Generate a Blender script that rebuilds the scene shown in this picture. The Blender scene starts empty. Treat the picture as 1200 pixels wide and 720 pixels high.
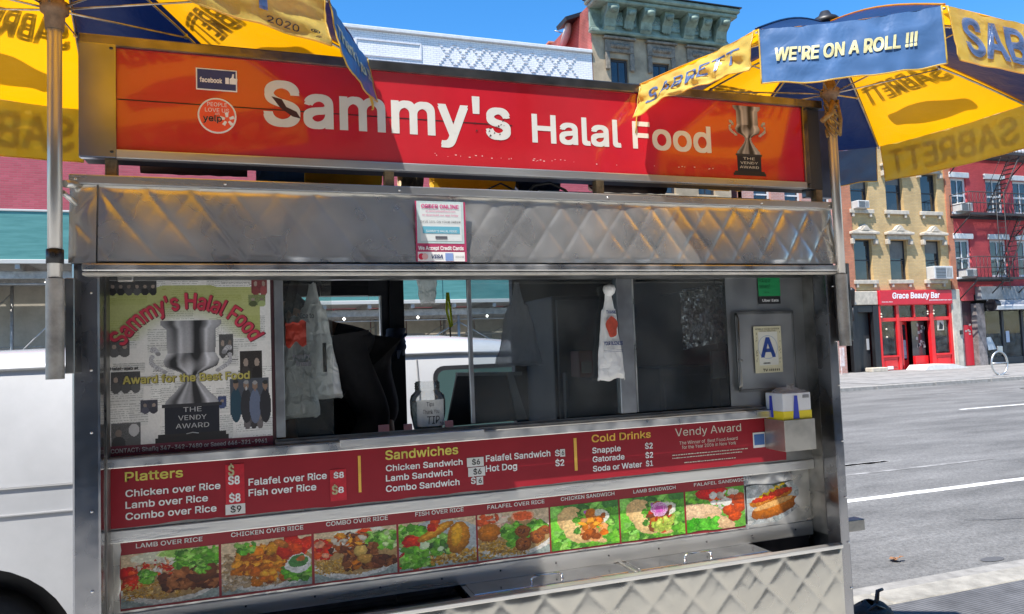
import bpy, bmesh, math, random
import numpy as np
from mathutils import Vector, Matrix, noise
random.seed(7)
S = bpy.context.scene
COL = S.collection
PI = math.pi
# ------------------------------------------------------------------ camera, sky, sun, exposure
EYE = 1.62
FPX = 863.66
YAW, PITCH, ROLL = math.radians(19.0285), math.radians(3.2332), math.radians(-2.1073)
fw = Vector((math.sin(YAW)*math.cos(PITCH), math.cos(YAW)*math.cos(PITCH), math.sin(PITCH)))
r0 = Vector((math.cos(YAW), -math.sin(YAW), 0)); u0 = r0.cross(fw)
rt = r0*math.cos(ROLL)+u0*math.sin(ROLL); up = -r0*math.sin(ROLL)+u0*math.cos(ROLL)
cam = bpy.data.cameras.new('camera'); camo = bpy.data.objects.new('camera', cam); COL.objects.link(camo)
cam.sensor_width = 36.0; cam.lens = FPX/1200*36; cam.clip_start = .05; cam.clip_end = 3000
camo.matrix_world = Matrix(((rt.x, up.x, -fw.x, 0), (rt.y, up.y, -fw.y, 0), (rt.z, up.z, -fw.z, EYE), (0, 0, 0, 1)))
S.camera = camo
SUNV = Vector((-1.55, -1.0, 3.7)).normalized()        # towards the sun
W = bpy.data.worlds.new("World"); S.world = W; W.use_nodes = True
nt = W.node_tree; sky = nt.nodes.new('ShaderNodeTexSky'); sky.sky_type = 'NISHITA'; sky.sun_disc = False
sky.sun_elevation = math.asin(SUNV.z); sky.sun_rotation = math.atan2(SUNV.x, SUNV.y)
sky.air_density = 1.0; sky.dust_density = .1; sky.ozone_density = 3.5
hs = nt.nodes.new('ShaderNodeHueSaturation'); hs.inputs['Saturation'].default_value = 1.32; hs.inputs['Value'].default_value = 1.12
nt.links.new(sky.outputs[0], hs.inputs['Color']); nt.links.new(hs.outputs[0], nt.nodes['Background'].inputs[0]); nt.nodes['Background'].inputs[1].default_value = .125
sun = bpy.data.lights.new('sun', 'SUN'); sun.energy = 5.0; sun.angle = math.radians(.5); sun.color = (1, .95, .88)
so = bpy.data.objects.new('sun', sun); COL.objects.link(so); so.rotation_euler = (-SUNV).to_track_quat('-Z', 'Y').to_euler()
S.view_settings.view_transform = 'Standard'; S.view_settings.look = 'None'; S.view_settings.exposure = .92
S.view_settings.gamma = 1
S.cycles.max_bounces = 8; S.cycles.transparent_max_bounces = 16
S.cycles.caustics_reflective = False

def at(x, y, Y):
    "where the ray through photo pixel (x, y) meets the plane at distance Y"
    d = rt*((x-600)/FPX)-up*((y-360)/FPX)+fw
    return Vector((0, 0, EYE))+d*(Y/d.y)

# ------------------------------------------------------------------ materials
MATS = {}
def lin(c):
    return tuple((v/12.92 if v <= .04045 else ((v+.055)/1.055)**2.4) for v in c)
def mat(name, col, rough=.6, metal=0, var=0., vscale=8, bump=0., bscale=60, spec=.5, stretch=None, col2=None, rvar=0., coat=0., lo=.35, hi=.65):
    if name in MATS: return MATS[name]
    m = bpy.data.materials.new(name); m.use_nodes = True; MATS[name] = m
    n = m.node_tree.nodes; L = m.node_tree.links; b = n['Principled BSDF']
    b.inputs['Base Color'].default_value = (*col, 1); b.inputs['Roughness'].default_value = rough
    b.inputs['Metallic'].default_value = metal; b.inputs['Specular IOR Level'].default_value = spec
    b.inputs['Coat Weight'].default_value = coat; b.inputs['Coat Roughness'].default_value = .04
    tc = n.new('ShaderNodeTexCoord'); mp = n.new('ShaderNodeMapping'); L.new(tc.outputs['Object'], mp.inputs[0])
    if stretch: mp.inputs['Scale'].default_value = stretch
    if var or col2 or rvar:
        t = n.new('ShaderNodeTexNoise'); t.inputs['Scale'].default_value = vscale; t.inputs['Detail'].default_value = 2.5 if metal > .5 else 8; t.inputs['Roughness'].default_value = .65
        L.new(mp.outputs[0], t.inputs[0])
        cr = n.new('ShaderNodeValToRGB'); L.new(t.outputs[0], cr.inputs[0])
        c2 = col2 if col2 else tuple(v*(1-var) for v in col)
        c1 = col if col2 else tuple(min(1, v*(1+var*.6)) for v in col)
        cr.color_ramp.elements[0].position = lo; cr.color_ramp.elements[1].position = hi
        cr.color_ramp.elements[0].color = (*c2, 1); cr.color_ramp.elements[1].color = (*c1, 1)
        L.new(cr.outputs[0], b.inputs['Base Color'])
        if rvar:
            mr = n.new('ShaderNodeMapRange'); L.new(t.outputs[0], mr.inputs[0])
            mr.inputs[1].default_value = .3; mr.inputs[2].default_value = .7
            mr.inputs[3].default_value = max(.02, rough-rvar); mr.inputs[4].default_value = rough+rvar
            L.new(mr.outputs[0], b.inputs['Roughness'])
    if bump:
        t2 = n.new('ShaderNodeTexNoise'); t2.inputs['Scale'].default_value = bscale; t2.inputs['Detail'].default_value = 2 if metal > .5 else 5
        L.new(mp.outputs[0], t2.inputs[0])
        bp = n.new('ShaderNodeBump'); bp.inputs['Strength'].default_value = bump; bp.inputs['Distance'].default_value = .01
        L.new(t2.outputs[0], bp.inputs['Height']); L.new(bp.outputs[0], b.inputs['Normal'])
    return m
def brick_mat(name, c1, c2, mortar, bw=.21, bh=.07, var=.3, axis='X', rough=.85):
    if name in MATS: return MATS[name]
    m = bpy.data.materials.new(name); m.use_nodes = True; MATS[name] = m
    n = m.node_tree.nodes; L = m.node_tree.links; b = n['Principled BSDF']; b.inputs['Roughness'].default_value = rough
    tc = n.new('ShaderNodeTexCoord'); sp = n.new('ShaderNodeSeparateXYZ'); cb = n.new('ShaderNodeCombineXYZ')
    L.new(tc.outputs['Object'], sp.inputs[0]); L.new(sp.outputs[axis], cb.inputs[0]); L.new(sp.outputs['Z'], cb.inputs[1])
    br = n.new('ShaderNodeTexBrick'); L.new(cb.outputs[0], br.inputs[0]); br.inputs['Scale'].default_value = 1
    br.inputs['Brick Width'].default_value = bw; br.inputs['Row Height'].default_value = bh; br.inputs['Mortar Size'].default_value = .008
    br.inputs['Color1'].default_value = (*c1, 1); br.inputs['Color2'].default_value = (*c2, 1); br.inputs['Mortar'].default_value = (*mortar, 1)
    t = n.new('ShaderNodeTexNoise'); t.inputs['Scale'].default_value = 1.3; t.inputs['Detail'].default_value = 9; L.new(tc.outputs['Object'], t.inputs[0])
    mr = n.new('ShaderNodeMapRange'); L.new(t.outputs[0], mr.inputs[0]); mr.inputs[1].default_value = .3; mr.inputs[2].default_value = .7
    mr.inputs[3].default_value = 1-var; mr.inputs[4].default_value = 1+var*.4
    mx = n.new('ShaderNodeMix'); mx.data_type = 'RGBA'; mx.blend_type = 'MULTIPLY'; mx.inputs[0].default_value = 1
    L.new(br.outputs[0], mx.inputs[6]); L.new(mr.outputs[0], mx.inputs[7]); L.new(mx.outputs[2], b.inputs['Base Color'])
    bp = n.new('ShaderNodeBump'); bp.inputs['Strength'].default_value = .6; bp.inputs['Distance'].default_value = .01; bp.invert = True
    L.new(br.outputs[1], bp.inputs['Height']); L.new(bp.outputs[0], b.inputs['Normal'])
    return m
def cloth_mat(name, col, trans=.45, rough=.45, tcol=None, bump=.5, bscale=14, spec=.4):
    "thin coated cloth that lets some sunlight through"
    if name in MATS: return MATS[name]
    m = bpy.data.materials.new(name); m.use_nodes = True; MATS[name] = m
    n = m.node_tree.nodes; L = m.node_tree.links; b = n['Principled BSDF']
    b.inputs['Roughness'].default_value = rough; b.inputs['Specular IOR Level'].default_value = spec
    tc = n.new('ShaderNodeTexCoord'); t = n.new('ShaderNodeTexNoise'); t.inputs['Scale'].default_value = 5; t.inputs['Detail'].default_value = 8
    L.new(tc.outputs['Object'], t.inputs[0])
    cr = n.new('ShaderNodeValToRGB'); cr.color_ramp.elements[0].position = .32; cr.color_ramp.elements[1].position = .6
    cr.color_ramp.elements[0].color = (*[v*.78 for v in col], 1); cr.color_ramp.elements[1].color = (*col, 1); L.new(t.outputs[0], cr.inputs[0])
    L.new(cr.outputs[0], b.inputs['Base Color'])
    tr = n.new('ShaderNodeBsdfTranslucent'); tr.inputs[0].default_value = (*(tcol or col), 1)
    t2 = n.new('ShaderNodeTexNoise'); t2.inputs['Scale'].default_value = bscale; t2.inputs['Detail'].default_value = 3; t2.inputs['Distortion'].default_value = .8
    L.new(tc.outputs['Object'], t2.inputs[0])
    bp = n.new('ShaderNodeBump'); bp.inputs['Strength'].default_value = bump; bp.inputs['Distance'].default_value = .02
    L.new(t2.outputs[0], bp.inputs['Height']); L.new(bp.outputs[0], b.inputs['Normal'])
    mx = n.new('ShaderNodeMixShader'); mx.inputs[0].default_value = trans
    L.new(b.outputs[0], mx.inputs[1]); L.new(tr.outputs[0], mx.inputs[2]); L.new(mx.outputs[0], n['Material Output'].inputs[0])
    return m
def film_mat(name, col, clear=.5, rough=.25, trans=.5, bump=.6, bscale=25):
    "plastic film: part clear, part white"
    if name in MATS: return MATS[name]
    m = cloth_mat(name, col, trans, rough, bump=bump, bscale=bscale, spec=.8); n = m.node_tree.nodes; L = m.node_tree.links
    tp = n.new('ShaderNodeBsdfTransparent'); mx = n.new('ShaderNodeMixShader'); mx.inputs[0].default_value = clear
    src = n['Material Output'].inputs[0].links[0].from_socket
    L.new(src, mx.inputs[1]); L.new(tp.outputs[0], mx.inputs[2]); L.new(mx.outputs[0], n['Material Output'].inputs[0])
    return m
def glass_mat(name, tint=(.9, .95, .93), dirt=.04, rough=.02, fres=1.5):
    if name in MATS: return MATS[name]
    m = bpy.data.materials.new(name); m.use_nodes = True; MATS[name] = m
    n = m.node_tree.nodes; L = m.node_tree.links; b = n['Principled BSDF']; b.inputs['Base Color'].default_value = (.6, .62, .6, 1); b.inputs['Roughness'].default_value = .8
    tp = n.new('ShaderNodeBsdfTransparent'); tp.inputs[0].default_value = (*tint, 1)
    gl = n.new('ShaderNodeBsdfGlossy'); gl.inputs['Roughness'].default_value = rough
    fr = n.new('ShaderNodeFresnel'); fr.inputs[0].default_value = fres
    a = n.new('ShaderNodeMixShader'); L.new(fr.outputs[0], a.inputs[0]); L.new(tp.outputs[0], a.inputs[1]); L.new(gl.outputs[0], a.inputs[2])
    tc = n.new('ShaderNodeTexCoord'); t = n.new('ShaderNodeTexNoise'); t.inputs['Scale'].default_value = 3.5; t.inputs['Detail'].default_value = 10; L.new(tc.outputs['Object'], t.inputs[0])
    mr = n.new('ShaderNodeMapRange'); L.new(t.outputs[0], mr.inputs[0]); mr.inputs[1].default_value = .4; mr.inputs[2].default_value = .75; mr.inputs[3].default_value = dirt*.4; mr.inputs[4].default_value = dirt*2.2
    c = n.new('ShaderNodeMixShader'); L.new(mr.outputs[0], c.inputs[0]); L.new(a.outputs[0], c.inputs[1]); L.new(b.outputs[0], c.inputs[2])
    L.new(c.outputs[0], n['Material Output'].inputs[0])
    return m
def print_mat(name='printed_picture', rough=.5, coat=.0, mul=1.):
    if name in MATS: return MATS[name]
    m = bpy.data.materials.new(name); m.use_nodes = True; MATS[name] = m
    n = m.node_tree.nodes; b = n['Principled BSDF']; b.inputs['Roughness'].default_value = rough; b.inputs['Coat Weight'].default_value = coat
    a = n.new('ShaderNodeAttribute'); a.attribute_name = 'ink'; m.node_tree.links.new(a.outputs[0], b.inputs['Base Color'])
    return m

# ------------------------------------------------------------------ mesh helpers
SMALL = {'rivets', 'screws', 'paint_chips', 'lettering_damage', 'window_cards', 'door_stickers', 'globe_lamps', 'grille', 'vent', 'small_print', 'cheek_ribs', 'window_plants', 'printed_line', 'frieze_scroll', 'bulbs', 'deck_boards', 'eyes', 'panel_border'}
def link(o, parent=None):
    COL.objects.link(o)
    if parent is not None: o.parent = parent
    return o
class MB:
    def __init__(s): s.v = []; s.f = []; s.sm = []
    def add(s, vs, fs, smooth=False):
        k = len(s.v); s.v += [tuple(v) for v in vs]; s.f += [tuple(i+k for i in f) for f in fs]; s.sm += [smooth]*len(fs); return s
    def box(s, x0, x1, y0, y1, z0, z1):
        return s.add([(x0, y0, z0), (x1, y0, z0), (x1, y1, z0), (x0, y1, z0), (x0, y0, z1), (x1, y0, z1), (x1, y1, z1), (x0, y1, z1)],
                     [(0, 3, 2, 1), (4, 5, 6, 7), (0, 1, 5, 4), (1, 2, 6, 5), (2, 3, 7, 6), (3, 0, 4, 7)])
    def bevbox(s, x0, x1, y0, y1, z0, z1, b=.004, seg=2):
        bm = bmesh.new(); bmesh.ops.create_cube(bm, size=1)
        for v in bm.verts: v.co = Vector(((x0+x1)/2+v.co.x*(x1-x0), (y0+y1)/2+v.co.y*(y1-y0), (z0+z1)/2+v.co.z*(z1-z0)))
        bmesh.ops.bevel(bm, geom=bm.edges[:], offset=b, segments=seg, affect='EDGES', profile=.6)
        bm.verts.index_update(); s.add([v.co for v in bm.verts], [[v.index for v in f.verts] for f in bm.faces]); bm.free(); return s
    def tube(s, pts, r, n=10, cap=True, smooth=True):
        pts = [Vector(p) for p in pts]; rs = r if isinstance(r, (list, tuple)) else [r]*len(pts)
        vs = []; ref = None
        for i, p in enumerate(pts):
            d = (pts[min(i+1, len(pts)-1)]-pts[max(i-1, 0)])
            d = d.normalized() if d.length > 1e-9 else Vector((0, 0, 1))
            if ref is None: ref = Vector((0, 0, 1)) if abs(d.z) < .9 else Vector((1, 0, 0))
            a = d.cross(ref); a = a.normalized() if a.length > 1e-6 else d.orthogonal().normalized(); b2 = d.cross(a).normalized()
            for k in range(n):
                t = 2*PI*k/n; vs.append(p+a*(math.cos(t)*rs[i])+b2*(math.sin(t)*rs[i]))
        fs = [(i*n+k, i*n+(k+1) % n, (i+1)*n+(k+1) % n, (i+1)*n+k) for i in range(len(pts)-1) for k in range(n)]
        s.add(vs, fs, smooth)
        if cap: s.add(vs[:n], [tuple(range(n))]); s.add(vs[-n:], [tuple(range(n-1, -1, -1))])
        return s
    def lathe(s, c, prof, n=20, smooth=True):
        c = Vector(c); vs = [c+Vector((math.cos(2*PI*k/n)*r, math.sin(2*PI*k/n)*r, z)) for r, z in prof for k in range(n)]
        return s.add(vs, [(i*n+k, i*n+(k+1) % n, (i+1)*n+(k+1) % n, (i+1)*n+k) for i in range(len(prof)-1) for k in range(n)], smooth)
    def prism(s, poly, y0, y1, axis='y'):
        "poly in (x,z) pushed from y0 to y1; axis 'x': poly in (y,z); axis 'z': poly in (x,y)"
        f = {'y': lambda a, b, c: (a, c, b), 'x': lambda a, b, c: (c, a, b), 'z': lambda a, b, c: (a, b, c)}[axis]
        n = len(poly); vs = [f(a, b, y0) for a, b in poly]+[f(a, b, y1) for a, b in poly]
        return s.add(vs, [tuple(range(n)), tuple(range(2*n-1, n-1, -1))]+[(i, i+n, (i+1) % n+n, (i+1) % n) for i in range(n)])
    def grid(s, fn, nu, nv, smooth=True):
        vs = [fn(i/nu, j/nv) for j in range(nv+1) for i in range(nu+1)]
        return s.add(vs, [(j*(nu+1)+i, j*(nu+1)+i+1, (j+1)*(nu+1)+i+1, (j+1)*(nu+1)+i) for j in range(nv) for i in range(nu)], smooth)
    def mesh(s, name):
        me = bpy.data.meshes.new(name); me.from_pydata(s.v, [], s.f); me.polygons.foreach_set('use_smooth', s.sm); me.update(); return me
    def build(s, name, m, parent=None, fix=True, **kw):
        me = s.mesh(name)
        if fix:
            bm = bmesh.new(); bm.from_mesh(me); bmesh.ops.remove_doubles(bm, verts=bm.verts, dist=1e-6); bmesh.ops.recalc_face_normals(bm, faces=bm.faces); bm.to_mesh(me); bm.free()
        me.materials.append(m); o = bpy.data.objects.new(name, me); link(o, parent)
        if name in SMALL: o['kind'] = 'stuff'
        return tag(o, **kw)
def tag(o, label=None, cat=None, group=None, kind=None):
    if label: o['label'] = label
    if cat: o['category'] = cat
    if group: o['group'] = group
    if kind: o['kind'] = kind
    return o
def empty(name, loc=(0, 0, 0), label=None, cat=None, group=None, rz=0):
    o = bpy.data.objects.new(name, None); o.location = loc; o.rotation_euler.z = rz; o.empty_display_size = .1; link(o); return tag(o, label, cat, group)
def kids(o): return [c for c in bpy.data.objects if c.parent == o]
def copy_tree(o, parent=None):
    c = o.copy(); link(c, parent)
    for ch in kids(o): copy_tree(ch, c)
    return c
def rel(o, root):
    "children were built in world space: shift them under a root that stands elsewhere"
    for c in kids(root): c.location = c.location-root.location

# ------------------------------------------------------------------ lettering
_txt = {}
FONT = None
try:                                                  # the sans face that ships inside Blender; falls back to its built-in one
    import os
    FONT = bpy.data.fonts.load(os.path.join(bpy.utils.resource_path('LOCAL'), 'datafiles', 'fonts', 'Inter.woff2'))
except Exception: FONT = None
def text_mesh(s, bold=.0, shear=0, res=3, space=1.):
    bold = 0; key = (s, bold, shear, res, space)
    if key in _txt: return _txt[key]
    cu = bpy.data.curves.new('t', 'FONT'); cu.body = s
    if FONT: cu.font = FONT
    cu.size = 1; cu.offset = bold; cu.shear = shear; cu.resolution_u = res; cu.fill_mode = 'FRONT'; cu.space_character = space
    o = bpy.data.objects.new('t', cu); COL.objects.link(o)
    dg = bpy.context.evaluated_depsgraph_get(); me = bpy.data.meshes.new_from_object(o.evaluated_get(dg))
    vs = np.array([v.co[:2] for v in me.vertices]) if len(me.vertices) else np.zeros((1, 2)); fs = [tuple(p.vertices) for p in me.polygons]
    bpy.data.objects.remove(o); bpy.data.curves.remove(cu); bpy.data.meshes.remove(me)
    _txt[key] = (vs, fs); return vs, fs
CAP = None
def strikes(e): return [(-e, -e), (e, e), (-e, e), (e, -e)]
def cap():
    global CAP
    if CAP is None: CAP = text_mesh('H')[0][:, 1].max()
    return CAP
def sub_if_big(vs, fs, L):
    "cut long faces so that lettering can follow a curve"
    bm = bmesh.new(); bv = [bm.verts.new((x, y, 0)) for x, y in vs]
    for f in fs:
        try: bm.faces.new([bv[i] for i in f])
        except ValueError: pass
    bmesh.ops.triangulate(bm, faces=bm.faces)
    for _ in range(4):
        e = [e for e in bm.edges if e.calc_length() > L]
        if not e: break
        bmesh.ops.subdivide_edges(bm, edges=e, cuts=1); bmesh.ops.triangulate(bm, faces=bm.faces)
    bm.verts.index_update()
    r = np.array([v.co[:2] for v in bm.verts]), [tuple(v.index for v in f.verts) for f in bm.faces]; bm.free(); return r
def letters(mb, s, x0, x1, zb, zc, Y, bold=.0, thick=.0, shear=0, space=1., res=3, slope=0.):
    "string s on the plane Y, from x0 to x1, baseline zb, cap top zc"
    vs, fs = text_mesh(s, 0, shear, res, space); a, b = vs[:, 0].min(), vs[:, 0].max(); e = max(0, min(bold, .017))*(zc-zb)*2.2
    X = x0+e+(vs[:, 0]-a)/(b-a)*(x1-x0-2*e); Z = zb+e+vs[:, 1]/cap()*(zc-zb-2*e)
    for k, (dx, dz) in enumerate(((-e, -e), (e, e), (-e, e), (e, -e)) if e > 0 else ((0, 0),)):    # struck four times, each a hair further out: a bold face
        mb.add([(x+dx, Y-k*.00008, z+dz) for x, z in zip(X, Z)], fs)
    return mb
def pletters(mb, s, pl, pt, pr, Y, **k):
    "the same, placed by photo pixels: pl baseline left, pt cap top left, pr baseline right"
    a, t, r = at(*pl, Y), at(*pt, Y), at(*pr, Y)
    return letters(mb, s, a.x, r.x, a.z, t.z, Y, slope=0, **k)

# ------------------------------------------------------------------ printed pictures as coloured grids
class Pic:
    def __init__(s, w, h, bg=(.8, .8, .8)):
        s.a = np.ones((h, w, 3))*np.array(bg); s.w, s.h = w, h; s.yy, s.xx = np.mgrid[0:h, 0:w]; s.rs = np.random.RandomState(w*7+h)
    def rect(s, x0, y0, x1, y1, c, n=0.):
        x0, x1, y0, y1 = [int(round(v)) for v in (x0*s.w, x1*s.w, y0*s.h, y1*s.h)]
        s.a[max(y0, 0):y1, max(x0, 0):x1] = c
        if n: s.a[max(y0, 0):y1, max(x0, 0):x1] *= 1-n+n*2*s.rs.rand(*s.a[max(y0, 0):y1, max(x0, 0):x1].shape[:2], 1)
    def ell(s, cx, cy, rx, ry, c, rot=0, edge=None, shade=0.):
        dx = (s.xx-cx*s.w)/s.w; dy = (s.yy-cy*s.h)/s.h*(s.h/s.w); ry = ry*(s.h/s.w)
        X = dx*math.cos(rot)+dy*math.sin(rot); Y = -dx*math.sin(rot)+dy*math.cos(rot)
        d = (X/rx)**2+(Y/ry)**2; m = d < 1
        col = np.array(c)*np.ones((s.h, s.w, 3))
        if shade: col = col*(1-shade*np.clip(d, 0, 1)[..., None])*(1-shade*.5*np.clip(Y/ry, -1, 1)[..., None])
        s.a[m] = col[m]
        if edge is not None:
            e = m & (d > .72); s.a[e] = edge
    def noise(s, k=.1, blur=0):
        n = s.rs.rand(s.h, s.w, 1)
        if blur: n = (n+np.roll(n, 1, 0)+np.roll(n, 1, 1)+np.roll(n, -1, 0)+np.roll(n, -1, 1))/5
        s.a *= 1-k+2*k*n
    def scatter(s, n, box, size, cols, asp=(.4, 1), sh=.35, shape=None):
        for i in range(n):
            cx = box[0]+s.rs.rand()*(box[2]-box[0]); cy = box[1]+s.rs.rand()*(box[3]-box[1])
            if shape and not shape(cx, cy): continue
            r = size*(.6+.8*s.rs.rand()); c = np.array(cols[s.rs.randint(len(cols))])*(.75+.5*s.rs.rand())
            s.ell(cx, cy, r, r*(asp[0]+(asp[1]-asp[0])*s.rs.rand())*s.w/s.h, c, s.rs.rand()*3.14, shade=sh)
    def poly(s, pts, c):
        m = np.zeros((s.h, s.w), bool); P = [(x*s.w, y*s.h) for x, y in pts]; j = len(P)-1
        for i in range(len(P)):
            xi, yi = P[i]; xj, yj = P[j]
            if yi != yj: m ^= ((s.yy < yi) != (s.yy < yj)) & (s.xx < (xj-xi)*(s.yy-yi)/(yj-yi)+xi)
            j = i
        s.a[m] = c; return m
    def smooth(s, n):
        g = s.rs.rand(n+1, int(n*s.w/s.h)+2); yi = np.linspace(0, n-.001, s.h); xi = np.linspace(0, g.shape[1]-1.001, s.w)
        y0, x0 = yi.astype(int), xi.astype(int); fy, fx_ = (yi-y0)[:, None], (xi-x0)[None]
        return (g[y0][:, x0]*(1-fy)+g[y0+1][:, x0]*fy)*(1-fx_)+(g[y0][:, x0+1]*(1-fy)+g[y0+1][:, x0+1]*fy)*fx_
    def organic(s, amp=3.0, gain=1.25):
        "ragged edges and fine grain, like a photographed plate of food"
        for n, a in ((14, amp), (34, amp*.8)):
            dy = ((s.smooth(n)-.5)*2*a).astype(int); dx = ((s.smooth(n)-.5)*2*a).astype(int)
            s.a = s.a[np.clip(s.yy+dy, 0, s.h-1), np.clip(s.xx+dx, 0, s.w-1)]
        t = .5*s.smooth(26)+.5*s.smooth(44); s.a = s.a*(.55+.95*t)[..., None]*gain; g = s.a.mean(2, keepdims=True); s.a = np.clip(g+(s.a-g)*1.22, .004, .9)
        w = (s.a.min(2) > .5); s.a[w] *= .88
        hi = (s.smooth(40) > .84) & (s.a.mean(2) > .08); s.a[hi] = s.a[hi]*1.3+.05
    def build(s, name, bl, br, tl, tr, parent=None, mask=None, m=None, **kw):
        "corners in space; row 0 of the picture is its top"
        h, w = s.h, s.w; U, V = np.meshgrid(np.linspace(0, 1, w+1), np.linspace(0, 1, h+1))
        bl, br, tl, tr = [np.array(v) for v in (bl, br, tl, tr)]
        Pn = (tl*(1-U[..., None])+tr*U[..., None])*(1-V[..., None])+(bl*(1-U[..., None])+br*U[..., None])*V[..., None]
        idx = np.arange((h+1)*(w+1)).reshape(h+1, w+1)
        q = np.stack([idx[1:, :-1], idx[1:, 1:], idx[:-1, 1:], idx[:-1, :-1]], -1).reshape(-1, 4); colr = s.a.reshape(-1, 3)
        if mask is not None: k = mask.reshape(-1); q = q[k]; colr = colr[k]
        me = bpy.data.meshes.new(name); me.from_pydata(Pn.reshape(-1, 3).tolist(), [], q.tolist())
        at_ = me.color_attributes.new('ink', 'FLOAT_COLOR', 'CORNER')
        c4 = np.ones((len(q), 4, 4)); c4[:, :, :3] = np.clip(colr, 0, 1)[:, None, :]
        at_.data.foreach_set('color', c4.reshape(-1)); me.update()
        if mask is not None:
            bm = bmesh.new(); bm.from_mesh(me); bmesh.ops.delete(bm, geom=[v for v in bm.verts if not v.link_faces], context='VERTS'); bm.to_mesh(me); bm.free()
        me.materials.append(m or print_mat()); o = bpy.data.objects.new(name, me); link(o, parent); return tag(o, **kw)

# ------------------------------------------------------------------ shared materials
STEEL = mat('brushed_steel', (.66, .65, .62), .34, .85, var=.10, vscale=4, rvar=.12, bump=.05, bscale=40, stretch=(.3, 1, 2))
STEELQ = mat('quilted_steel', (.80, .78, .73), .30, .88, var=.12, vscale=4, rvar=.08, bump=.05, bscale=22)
STEELD = mat('dull_steel', (.26, .26, .25), .42, 1, var=.2, vscale=6, rvar=.15, bump=.15, bscale=30)
POST = mat('post_steel', (.30, .30, .31), .26, .95, var=.15, vscale=5, rvar=.12, bump=.25, bscale=7)
ALU = mat('aluminium_trim', (.78, .76, .72), .34, 1, var=.2, vscale=9, rvar=.1)
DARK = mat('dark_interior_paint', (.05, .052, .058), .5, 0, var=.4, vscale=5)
BLACK = mat('black_plastic', (.015, .015, .017), .45, 0, var=.3, vscale=12)
WHITE = mat('white_print', (.85, .85, .83), .4, var=.06)
CREAM = mat('cream_print', (.70, .66, .55), .4, var=.12, vscale=14)
YELP = mat('yellow_print', (.72, .62, .12), .4, var=.15, vscale=20)
GOLDP = mat('orange_yellow_print', (.85, .50, .08), .4, var=.15, vscale=20)
INK = mat('black_print', (.02, .02, .022), .5)
NAVYP = mat('navy_print', (.02, .045, .16), .4)
# ================================================================== THE GROUND
FY = 26.0                                            # building line across the avenue
def sheet(name, x0, x1, y0, y1, z, m, n=1, kind='structure'):
    b = MB(); b.add([(x0, y0, z), (x1, y0, z), (x1, y1, z), (x0, y1, z)], [(0, 1, 2, 3)]); return b.build(name, m, kind=kind)
ground = mat('far_ground', (.12, .12, .115), .95, var=.3, vscale=.05)
ASPH = mat('asphalt', (.155, .153, .147), .85, var=.34, vscale=1.6, bump=.9, bscale=160, stretch=(.25, 1, 1))
def asphalt_detail(m):
    n = m.node_tree.nodes; L = m.node_tree.links; b = n['Principled BSDF']; src = b.inputs['Base Color'].links[0].from_socket
    tc = n.new('ShaderNodeTexCoord'); t = n.new('ShaderNodeTexNoise'); t.inputs['Scale'].default_value = 38; t.inputs['Detail'].default_value = 6; t.inputs['Roughness'].default_value = .8; L.new(tc.outputs['Object'], t.inputs[0])
    mr = n.new('ShaderNodeMapRange'); L.new(t.outputs[0], mr.inputs[0]); mr.inputs[1].default_value = .3; mr.inputs[2].default_value = .7; mr.inputs[3].default_value = .45; mr.inputs[4].default_value = 1.6
    mx = n.new('ShaderNodeMix'); mx.data_type = 'RGBA'; mx.blend_type = 'MULTIPLY'; mx.inputs[0].default_value = 1
    L.new(src, mx.inputs[6]); L.new(mr.outputs[0], mx.inputs[7]); L.new(mx.outputs[2], b.inputs['Base Color'])
asphalt_detail(ASPH)
sheet('ground', -600, 600, -300, 900, -.135, ground)
sheet('road', -120, 120, 3.78, 18.72, -.12, ASPH)
CONC = mat('pale_concrete', (.34, .33, .30), .8, var=.22, vscale=3, bump=.3, bscale=90)
# near pavement: dark ribbed paving, granite kerb; the kerb is a real step
def ribbed():
    m = mat('ribbed_paving', (.085, .086, .09), .8, var=.35, vscale=5, bump=.2, bscale=60)
    n = m.node_tree.nodes; L = m.node_tree.links; b = n['Principled BSDF']; src = b.inputs['Base Color'].links[0].from_socket
    tc = n.new('ShaderNodeTexCoord'); mp = n.new('ShaderNodeMapping'); L.new(tc.outputs['Object'], mp.inputs[0]); mp.inputs['Rotation'].default_value = (0, 0, math.radians(-4))
    w = n.new('ShaderNodeTexWave'); w.bands_direction = 'Y'; w.inputs['Scale'].default_value = 14; w.inputs['Distortion'].default_value = .6; w.inputs['Detail'].default_value = 2; w.inputs['Detail Scale'].default_value = 3
    L.new(mp.outputs[0], w.inputs[0])
    cr = n.new('ShaderNodeValToRGB'); cr.color_ramp.elements[0].position = .25; cr.color_ramp.elements[1].position = .6; cr.color_ramp.elements[0].color = (.7, .7, .7, 1); cr.color_ramp.elements[1].color = (1.35, 1.35, 1.35, 1)
    L.new(w.outputs[0], cr.inputs[0]); mx = n.new('ShaderNodeMix'); mx.data_type = 'RGBA'; mx.blend_type = 'MULTIPLY'; mx.inputs[0].default_value = 1
    L.new(src, mx.inputs[6]); L.new(cr.outputs[0], mx.inputs[7]); L.new(mx.outputs[2], b.inputs['Base Color']); return m
b = MB(); b.box(-60, 60, 2.3, 3.56, -.2, 0); b.build('pavement', ribbed(), kind='structure')
kerbm = mat('granite_kerb', (.29, .275, .24), .8, var=.3, vscale=6, bump=.4, bscale=120)
kerb = bpy.data.objects.new('near_kerb', None); link(kerb); tag(kerb, kind='structure')
kb = MB(); kb.bevbox(-.895, .895, 3.563, 3.775, -.2, .006, .012, 1); kme = None
for i in range(9):
    if kme is None:
        o = kb.build('kerb_stone', kerbm, kerb); kme = o.data
    else:
        o = bpy.data.objects.new('kerb_stone', kme); link(o, kerb)
    o.location = (-5.4+i*1.8+.9, random.uniform(-.004, .004), random.uniform(-.003, .003))
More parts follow.
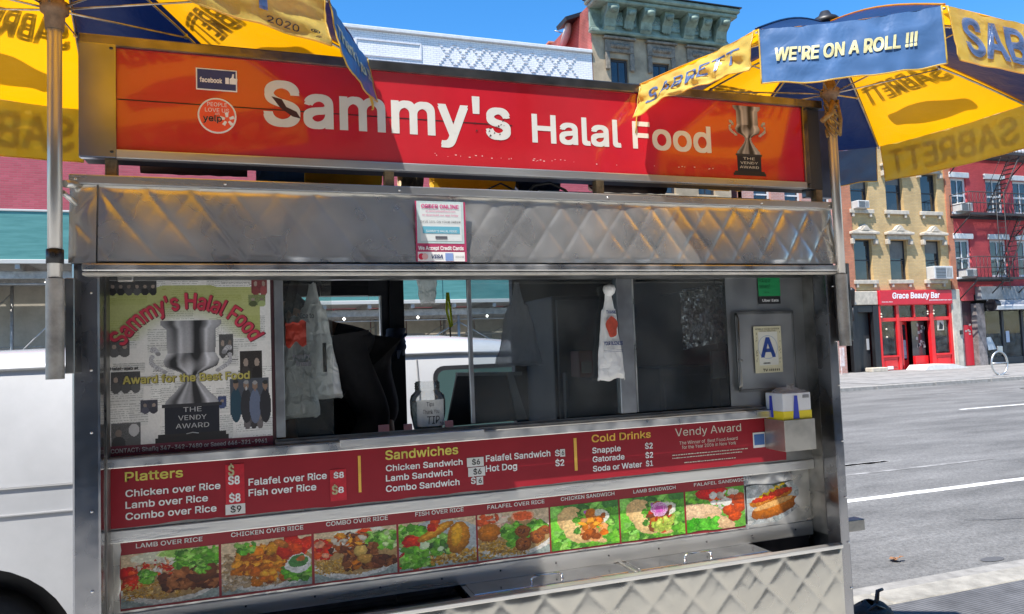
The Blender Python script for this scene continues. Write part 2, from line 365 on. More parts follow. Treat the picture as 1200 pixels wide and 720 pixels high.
gut = mat('gutter_concrete', (.27, .26, .24), .85, var=.35, vscale=4, bump=.3, bscale=100)
b = MB(); b.add([(-60, 3.776, -.116), (60, 3.776, -.116), (60, 4.15, -.116), (-60, 4.15, -.116)], [(0, 1, 2, 3)]); b.build('gutter', gut, kind='structure')
b = MB(); b.box(-80, 80, 18.95, 27, -.2, .0); b.build('far_pavement', mat('far_paving', (.22, .215, .205), .85, var=.25, vscale=1.5), kind='structure')
fk = bpy.data.objects.new('far_kerb', None); link(fk); tag(fk, kind='structure'); fm = None
for i in range(30):
    if fm is None:
        o = MB().bevbox(-1.245, 1.245, 18.72, 18.946, -.2, .006, .015, 1).build('kerb_stone', mat('far_kerb_stone', (.30, .285, .26), .85, var=.25), fk); fm = o.data
    else: o = link(bpy.data.objects.new('kerb_stone', fm), fk)
    o.location = (-20+i*2.5, 0, random.uniform(-.004, .004))
# paving joints of the far pavement as slabs that can be told apart near the shop
fp = bpy.data.objects.new('far_pavement_slabs', None); link(fp); tag(fp, kind='structure'); fm = None
for i in range(14):
    for j in range(4):
        if fm is None: o = MB().box(-.74, .74, -.86, .86, 0, .012).build('slab', mat('far_slab', (.25, .245, .235), .85, var=.25, vscale=2.3), fp); fm = o.data
        else: o = link(bpy.data.objects.new('slab', fm), fp)
        o.location = (20+i*1.5, 19.85+j*1.75, .002+random.uniform(-.004, .004))
# lane markings
PAINT = mat('worn_road_paint', (.74, .73, .70), .7, var=.35, vscale=9)
WORN = mat('rubbed_road_paint', (.30, .295, .285), .8, col2=(.16, .157, .15), vscale=5, lo=.42, hi=.62)
def mark(x0, x1, y, w, m=PAINT):
    b = MB(); n = max(2, int((x1-x0)/.12)); R_ = random.Random(int(x0*10+y*7))
    lo_ = [y-w/2+R_.uniform(-.006, .006) for _ in range(n+1)]; hi_ = [y+w/2+R_.uniform(-.006, .006) for _ in range(n+1)]
    xs = [x0+(x1-x0)*i/n for i in range(n+1)]
    b.add([(x, l, -.116) for x, l in zip(xs, lo_)]+[(x, h, -.116) for x, h in zip(xs, hi_)], [(i, i+1, n+2+i, n+1+i) for i in range(n)])
    b.build('lane_marking', m, kind='structure')
mark(-30, 45, 6.33, .12)
mark(5.2, 8.2, 8.05, .10, WORN); mark(7.35, 8.15, 8.05, .12)
for k in range(-3, 6): mark(14.9+k*9, 17.9+k*9, 12.55, .12)
mark(18, 27, 15.9, .12, WORN); mark(21.3, 24.2, 15.9, .12)
mark(5.4, 9.5, 7.5, .07, WORN)
# asphalt patch and cracks
for (px, py, L_, a) in ((1130, 610, 1.6, -.35),):
    d = at(px, py, 1.); t = -(EYE+.12)/(d.z-EYE); p0 = Vector((d.x*t, t, -.115)); b = MB(); pts = []
    for i in range(12): pts.append(p0+Vector((math.cos(a)*L_*i/11, math.sin(a)*L_*i/11+random.uniform(-.03, .03), 0)))
    vs = [p+Vector((0, -.006, 0)) for p in pts]+[p+Vector((0, .006, 0)) for p in pts]
    b.add(vs, [(i, i+1, 13+i, 12+i) for i in range(11)]); b.build('road_crack', mat('crack_tar', (.06, .06, .06), .7), kind='structure')

# ================================================================== THE FOOD CART
# the cart and all on it are drawn larger at first (its front is 3.06 units wide); scale_about_camera() below shrinks each finished thing about the camera, which shifts its shadows
BEFORE = set(o for o in bpy.data.objects if o.parent is None)
CART_SHRINK = .815  # shrink factor about the camera for all cart things
CART = empty('food_cart', (.96, 3.15, 0), 'stainless steel street food cart with long red sign, menu boards and quilted panels', 'food cart')
def cb(mb, name, m, parent=None, **k):
    o = mb.build(name, m, parent or CART, **k)
    o.location = -CART.location if parent is None else (0, 0, 0)
    return o
XL, XR = -.567, 2.493
FRY, WY = 2.70, 2.85
def quilt(x0, x1, z0, z1, Y, w=.165, h=.165, amp=.0055, dent=.010, step=.0065, seed=0, mode='xz', slope=0.):
    nu, nv = int((x1-x0)/step), int((z1-z0)/step)
    def f(u, v):
        x = x0+(x1-x0)*u; z = z0+(z1-z0)*v
        wob = noise.noise(Vector((x*3, z*3, seed)))*.10
        a, b_ = (x/w+z/h+wob)*PI, (x/w-z/h+wob*.7)*PI
        e = min(u, 1-u)*(x1-x0); g = min(v, 1-v)*(z1-z0); edge = min(1, min(e, g)/.02)
        qa = abs((a/PI+.5) % 1-.5); qb = abs((b_/PI+.5) % 1-.5)
        wb = 1. if seed != 2 else min(1., max(.25, (x+.1)/1.1)); d = amp*((1-math.exp(-qa/.09))*(1-wb*math.exp(-qb/.09)))*(1+.35*noise.noise(Vector((math.floor(a/PI+.5)*3.1, math.floor(b_/PI+.5)*2.3, seed))))+dent*noise.noise(Vector((x*3.0, z*4, 5+seed)))*.5+dent*.12*noise.noise(Vector((x*13, z*15, 9+seed)))
        d *= edge; d += slope*(1-v)
        return (x, Y-d, z) if mode == 'xz' else (Y+d, x, z)
    m = MB(); m.grid(f, nu, nv); return m
# frame posts
def post(x0, x1, y0, y1, z0, z1, m=POST):
    b = MB(); n = 60
    def ring(z):
        k = noise.noise(Vector((x0*9, z*5, 1)))*.0016
        return [(x0, y0-k, z), (x0+.006, y0-.004-k, z), (x1-.006, y0-.004-k, z), (x1, y0-k, z), (x1, y1, z), (x0, y1, z)]
    vs = []; 
    for i in range(n+1): vs += ring(z0+(z1-z0)*i/n)
    b.add(vs, [(i*6+k, i*6+(k+1) % 6, i*6+6+(k+1) % 6, i*6+6+k) for i in range(n) for k in range(6)])
    b.add(vs[:6], [(0, 1, 2, 3, 4, 5)]); b.add(vs[-6:], [(0, 1, 2, 3, 4, 5)]); return b
cb(post(XL, -.488, 2.70, 2.78, -.10, 1.945), 'post', POST)
cb(post(2.445, XR, 2.70, 2.78, -.10, 1.945), 'post', POST)
b = MB()
for z in (1.85, 1.6, 1.4, 1.15, .9, .7, .5, .35):
    for x in (XL+.055, XR-.012): b.lathe((x, 2.694, z), [(.0, -.004), (.004, -.003), (.005, 0), (.004, .003), (0, .004)], 8)
cb(b, 'rivets', ALU)
# outer shell: side walls, back wall with serving door opening, floor, roof
b = MB(); b.box(XL, XL+.02, 2.781, 3.66, -.08, 2.22); cb(b, 'side_wall', STEELD)
b = MB(); b.box(XR-.02, XR, 2.781, 3.66, -.08, 2.22); cb(b, 'side_wall', STEELD)
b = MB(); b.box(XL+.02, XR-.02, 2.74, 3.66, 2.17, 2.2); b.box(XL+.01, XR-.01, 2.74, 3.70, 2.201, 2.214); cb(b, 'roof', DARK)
b = MB(); b.box(XL+.02, XR-.02, 2.72, 3.66, .25, .28); cb(b, 'floor', STEELD)
BY = 3.6
def xat(px, Y, py=420): return at(px, py, Y).x
def zat(px, py, Y): return at(px, py, Y).z
xa, xb, xc, xd = xat(345, BY), xat(457, BY), xat(474, BY), xat(603, BY)
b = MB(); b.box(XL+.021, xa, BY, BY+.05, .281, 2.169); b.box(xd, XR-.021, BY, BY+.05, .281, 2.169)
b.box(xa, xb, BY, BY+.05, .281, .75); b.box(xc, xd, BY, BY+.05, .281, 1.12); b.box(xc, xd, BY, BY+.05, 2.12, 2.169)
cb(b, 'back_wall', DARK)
pil = MB(); pil.bevbox(xb, xc, BY-.03, BY+.06, .281, 2.168, .004); cb(pil, 'door_pillar', BLACK)
dr = MB(); zt, zb_ = zat(430, 347, BY), zat(430, 452, BY)
dr.box(xa, xb-.001, BY+.002, BY+.045, .752, zb_); dr.box(xa, xb-.001, BY+.002, BY+.045, zt, 2.168)
dr.box(xb-.035, xb-.001, BY+.002, BY+.045, zb_, zt); dr.box(xa, xa+.03, BY+.002, BY+.045, zb_, zt)
dro = cb(dr, 'back_door', DARK)
tr_ = MB(); tr_.box(xb-.043, xb-.035, BY-.004, BY+.03, zb_, zt); tr_.box(xa+.03, xb-.035, BY-.004, BY+.03, zb_-.008, zb_); cb(tr_, 'trim', ALU, dro)
hd = MB(); hd.box(xat(390, 3.0), xat(455, 3.0), BY-.08, BY-.03, zat(430, 347, BY-.05), 2.1); hd.box(xat(390, 3.0), xat(455, 3.0), BY-.09, BY-.08, zat(430, 335, BY-.05), zat(430, 331, BY-.05)); cb(hd, 'roller_shutter', BLACK)
# wheels and tow hitch
for wx in (.2, 1.7):
    b = MB(); b.lathe((0, 0, 0), [(.0, -.07), (.12, -.07), (.15, -.05), (.23, -.06), (.26, -.04), (.26, .04), (.23, .06), (.15, .05), (.12, .07), (0, .07)], 28)
    o = cb(b, 'wheel', BLACK); o.rotation_euler.x = PI/2; o.location = Vector((wx, 3.1, -.100))-CART.location
b = MB(); hx, hz = xat(1010, 2.95, 613), zat(1003, 613, 2.95); b.bevbox(XR-.03, hx, 2.93, 2.99, hz-.035, hz+.02, .004); cb(b, 'tow_bar', STEELD)
# hood over the window
hz0, hz1 = 1.62+.330-.012, 1.62+.613
b = quilt(-.487, 2.488, hz0+.012, hz1-.030, FRY-.012, w=.135, h=.19, amp=.0045, dent=.009, seed=2, slope=.024); cb(b, 'hood_panel', STEELQ)
b = quilt(XL-.003, -.492, hz0+.006, hz1-.030, FRY-.012, w=.14, h=.19, amp=.004, dent=.008, seed=4, slope=.024); cb(b, 'hood_end_panel', STEELQ)
b = MB(); b.box(-.4915, -.4875, FRY-.018, FRY-.01, hz0, hz1-.03); cb(b, 'seam_strip', STEELD)
b = MB(); b.box(XL-.003, XR+.003, FRY+.001, FRY+.04, hz0, hz1-.001); cb(b, 'hood_core', STEELD)
b = MB(); b.bevbox(XL-.004, XR+.004, FRY-.027, FRY+.01, hz1-.030, hz1+.002, .004, 2); cb(b, 'hood_top_trim', STEEL)
b = MB(); b.bevbox(-.53, XR-.005, FRY-.052, FRY+.02, hz0-.022, hz0+.004, .005, 2); cb(b, 'hood_bottom_trim', ALU)
b = MB(); b.bevbox(-.53, XR-.005, FRY-.046, FRY+.0, hz0-.034, hz0-.024, .003, 2); cb(b, 'drip_rail', mat('cream_enamel', (.70, .67, .60), .4, var=.25, vscale=12))
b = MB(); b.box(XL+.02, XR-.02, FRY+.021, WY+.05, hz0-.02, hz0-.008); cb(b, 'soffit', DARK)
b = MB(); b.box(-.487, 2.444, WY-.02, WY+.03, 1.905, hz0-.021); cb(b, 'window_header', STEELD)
b = MB()
for x in (-.55, -.1, .5, 1.35, 2.1, 2.47): b.lathe((x, FRY-.028, hz1-.015), [(.0, -.004), (.004, -.003), (.005, 0), (.004, .003), (0, .004)], 8)
cb(b, 'screws', ALU)
# sign box
SX0, SX1, SZ0, SZ1 = -.543, 2.478, 1.62+.676, 1.62+1.090
RX0, RX1, RZ0, RZ1 = -.432, 2.362, 1.62+.708, 1.62+1.052
SIGN = cb(MB().box(SX0+.004, SX1-.004, FRY+.012, FRY+.10, SZ0+.004, SZ1-.004), 'sign_box', mat('sign_case', (.05, .05, .055), .5))
RED = mat('red_sign_acrylic', (.58, .018, .028), .10, var=.10, vscale=2.5, bump=.035, bscale=7, spec=.7, coat=1.0)
b = MB(); b.grid(lambda u, v: (RX0-.01+(RX1-RX0+.02)*u, FRY+.0002+.0003*noise.noise(Vector((u*9, v*2, 3))), RZ0-.01+(RZ1-RZ0+.02)*v), 120, 20)
cb(b, 'sign_face', RED, SIGN)
FRM = mat('bronze_sign_frame', (.30, .28, .25), .30, 1, var=.4, vscale=6, bump=.1)
b = MB(); b.bevbox(SX0, SX1, FRY-.012, FRY+.02, RZ1+.001, SZ1, .004); cb(b, 'frame_rail', FRM, SIGN)
b = MB(); b.bevbox(SX0+.1, SX1-.1, FRY-.010, FRY+.02, SZ0, RZ0-.001, .004); cb(b, 'frame_rail', STEEL, SIGN)
ENDM = mat('blue_grey_end_plate', (.42, .44, .48), .24, 1, var=.15, vscale=5, bump=.08, bscale=6)
b = MB(); b.bevbox(SX0-.002, RX0-.002, FRY-.014, FRY+.018, SZ0-.001, SZ1-.03, .004); cb(b, 'end_plate', ENDM, SIGN)
b = MB(); b.bevbox(RX1+.002, RX1+.03, FRY-.010, FRY+.018, SZ0-.001, SZ1-.03, .004); cb(b, 'frame_stile', FRM, SIGN)
b = MB(); b.bevbox(RX1+.032, SX1+.07, FRY+.03, FRY+.06, SZ0-.03, SZ1-.03, .004); cb(b, 'end_plate', mat('dark_blue_grey_plate', (.22, .24, .28), .3, 1, var=.2), SIGN)
b = MB()
for x, z in ((SX0+.095, SZ1-.045), (SX0+.095, SZ0+.02), (RX1+.016, SZ1-.045), (RX1+.016, SZ0+.02)): b.lathe((x, FRY-.014, z), [(0, -.005), (.005, -.003), (.006, 0), (.005, .003), (0, .005)], 8)
cb(b, 'screws', BLACK, SIGN)
b = MB()
zs = zat(400, 134, FRY); b.box(RX0, xat(600, FRY, 145), FRY-.0005, FRY+.0035, zs-.0022, zs+.0018); cb(b, 'seam', mat('seam_dark_line', (.05, .01, .01), .5), SIGN)  # dark joint between the sign sheets
b = MB(); z1_ = zat(500, 183, FRY); b.box(xat(500, FRY, 180), RX1-.3, FRY+.0005, FRY+.0025, z1_-.0006, z1_+.0006)
for k in range(34):
    x = xat(500, FRY, 180)+random.random()*1.3; z = z1_+.006+random.uniform(-.006, .006); b.box(x, x+random.uniform(.002, .008), FRY-.0004, FRY+.003, z, z+random.uniform(.001, .004))
cb(b, 'paint_chips', mat('pink_chips', (.75, .45, .42), .6), SIGN)
for px in (131, 455, 700, 955):
    x = xat(px, FRY+.03, 195); b = MB(); b.bevbox(x-.018, x+.018, FRY+.012, FRY+.05, hz1+.003, SZ0+.003, .003); cb(b, 'sign_post', mat('rusty_bracket', (.33, .24, .14), .6, .5, var=.5, vscale=20))
# things lying on the roof seen through the gap under the sign
def roll(px0_, px1_, m, Y=2.95, nm='roof_tarp', r=.05):
    a, c = xat(px0_, Y, 208), xat(px1_, Y, 215); b = MB(); b.grid(lambda u, v: (a+(c-a)*u, Y+r*math.cos(2*PI*v)*(1+.2*noise.noise(Vector((u*9, v*3, 1)))), 2.335+r*math.sin(2*PI*v)*(1+.25*noise.noise(Vector((u*7, v*4, 6))))), 30, 16); return cb(b, nm, m)
roll(300, 356, cloth_mat('blue_tarp', (.12, .22, .40), .2)); roll(357, 446, cloth_mat('yellow_tarp', (.75, .45, .03), .25)); roll(468, 494, mat('rusty_bracket', (.33, .24, .14), .6, .5, var=.5, vscale=20)); roll(506, 600, cloth_mat('yellow_tarp', (.75, .45, .03), .25)); roll(604, 652, mat('navy_rag', (.02, .025, .05), .85, var=.5, vscale=40)); roll(692, 778, mat('dark_bar', (.06, .035, .03), .6), r=.03); roll(165, 290, mat('brown_bar', (.22, .12, .10), .6), r=.025)
b = MB(); b.bevbox(1.1, 2.25, FRY+.10, FRY+.25, hz1-.01, hz1+.035, .004); cb(b, 'roof_rail', ALU)
b = MB(); b.bevbox(-.05, .75, FRY+.2, FRY+.24, hz1-.01, hz1+.012, .004); cb(b, 'roof_rail', STEELD)
b = MB(); b.tube([(1.02, FRY+.06, hz1-.01), (1.06, FRY+.05, hz1+.04), (1.13, FRY+.05, hz1+.055), (1.2, FRY+.06, hz1+.03), (1.24, FRY+.06, hz1-.01)], .006, 8)
b.tube([(.8, FRY+.06, hz1-.01), (.92, FRY+.05, hz1+.045), (1.05, FRY+.06, hz1-.01)], .004, 6); cb(b, 'cable', BLACK)
# sign lettering
L1 = MB()
pletters(L1, "Sammy's", (309, 147), (309, 93.5), (599, 165), FRY-.0006, bold=.015)
pletters(L1, "Halal Food", (624, 167), (624, 133.5), (834, 182), FRY-.0006, bold=.015)
cb(L1, 'lettering', mat('sign_lettering', (.74, .72, .66), .3, var=.05, coat=.5), SIGN)
b = MB(); c = at(318, 113, FRY-.0014)
b.add([c+Vector(v)*1. for v in ((0, 0, .0), (.035, 0, -.008), (.05, 0, -.035), (.085, 0, -.05), (.10, 0, -.075), (.07, 0, -.068), (.03, 0, -.04))], [(0, 1, 2, 3, 4, 5, 6)])
c = at(565, 140, FRY-.0014)
for k in range(16):
    q = c+Vector((random.gauss(.06, .04), 0, random.gauss(-.03, .025))); s_ = random.uniform(.002, .006); b.add([q, q+Vector((s_*2, 0, s_)), q+Vector((s_, 0, s_*2))], [(0, 1, 2)])
cb(b, 'lettering_damage', mat('torn_vinyl', (.06, .02, .02), .6), SIGN)
# social stickers
def panel(name, x0, x1, z0, z1, Y, m, parent=None, th=.0012, r=0):
    b = MB(); b.box(x0, x1, Y-th, Y, z0, z1); return cb(b, name, m, parent)
def psticker(name, pl, pr, Y, m, parent=None, th=.0012):
    a, c = at(*pl, Y), at(*pr, Y); return panel(name, min(a.x, c.x), max(a.x, c.x), min(a.z, c.z), max(a.z, c.z), Y, m, parent, th)
st = psticker('blue_sticker', (229.5, 79.5), (278, 108.5), FRY-.001, WHITE)
a, c = at(229.5, 79.5, FRY), at(278, 108.5, FRY); panel('sticker_ground', a.x+.004, c.x-.004, c.z+.004, a.z-.004, FRY-.0022, NAVYP, st, .0006)
b = MB(); pletters(b, "facebook", (234, 96), (234, 90.2), (260.5, 98), FRY-.0034, bold=.02)
t0 = at(264, 98.5, FRY-.0034); b.add([t0+Vector(v) for v in ((0, 0, 0), (.012, 0, 0), (.012, 0, .022), (0, 0, .022))], [(0, 1, 2, 3)])
b.add([t0+Vector(v) for v in ((.014, 0, 0), (.038, 0, 0), (.040, 0, .020), (.028, 0, .022), (.029, 0, .036), (.024, 0, .037), (.021, 0, .024), (.014, 0, .018))], [(0, 1, 2, 3, 4, 5, 6, 7)])
cb(b, 'lettering', WHITE, st)
c = at(254.5, 136, FRY-.001); R_ = (at(277, 137, FRY).x-at(231.5, 136, FRY).x)/2
def disc(name, c, r, th, m, parent, n=40):
    b = MB(); b.prism([(c.x+math.cos(2*PI*k/n)*r, c.z+math.sin(2*PI*k/n)*r) for k in range(n)], c.y-th, c.y); return cb(b, name, m, parent)
st = disc('round_sticker', c, R_, .001, WHITE, None); c.y -= .0015
disc('sticker_ground', c, R_*.91, .0005, mat('sticker_red', (.90, .10, .05), .3), st); c.y -= .0008
b = MB(); y_ = c.y
letters(b, "PEOPLE", c.x-R_*.5, c.x+R_*.52, c.z+R_*.52, c.z+R_*.74, y_, bold=.0)
letters(b, "LOVE US", c.x-R_*.62, c.x+R_*.62, c.z+R_*.20, c.z+R_*.42, y_, bold=.0)
letters(b, "on", c.x-R_*.1, c.x+R_*.12, c.z+R_*.05, c.z+R_*.17, y_)
letters(b, "yelp", c.x-R_*.72, c.x+R_*.24, c.z-R_*.34, c.z+R_*.02, y_-.0006, bold=.06)
for k in range(5):
    t = 2*PI*k/5+.4; d = Vector((math.cos(t), 0, math.sin(t))); q = Vector((c.x+R_*.52, y_, c.z-R_*.18)); s2 = Vector((-d.z, 0, d.x))
    b.add([q+d*.008-s2*.004, q+d*.008+s2*.004, q+d*.024+s2*.006, q+d*.024-s2*.006], [(0, 1, 2, 3)])
cb(b, 'lettering', WHITE, st)
b = MB(); letters(b, "yelp", c.x-R_*.72, c.x+R_*.24, c.z-R_*.34, c.z+R_*.02, y_-.0012, bold=.012); cb(b, 'lettering', INK, st)
# trophy picture at the sign's right end
def trophy(w, h, dark=False):
    p = Pic(w, h); X, Y = p.xx/w, p.yy/h; m = np.zeros((h, w), bool)
    tone = np.array((.42, .38, .34)) if dark else np.array((.42, .42, .44))
    def prof(y):                                    # half width of cup at height y
        return np.interp(y, [0, .03, .05, .07, .27, .33, .38, .43, .47, .52, .60, .66, .70], [.37, .37, .34, .30, .29, .34, .31, .13, .08, .11, .22, .31, .33])
    hw = prof(Y); cup = (np.abs(X-.5) < hw) & (Y < .70)
    t = (X-.5)/np.maximum(hw, .01)
    sh = .55+.22*np.cos(t*7+.8)+.6*np.exp(-((t+.45)/.12)**2)+.45*np.exp(-((t-.6)/.08)**2)-.35*np.exp(-((t-.15)/.18)**2)+.10*np.sin(Y*9+t*2)
    sh = np.clip((sh+.4*((Y > .27) & (Y < .45))*np.sin(t*3+Y*19)-.6)*1.5+.6, .06, 2.0)
    p.a[cup] = (tone*sh[..., None])[cup]; m |= cup
    for s in (-1, 1):
        for k in range(60):
            a = k/59; cx = .5+s*(.30+.15*math.sin(a*PI)*1.1+.02); cy = .22+.20*a
            if a < .35: cx = .5+s*(.42+.05*math.cos(a*6)); cy = .24-.03*math.sin(a*9)+.1*a
            e = ((X-cx)/.03)**2+((Y-cy)/.016)**2 < 1; p.a[e] = tone*(.6+.9*((k*7) % 10)/10); m |= e
    base = (np.abs(X-.5) < .33) & (Y > .70) & (Y < .93); p.a[base] = (.012, .014, .022); m |= base
    ledge = (np.abs(X-.5) < .36) & (Y > .685) & (Y < .715); p.a[ledge] = (.03, .03, .035); m |= ledge
    b2 = (np.abs(X-.5) < .44-.03*(Y < .955)) & (Y > .93); p.a[b2] = (.02, .018, .018); m |= b2
    p.noise(.07, 1); return p, m
p, m_ = trophy(60, 110, True)
bl, br, tl = at(857, 205, FRY-.0006), at(900, 207, FRY-.0006), at(856, 123, FRY-.0006)
def V3(x, z, Y): return Vector((x, Y, z))
o = p.build('trophy_picture', V3(bl.x, bl.z, FRY-.0006), V3(br.x, bl.z, FRY-.0006), V3(bl.x, tl.z, FRY-.0006), V3(br.x, tl.z, FRY-.0006), SIGN, mask=m_)
b = MB(); cx, W2, H2 = (bl.x+br.x)/2, br.x-bl.x, tl.z-bl.z
for k, s in enumerate(("THE", "VENDY", "AWARD")):
    w_ = W2*(.16, .24, .26)[k]; z = bl.z+H2*(.225-.062*k); letters(b, s, cx-w_, cx+w_, z, z+H2*.036, FRY-.0014)
cb(b, 'lettering', CREAM, SIGN)

# ---- windows, poster, mullions
def wx(px, py=420): return xat(px, WY, py)
zwt, zwb = 1.905, 1.327
xs_ = dict(p0=wx(119, 420), p1=wx(322, 420), a0=wx(333), a1=wx(390), b0=wx(550), b1=wx(723, 400), c0=wx(741, 400), c1=wx(853, 400), e1=wx(944, 400))
POST_FR = mat('dark_red_frame', (.06, .02, .025), .45, var=.3)
b = MB(); b.box(-.487, xs_['p1'], WY-.004, WY+.02, 1.29, 1.92); pf = cb(b, 'poster_board', POST_FR)
def poster():
    w, h = 250, 256; p = Pic(w, h, (.78, .77, .74)); rs = np.random.RandomState(3)
    for k in range(60):                                                   # newspaper columns
        x0, y0 = rs.rand()*.9, rs.rand()*.9; ww, hh = .08+rs.rand()*.16, .04+rs.rand()*.12
        g = .62+rs.rand()*.26; p.rect(x0, y0, x0+ww, y0+hh, (g, g, g*.96))
        yy = y0
        while yy < y0+hh-.012:
            n = rs.rand(int(ww*w)+1) < .7; r = int(yy*h); c0 = int(x0*w)
            for q, on in enumerate(n):
                if on and c0+q < w and r < h: p.a[r, c0+q] *= .55
            yy += .0125
    for k in range(9):
        x0, y0 = rs.rand()*.8, rs.rand()*.9; p.rect(x0, y0, x0+.02+rs.rand()*.12, y0+.004, (.08, .08, .08), .5)
    # green yellow band behind the arched title
    X, Y = p.xx/w, p.yy/h; r = np.hypot((X-.48)*1.0, (Y-.62)*1.02)
    band = (r > .37) & (Y < .36) & (X > .02) & (X < .93) & ~((r > .60) & (Y < .06)) & (Y > .05)
    k = np.clip((r-.37)/.12, 0, 1)[..., None]*.78; p.a[band] = (p.a*(1-k)+np.array((.36, .40, .035))*k)[band]
    def photo(x0, y0, x1, y1, base, n=5):
        p.rect(x0, y0, x1, y1, base, .3)
        for q in range(n):
            cx = x0+(x1-x0)*(q+.5)/n; p.ell(cx, y0+(y1-y0)*.42, (x1-x0)/n*.22, (y1-y0)*.16, np.array((.30, .24, .2))*(.6+rs.rand()*.7))
            p.ell(cx, y0+(y1-y0)*.85, (x1-x0)/n*.45, (y1-y0)*.3, np.array(base)*(.3+rs.rand()*1.6))
    photo(.02, .025, .30, .095, (.06, .06, .06), 6); photo(.88, .0, .98, .10, (.20, .05, .05), 2); photo(.86, .11, .97, .17, (.2, .24, .1), 2)
    photo(.02, .36, .14, .44, (.10, .10, .10), 2); photo(.03, .535, .20, .64, (.07, .07, .07), 3); photo(.03, .82, .20, .95, (.12, .12, .12), 2)
    p.ell(.16, .86, .03, .035, (.55, .55, .55)); photo(.20, .70, .30, .765, (.06, .06, .08), 2); photo(.67, .34, .76, .46, (.09, .09, .09), 2)
    photo(.80, .44, .94, .60, (.035, .03, .028), 2); photo(.82, .80, .94, .885, (.09, .08, .08), 3); photo(.66, .70, .71, .76, (.05, .07, .16), 1)
    p.rect(.735, .60, .98, .81, (.07, .08, .10))
    for q, (cx, cy, c) in enumerate(((.77, .655, (.02, .06, .09)), (.835, .66, (.03, .03, .035)), (.89, .665, (.13, .16, .24)), (.955, .665, (.025, .025, .03)))):
        p.ell(cx, cy+.10, .036, .10, c); p.ell(cx, cy-.022, .0165, .026, (.26, .17, .12)); p.ell(cx, cy-.038, .016, .012, (.3, .3, .3) if q in (1, 2) else (.03, .03, .03)); p.ell(cx-.0, cy+.0, .006, .012, (.5, .5, .5) if q == 1 else (.25, .16, .11))
    t, tm = trophy(int(w*.50), int(h*.695)); ox, oy = int(w*.255), int(h*.255)
    sub = p.a[oy:oy+t.h, ox:ox+t.w]; mm = tm[:sub.shape[0], :sub.shape[1]]; sub[mm] = t.a[:sub.shape[0], :sub.shape[1]][mm]
    p.noise(.10, 1); p.rect(0, .945, 1, 1, (.14, .015, .035)); p.rect(.0, 0, .008, 1, (.3, .3, .3)); return p
PY = WY-.006
pa, pb_ = at(122, 322, PY), at(318, 516, PY); pz1, pz0 = 1.62+.283*1.055, 1.62-.300*1.055; px0, px1 = at(123, 420, PY).x, at(318, 420, PY).x
pp = poster().build('poster', V3(px0, pz0, PY), V3(px1, pz0, PY), V3(px0, pz1, PY), V3(px1, pz1, PY), None, m=print_mat('poster_print', .45, .25))
pp.parent = CART; pp.location = -CART.location
PW, PH = px1-px0, pz1-pz0
def arc_text(s, cx, cz, r, a0, a1, capz, Y, bold=.02):
    vs, fs = text_mesh(s, bold, 0, 3, 1.0); vs, fs = sub_if_big(vs, fs, .25); a, b_ = vs[:, 0].min(), vs[:, 0].max()
    th = a0+(vs[:, 0]-a)/(b_-a)*(a1-a0); rr = r+vs[:, 1]/cap()*capz
    return [(cx+math.sin(t)*q, Y, cz+math.cos(t)*q) for t, q in zip(th, rr)], fs
PINKR = mat('title_red', (.60, .05, .09), .45, var=.2, vscale=30); PINKD = mat('title_shadow', (.12, .02, .03), .5)
b = MB()
for k, (dx, dz) in enumerate(((-.003, 0), (.004, 0), (0, .003), (0, -.004))): b.add(*arc_text("Sammy's Halal Food", px0+PW*.493+dx, pz0+PH*.432+dz, PW*.43, -1.09, 1.07, PH*.092, PY-.0012-k*.0001, .019))
cb(b, 'poster_title', PINKD, pp)
b = MB()
for k, (dx, dz) in enumerate(((-.0022, 0), (.0022, 0), (0, .0022), (0, -.0022))): b.add(*arc_text("Sammy's Halal Food", px0+PW*.49+dx, pz0+PH*.435+dz, PW*.43, -1.09, 1.07, PH*.09, PY-.0022-k*.0001, .015))
cb(b, 'poster_title', PINKR, pp)
b = MB(); letters(b, "Award for the Best Food", px0+PW*.105, px0+PW*.865, pz0+PH*.392, pz0+PH*.438, PY-.0012, bold=.05); cb(b, 'poster_lettering', mat('olive_shadow', (.06, .05, .01), .5), pp)
b = MB(); letters(b, "Award for the Best Food", px0+PW*.10, px0+PW*.86, pz0+PH*.395, pz0+PH*.441, PY-.002, bold=.02); cb(b, 'poster_lettering', mat('pale_olive_letters', (.50, .44, .12), .45), pp)
b = MB(); tcx = px0+PW*.505
for k, s in enumerate(("THE", "VENDY", "AWARD")):
    w_ = PW*(.055, .085, .10)[k]; z = pz0+PH*(.222-.046*k); letters(b, s, tcx-w_, tcx+w_, z, z+PH*.027, PY-.0012)
b.tube([(tcx-.02, PY-.001, pz0+PH*.098), (tcx, PY-.0014, pz0+PH*.104), (tcx+.02, PY-.001, pz0+PH*.098)], .0018, 6)
letters(b, "CONTACT: Shafiq 347-342-7480 or Saeed 646-321-9961", px0+PW*.03, px0+PW*.965, pz0+PH*.016, pz0+PH*.040, PY-.0012, bold=.01)
cb(b, 'poster_lettering', mat('silver_letters', (.50, .50, .50), .4), pp)
b = MB(); letters(b, "Halal-ajab at", px0+PW*.03, px0+PW*.19, pz0+PH*.475, pz0+PH*.492, PY-.0012, bold=.03); cb(b, 'poster_lettering', INK, pp)

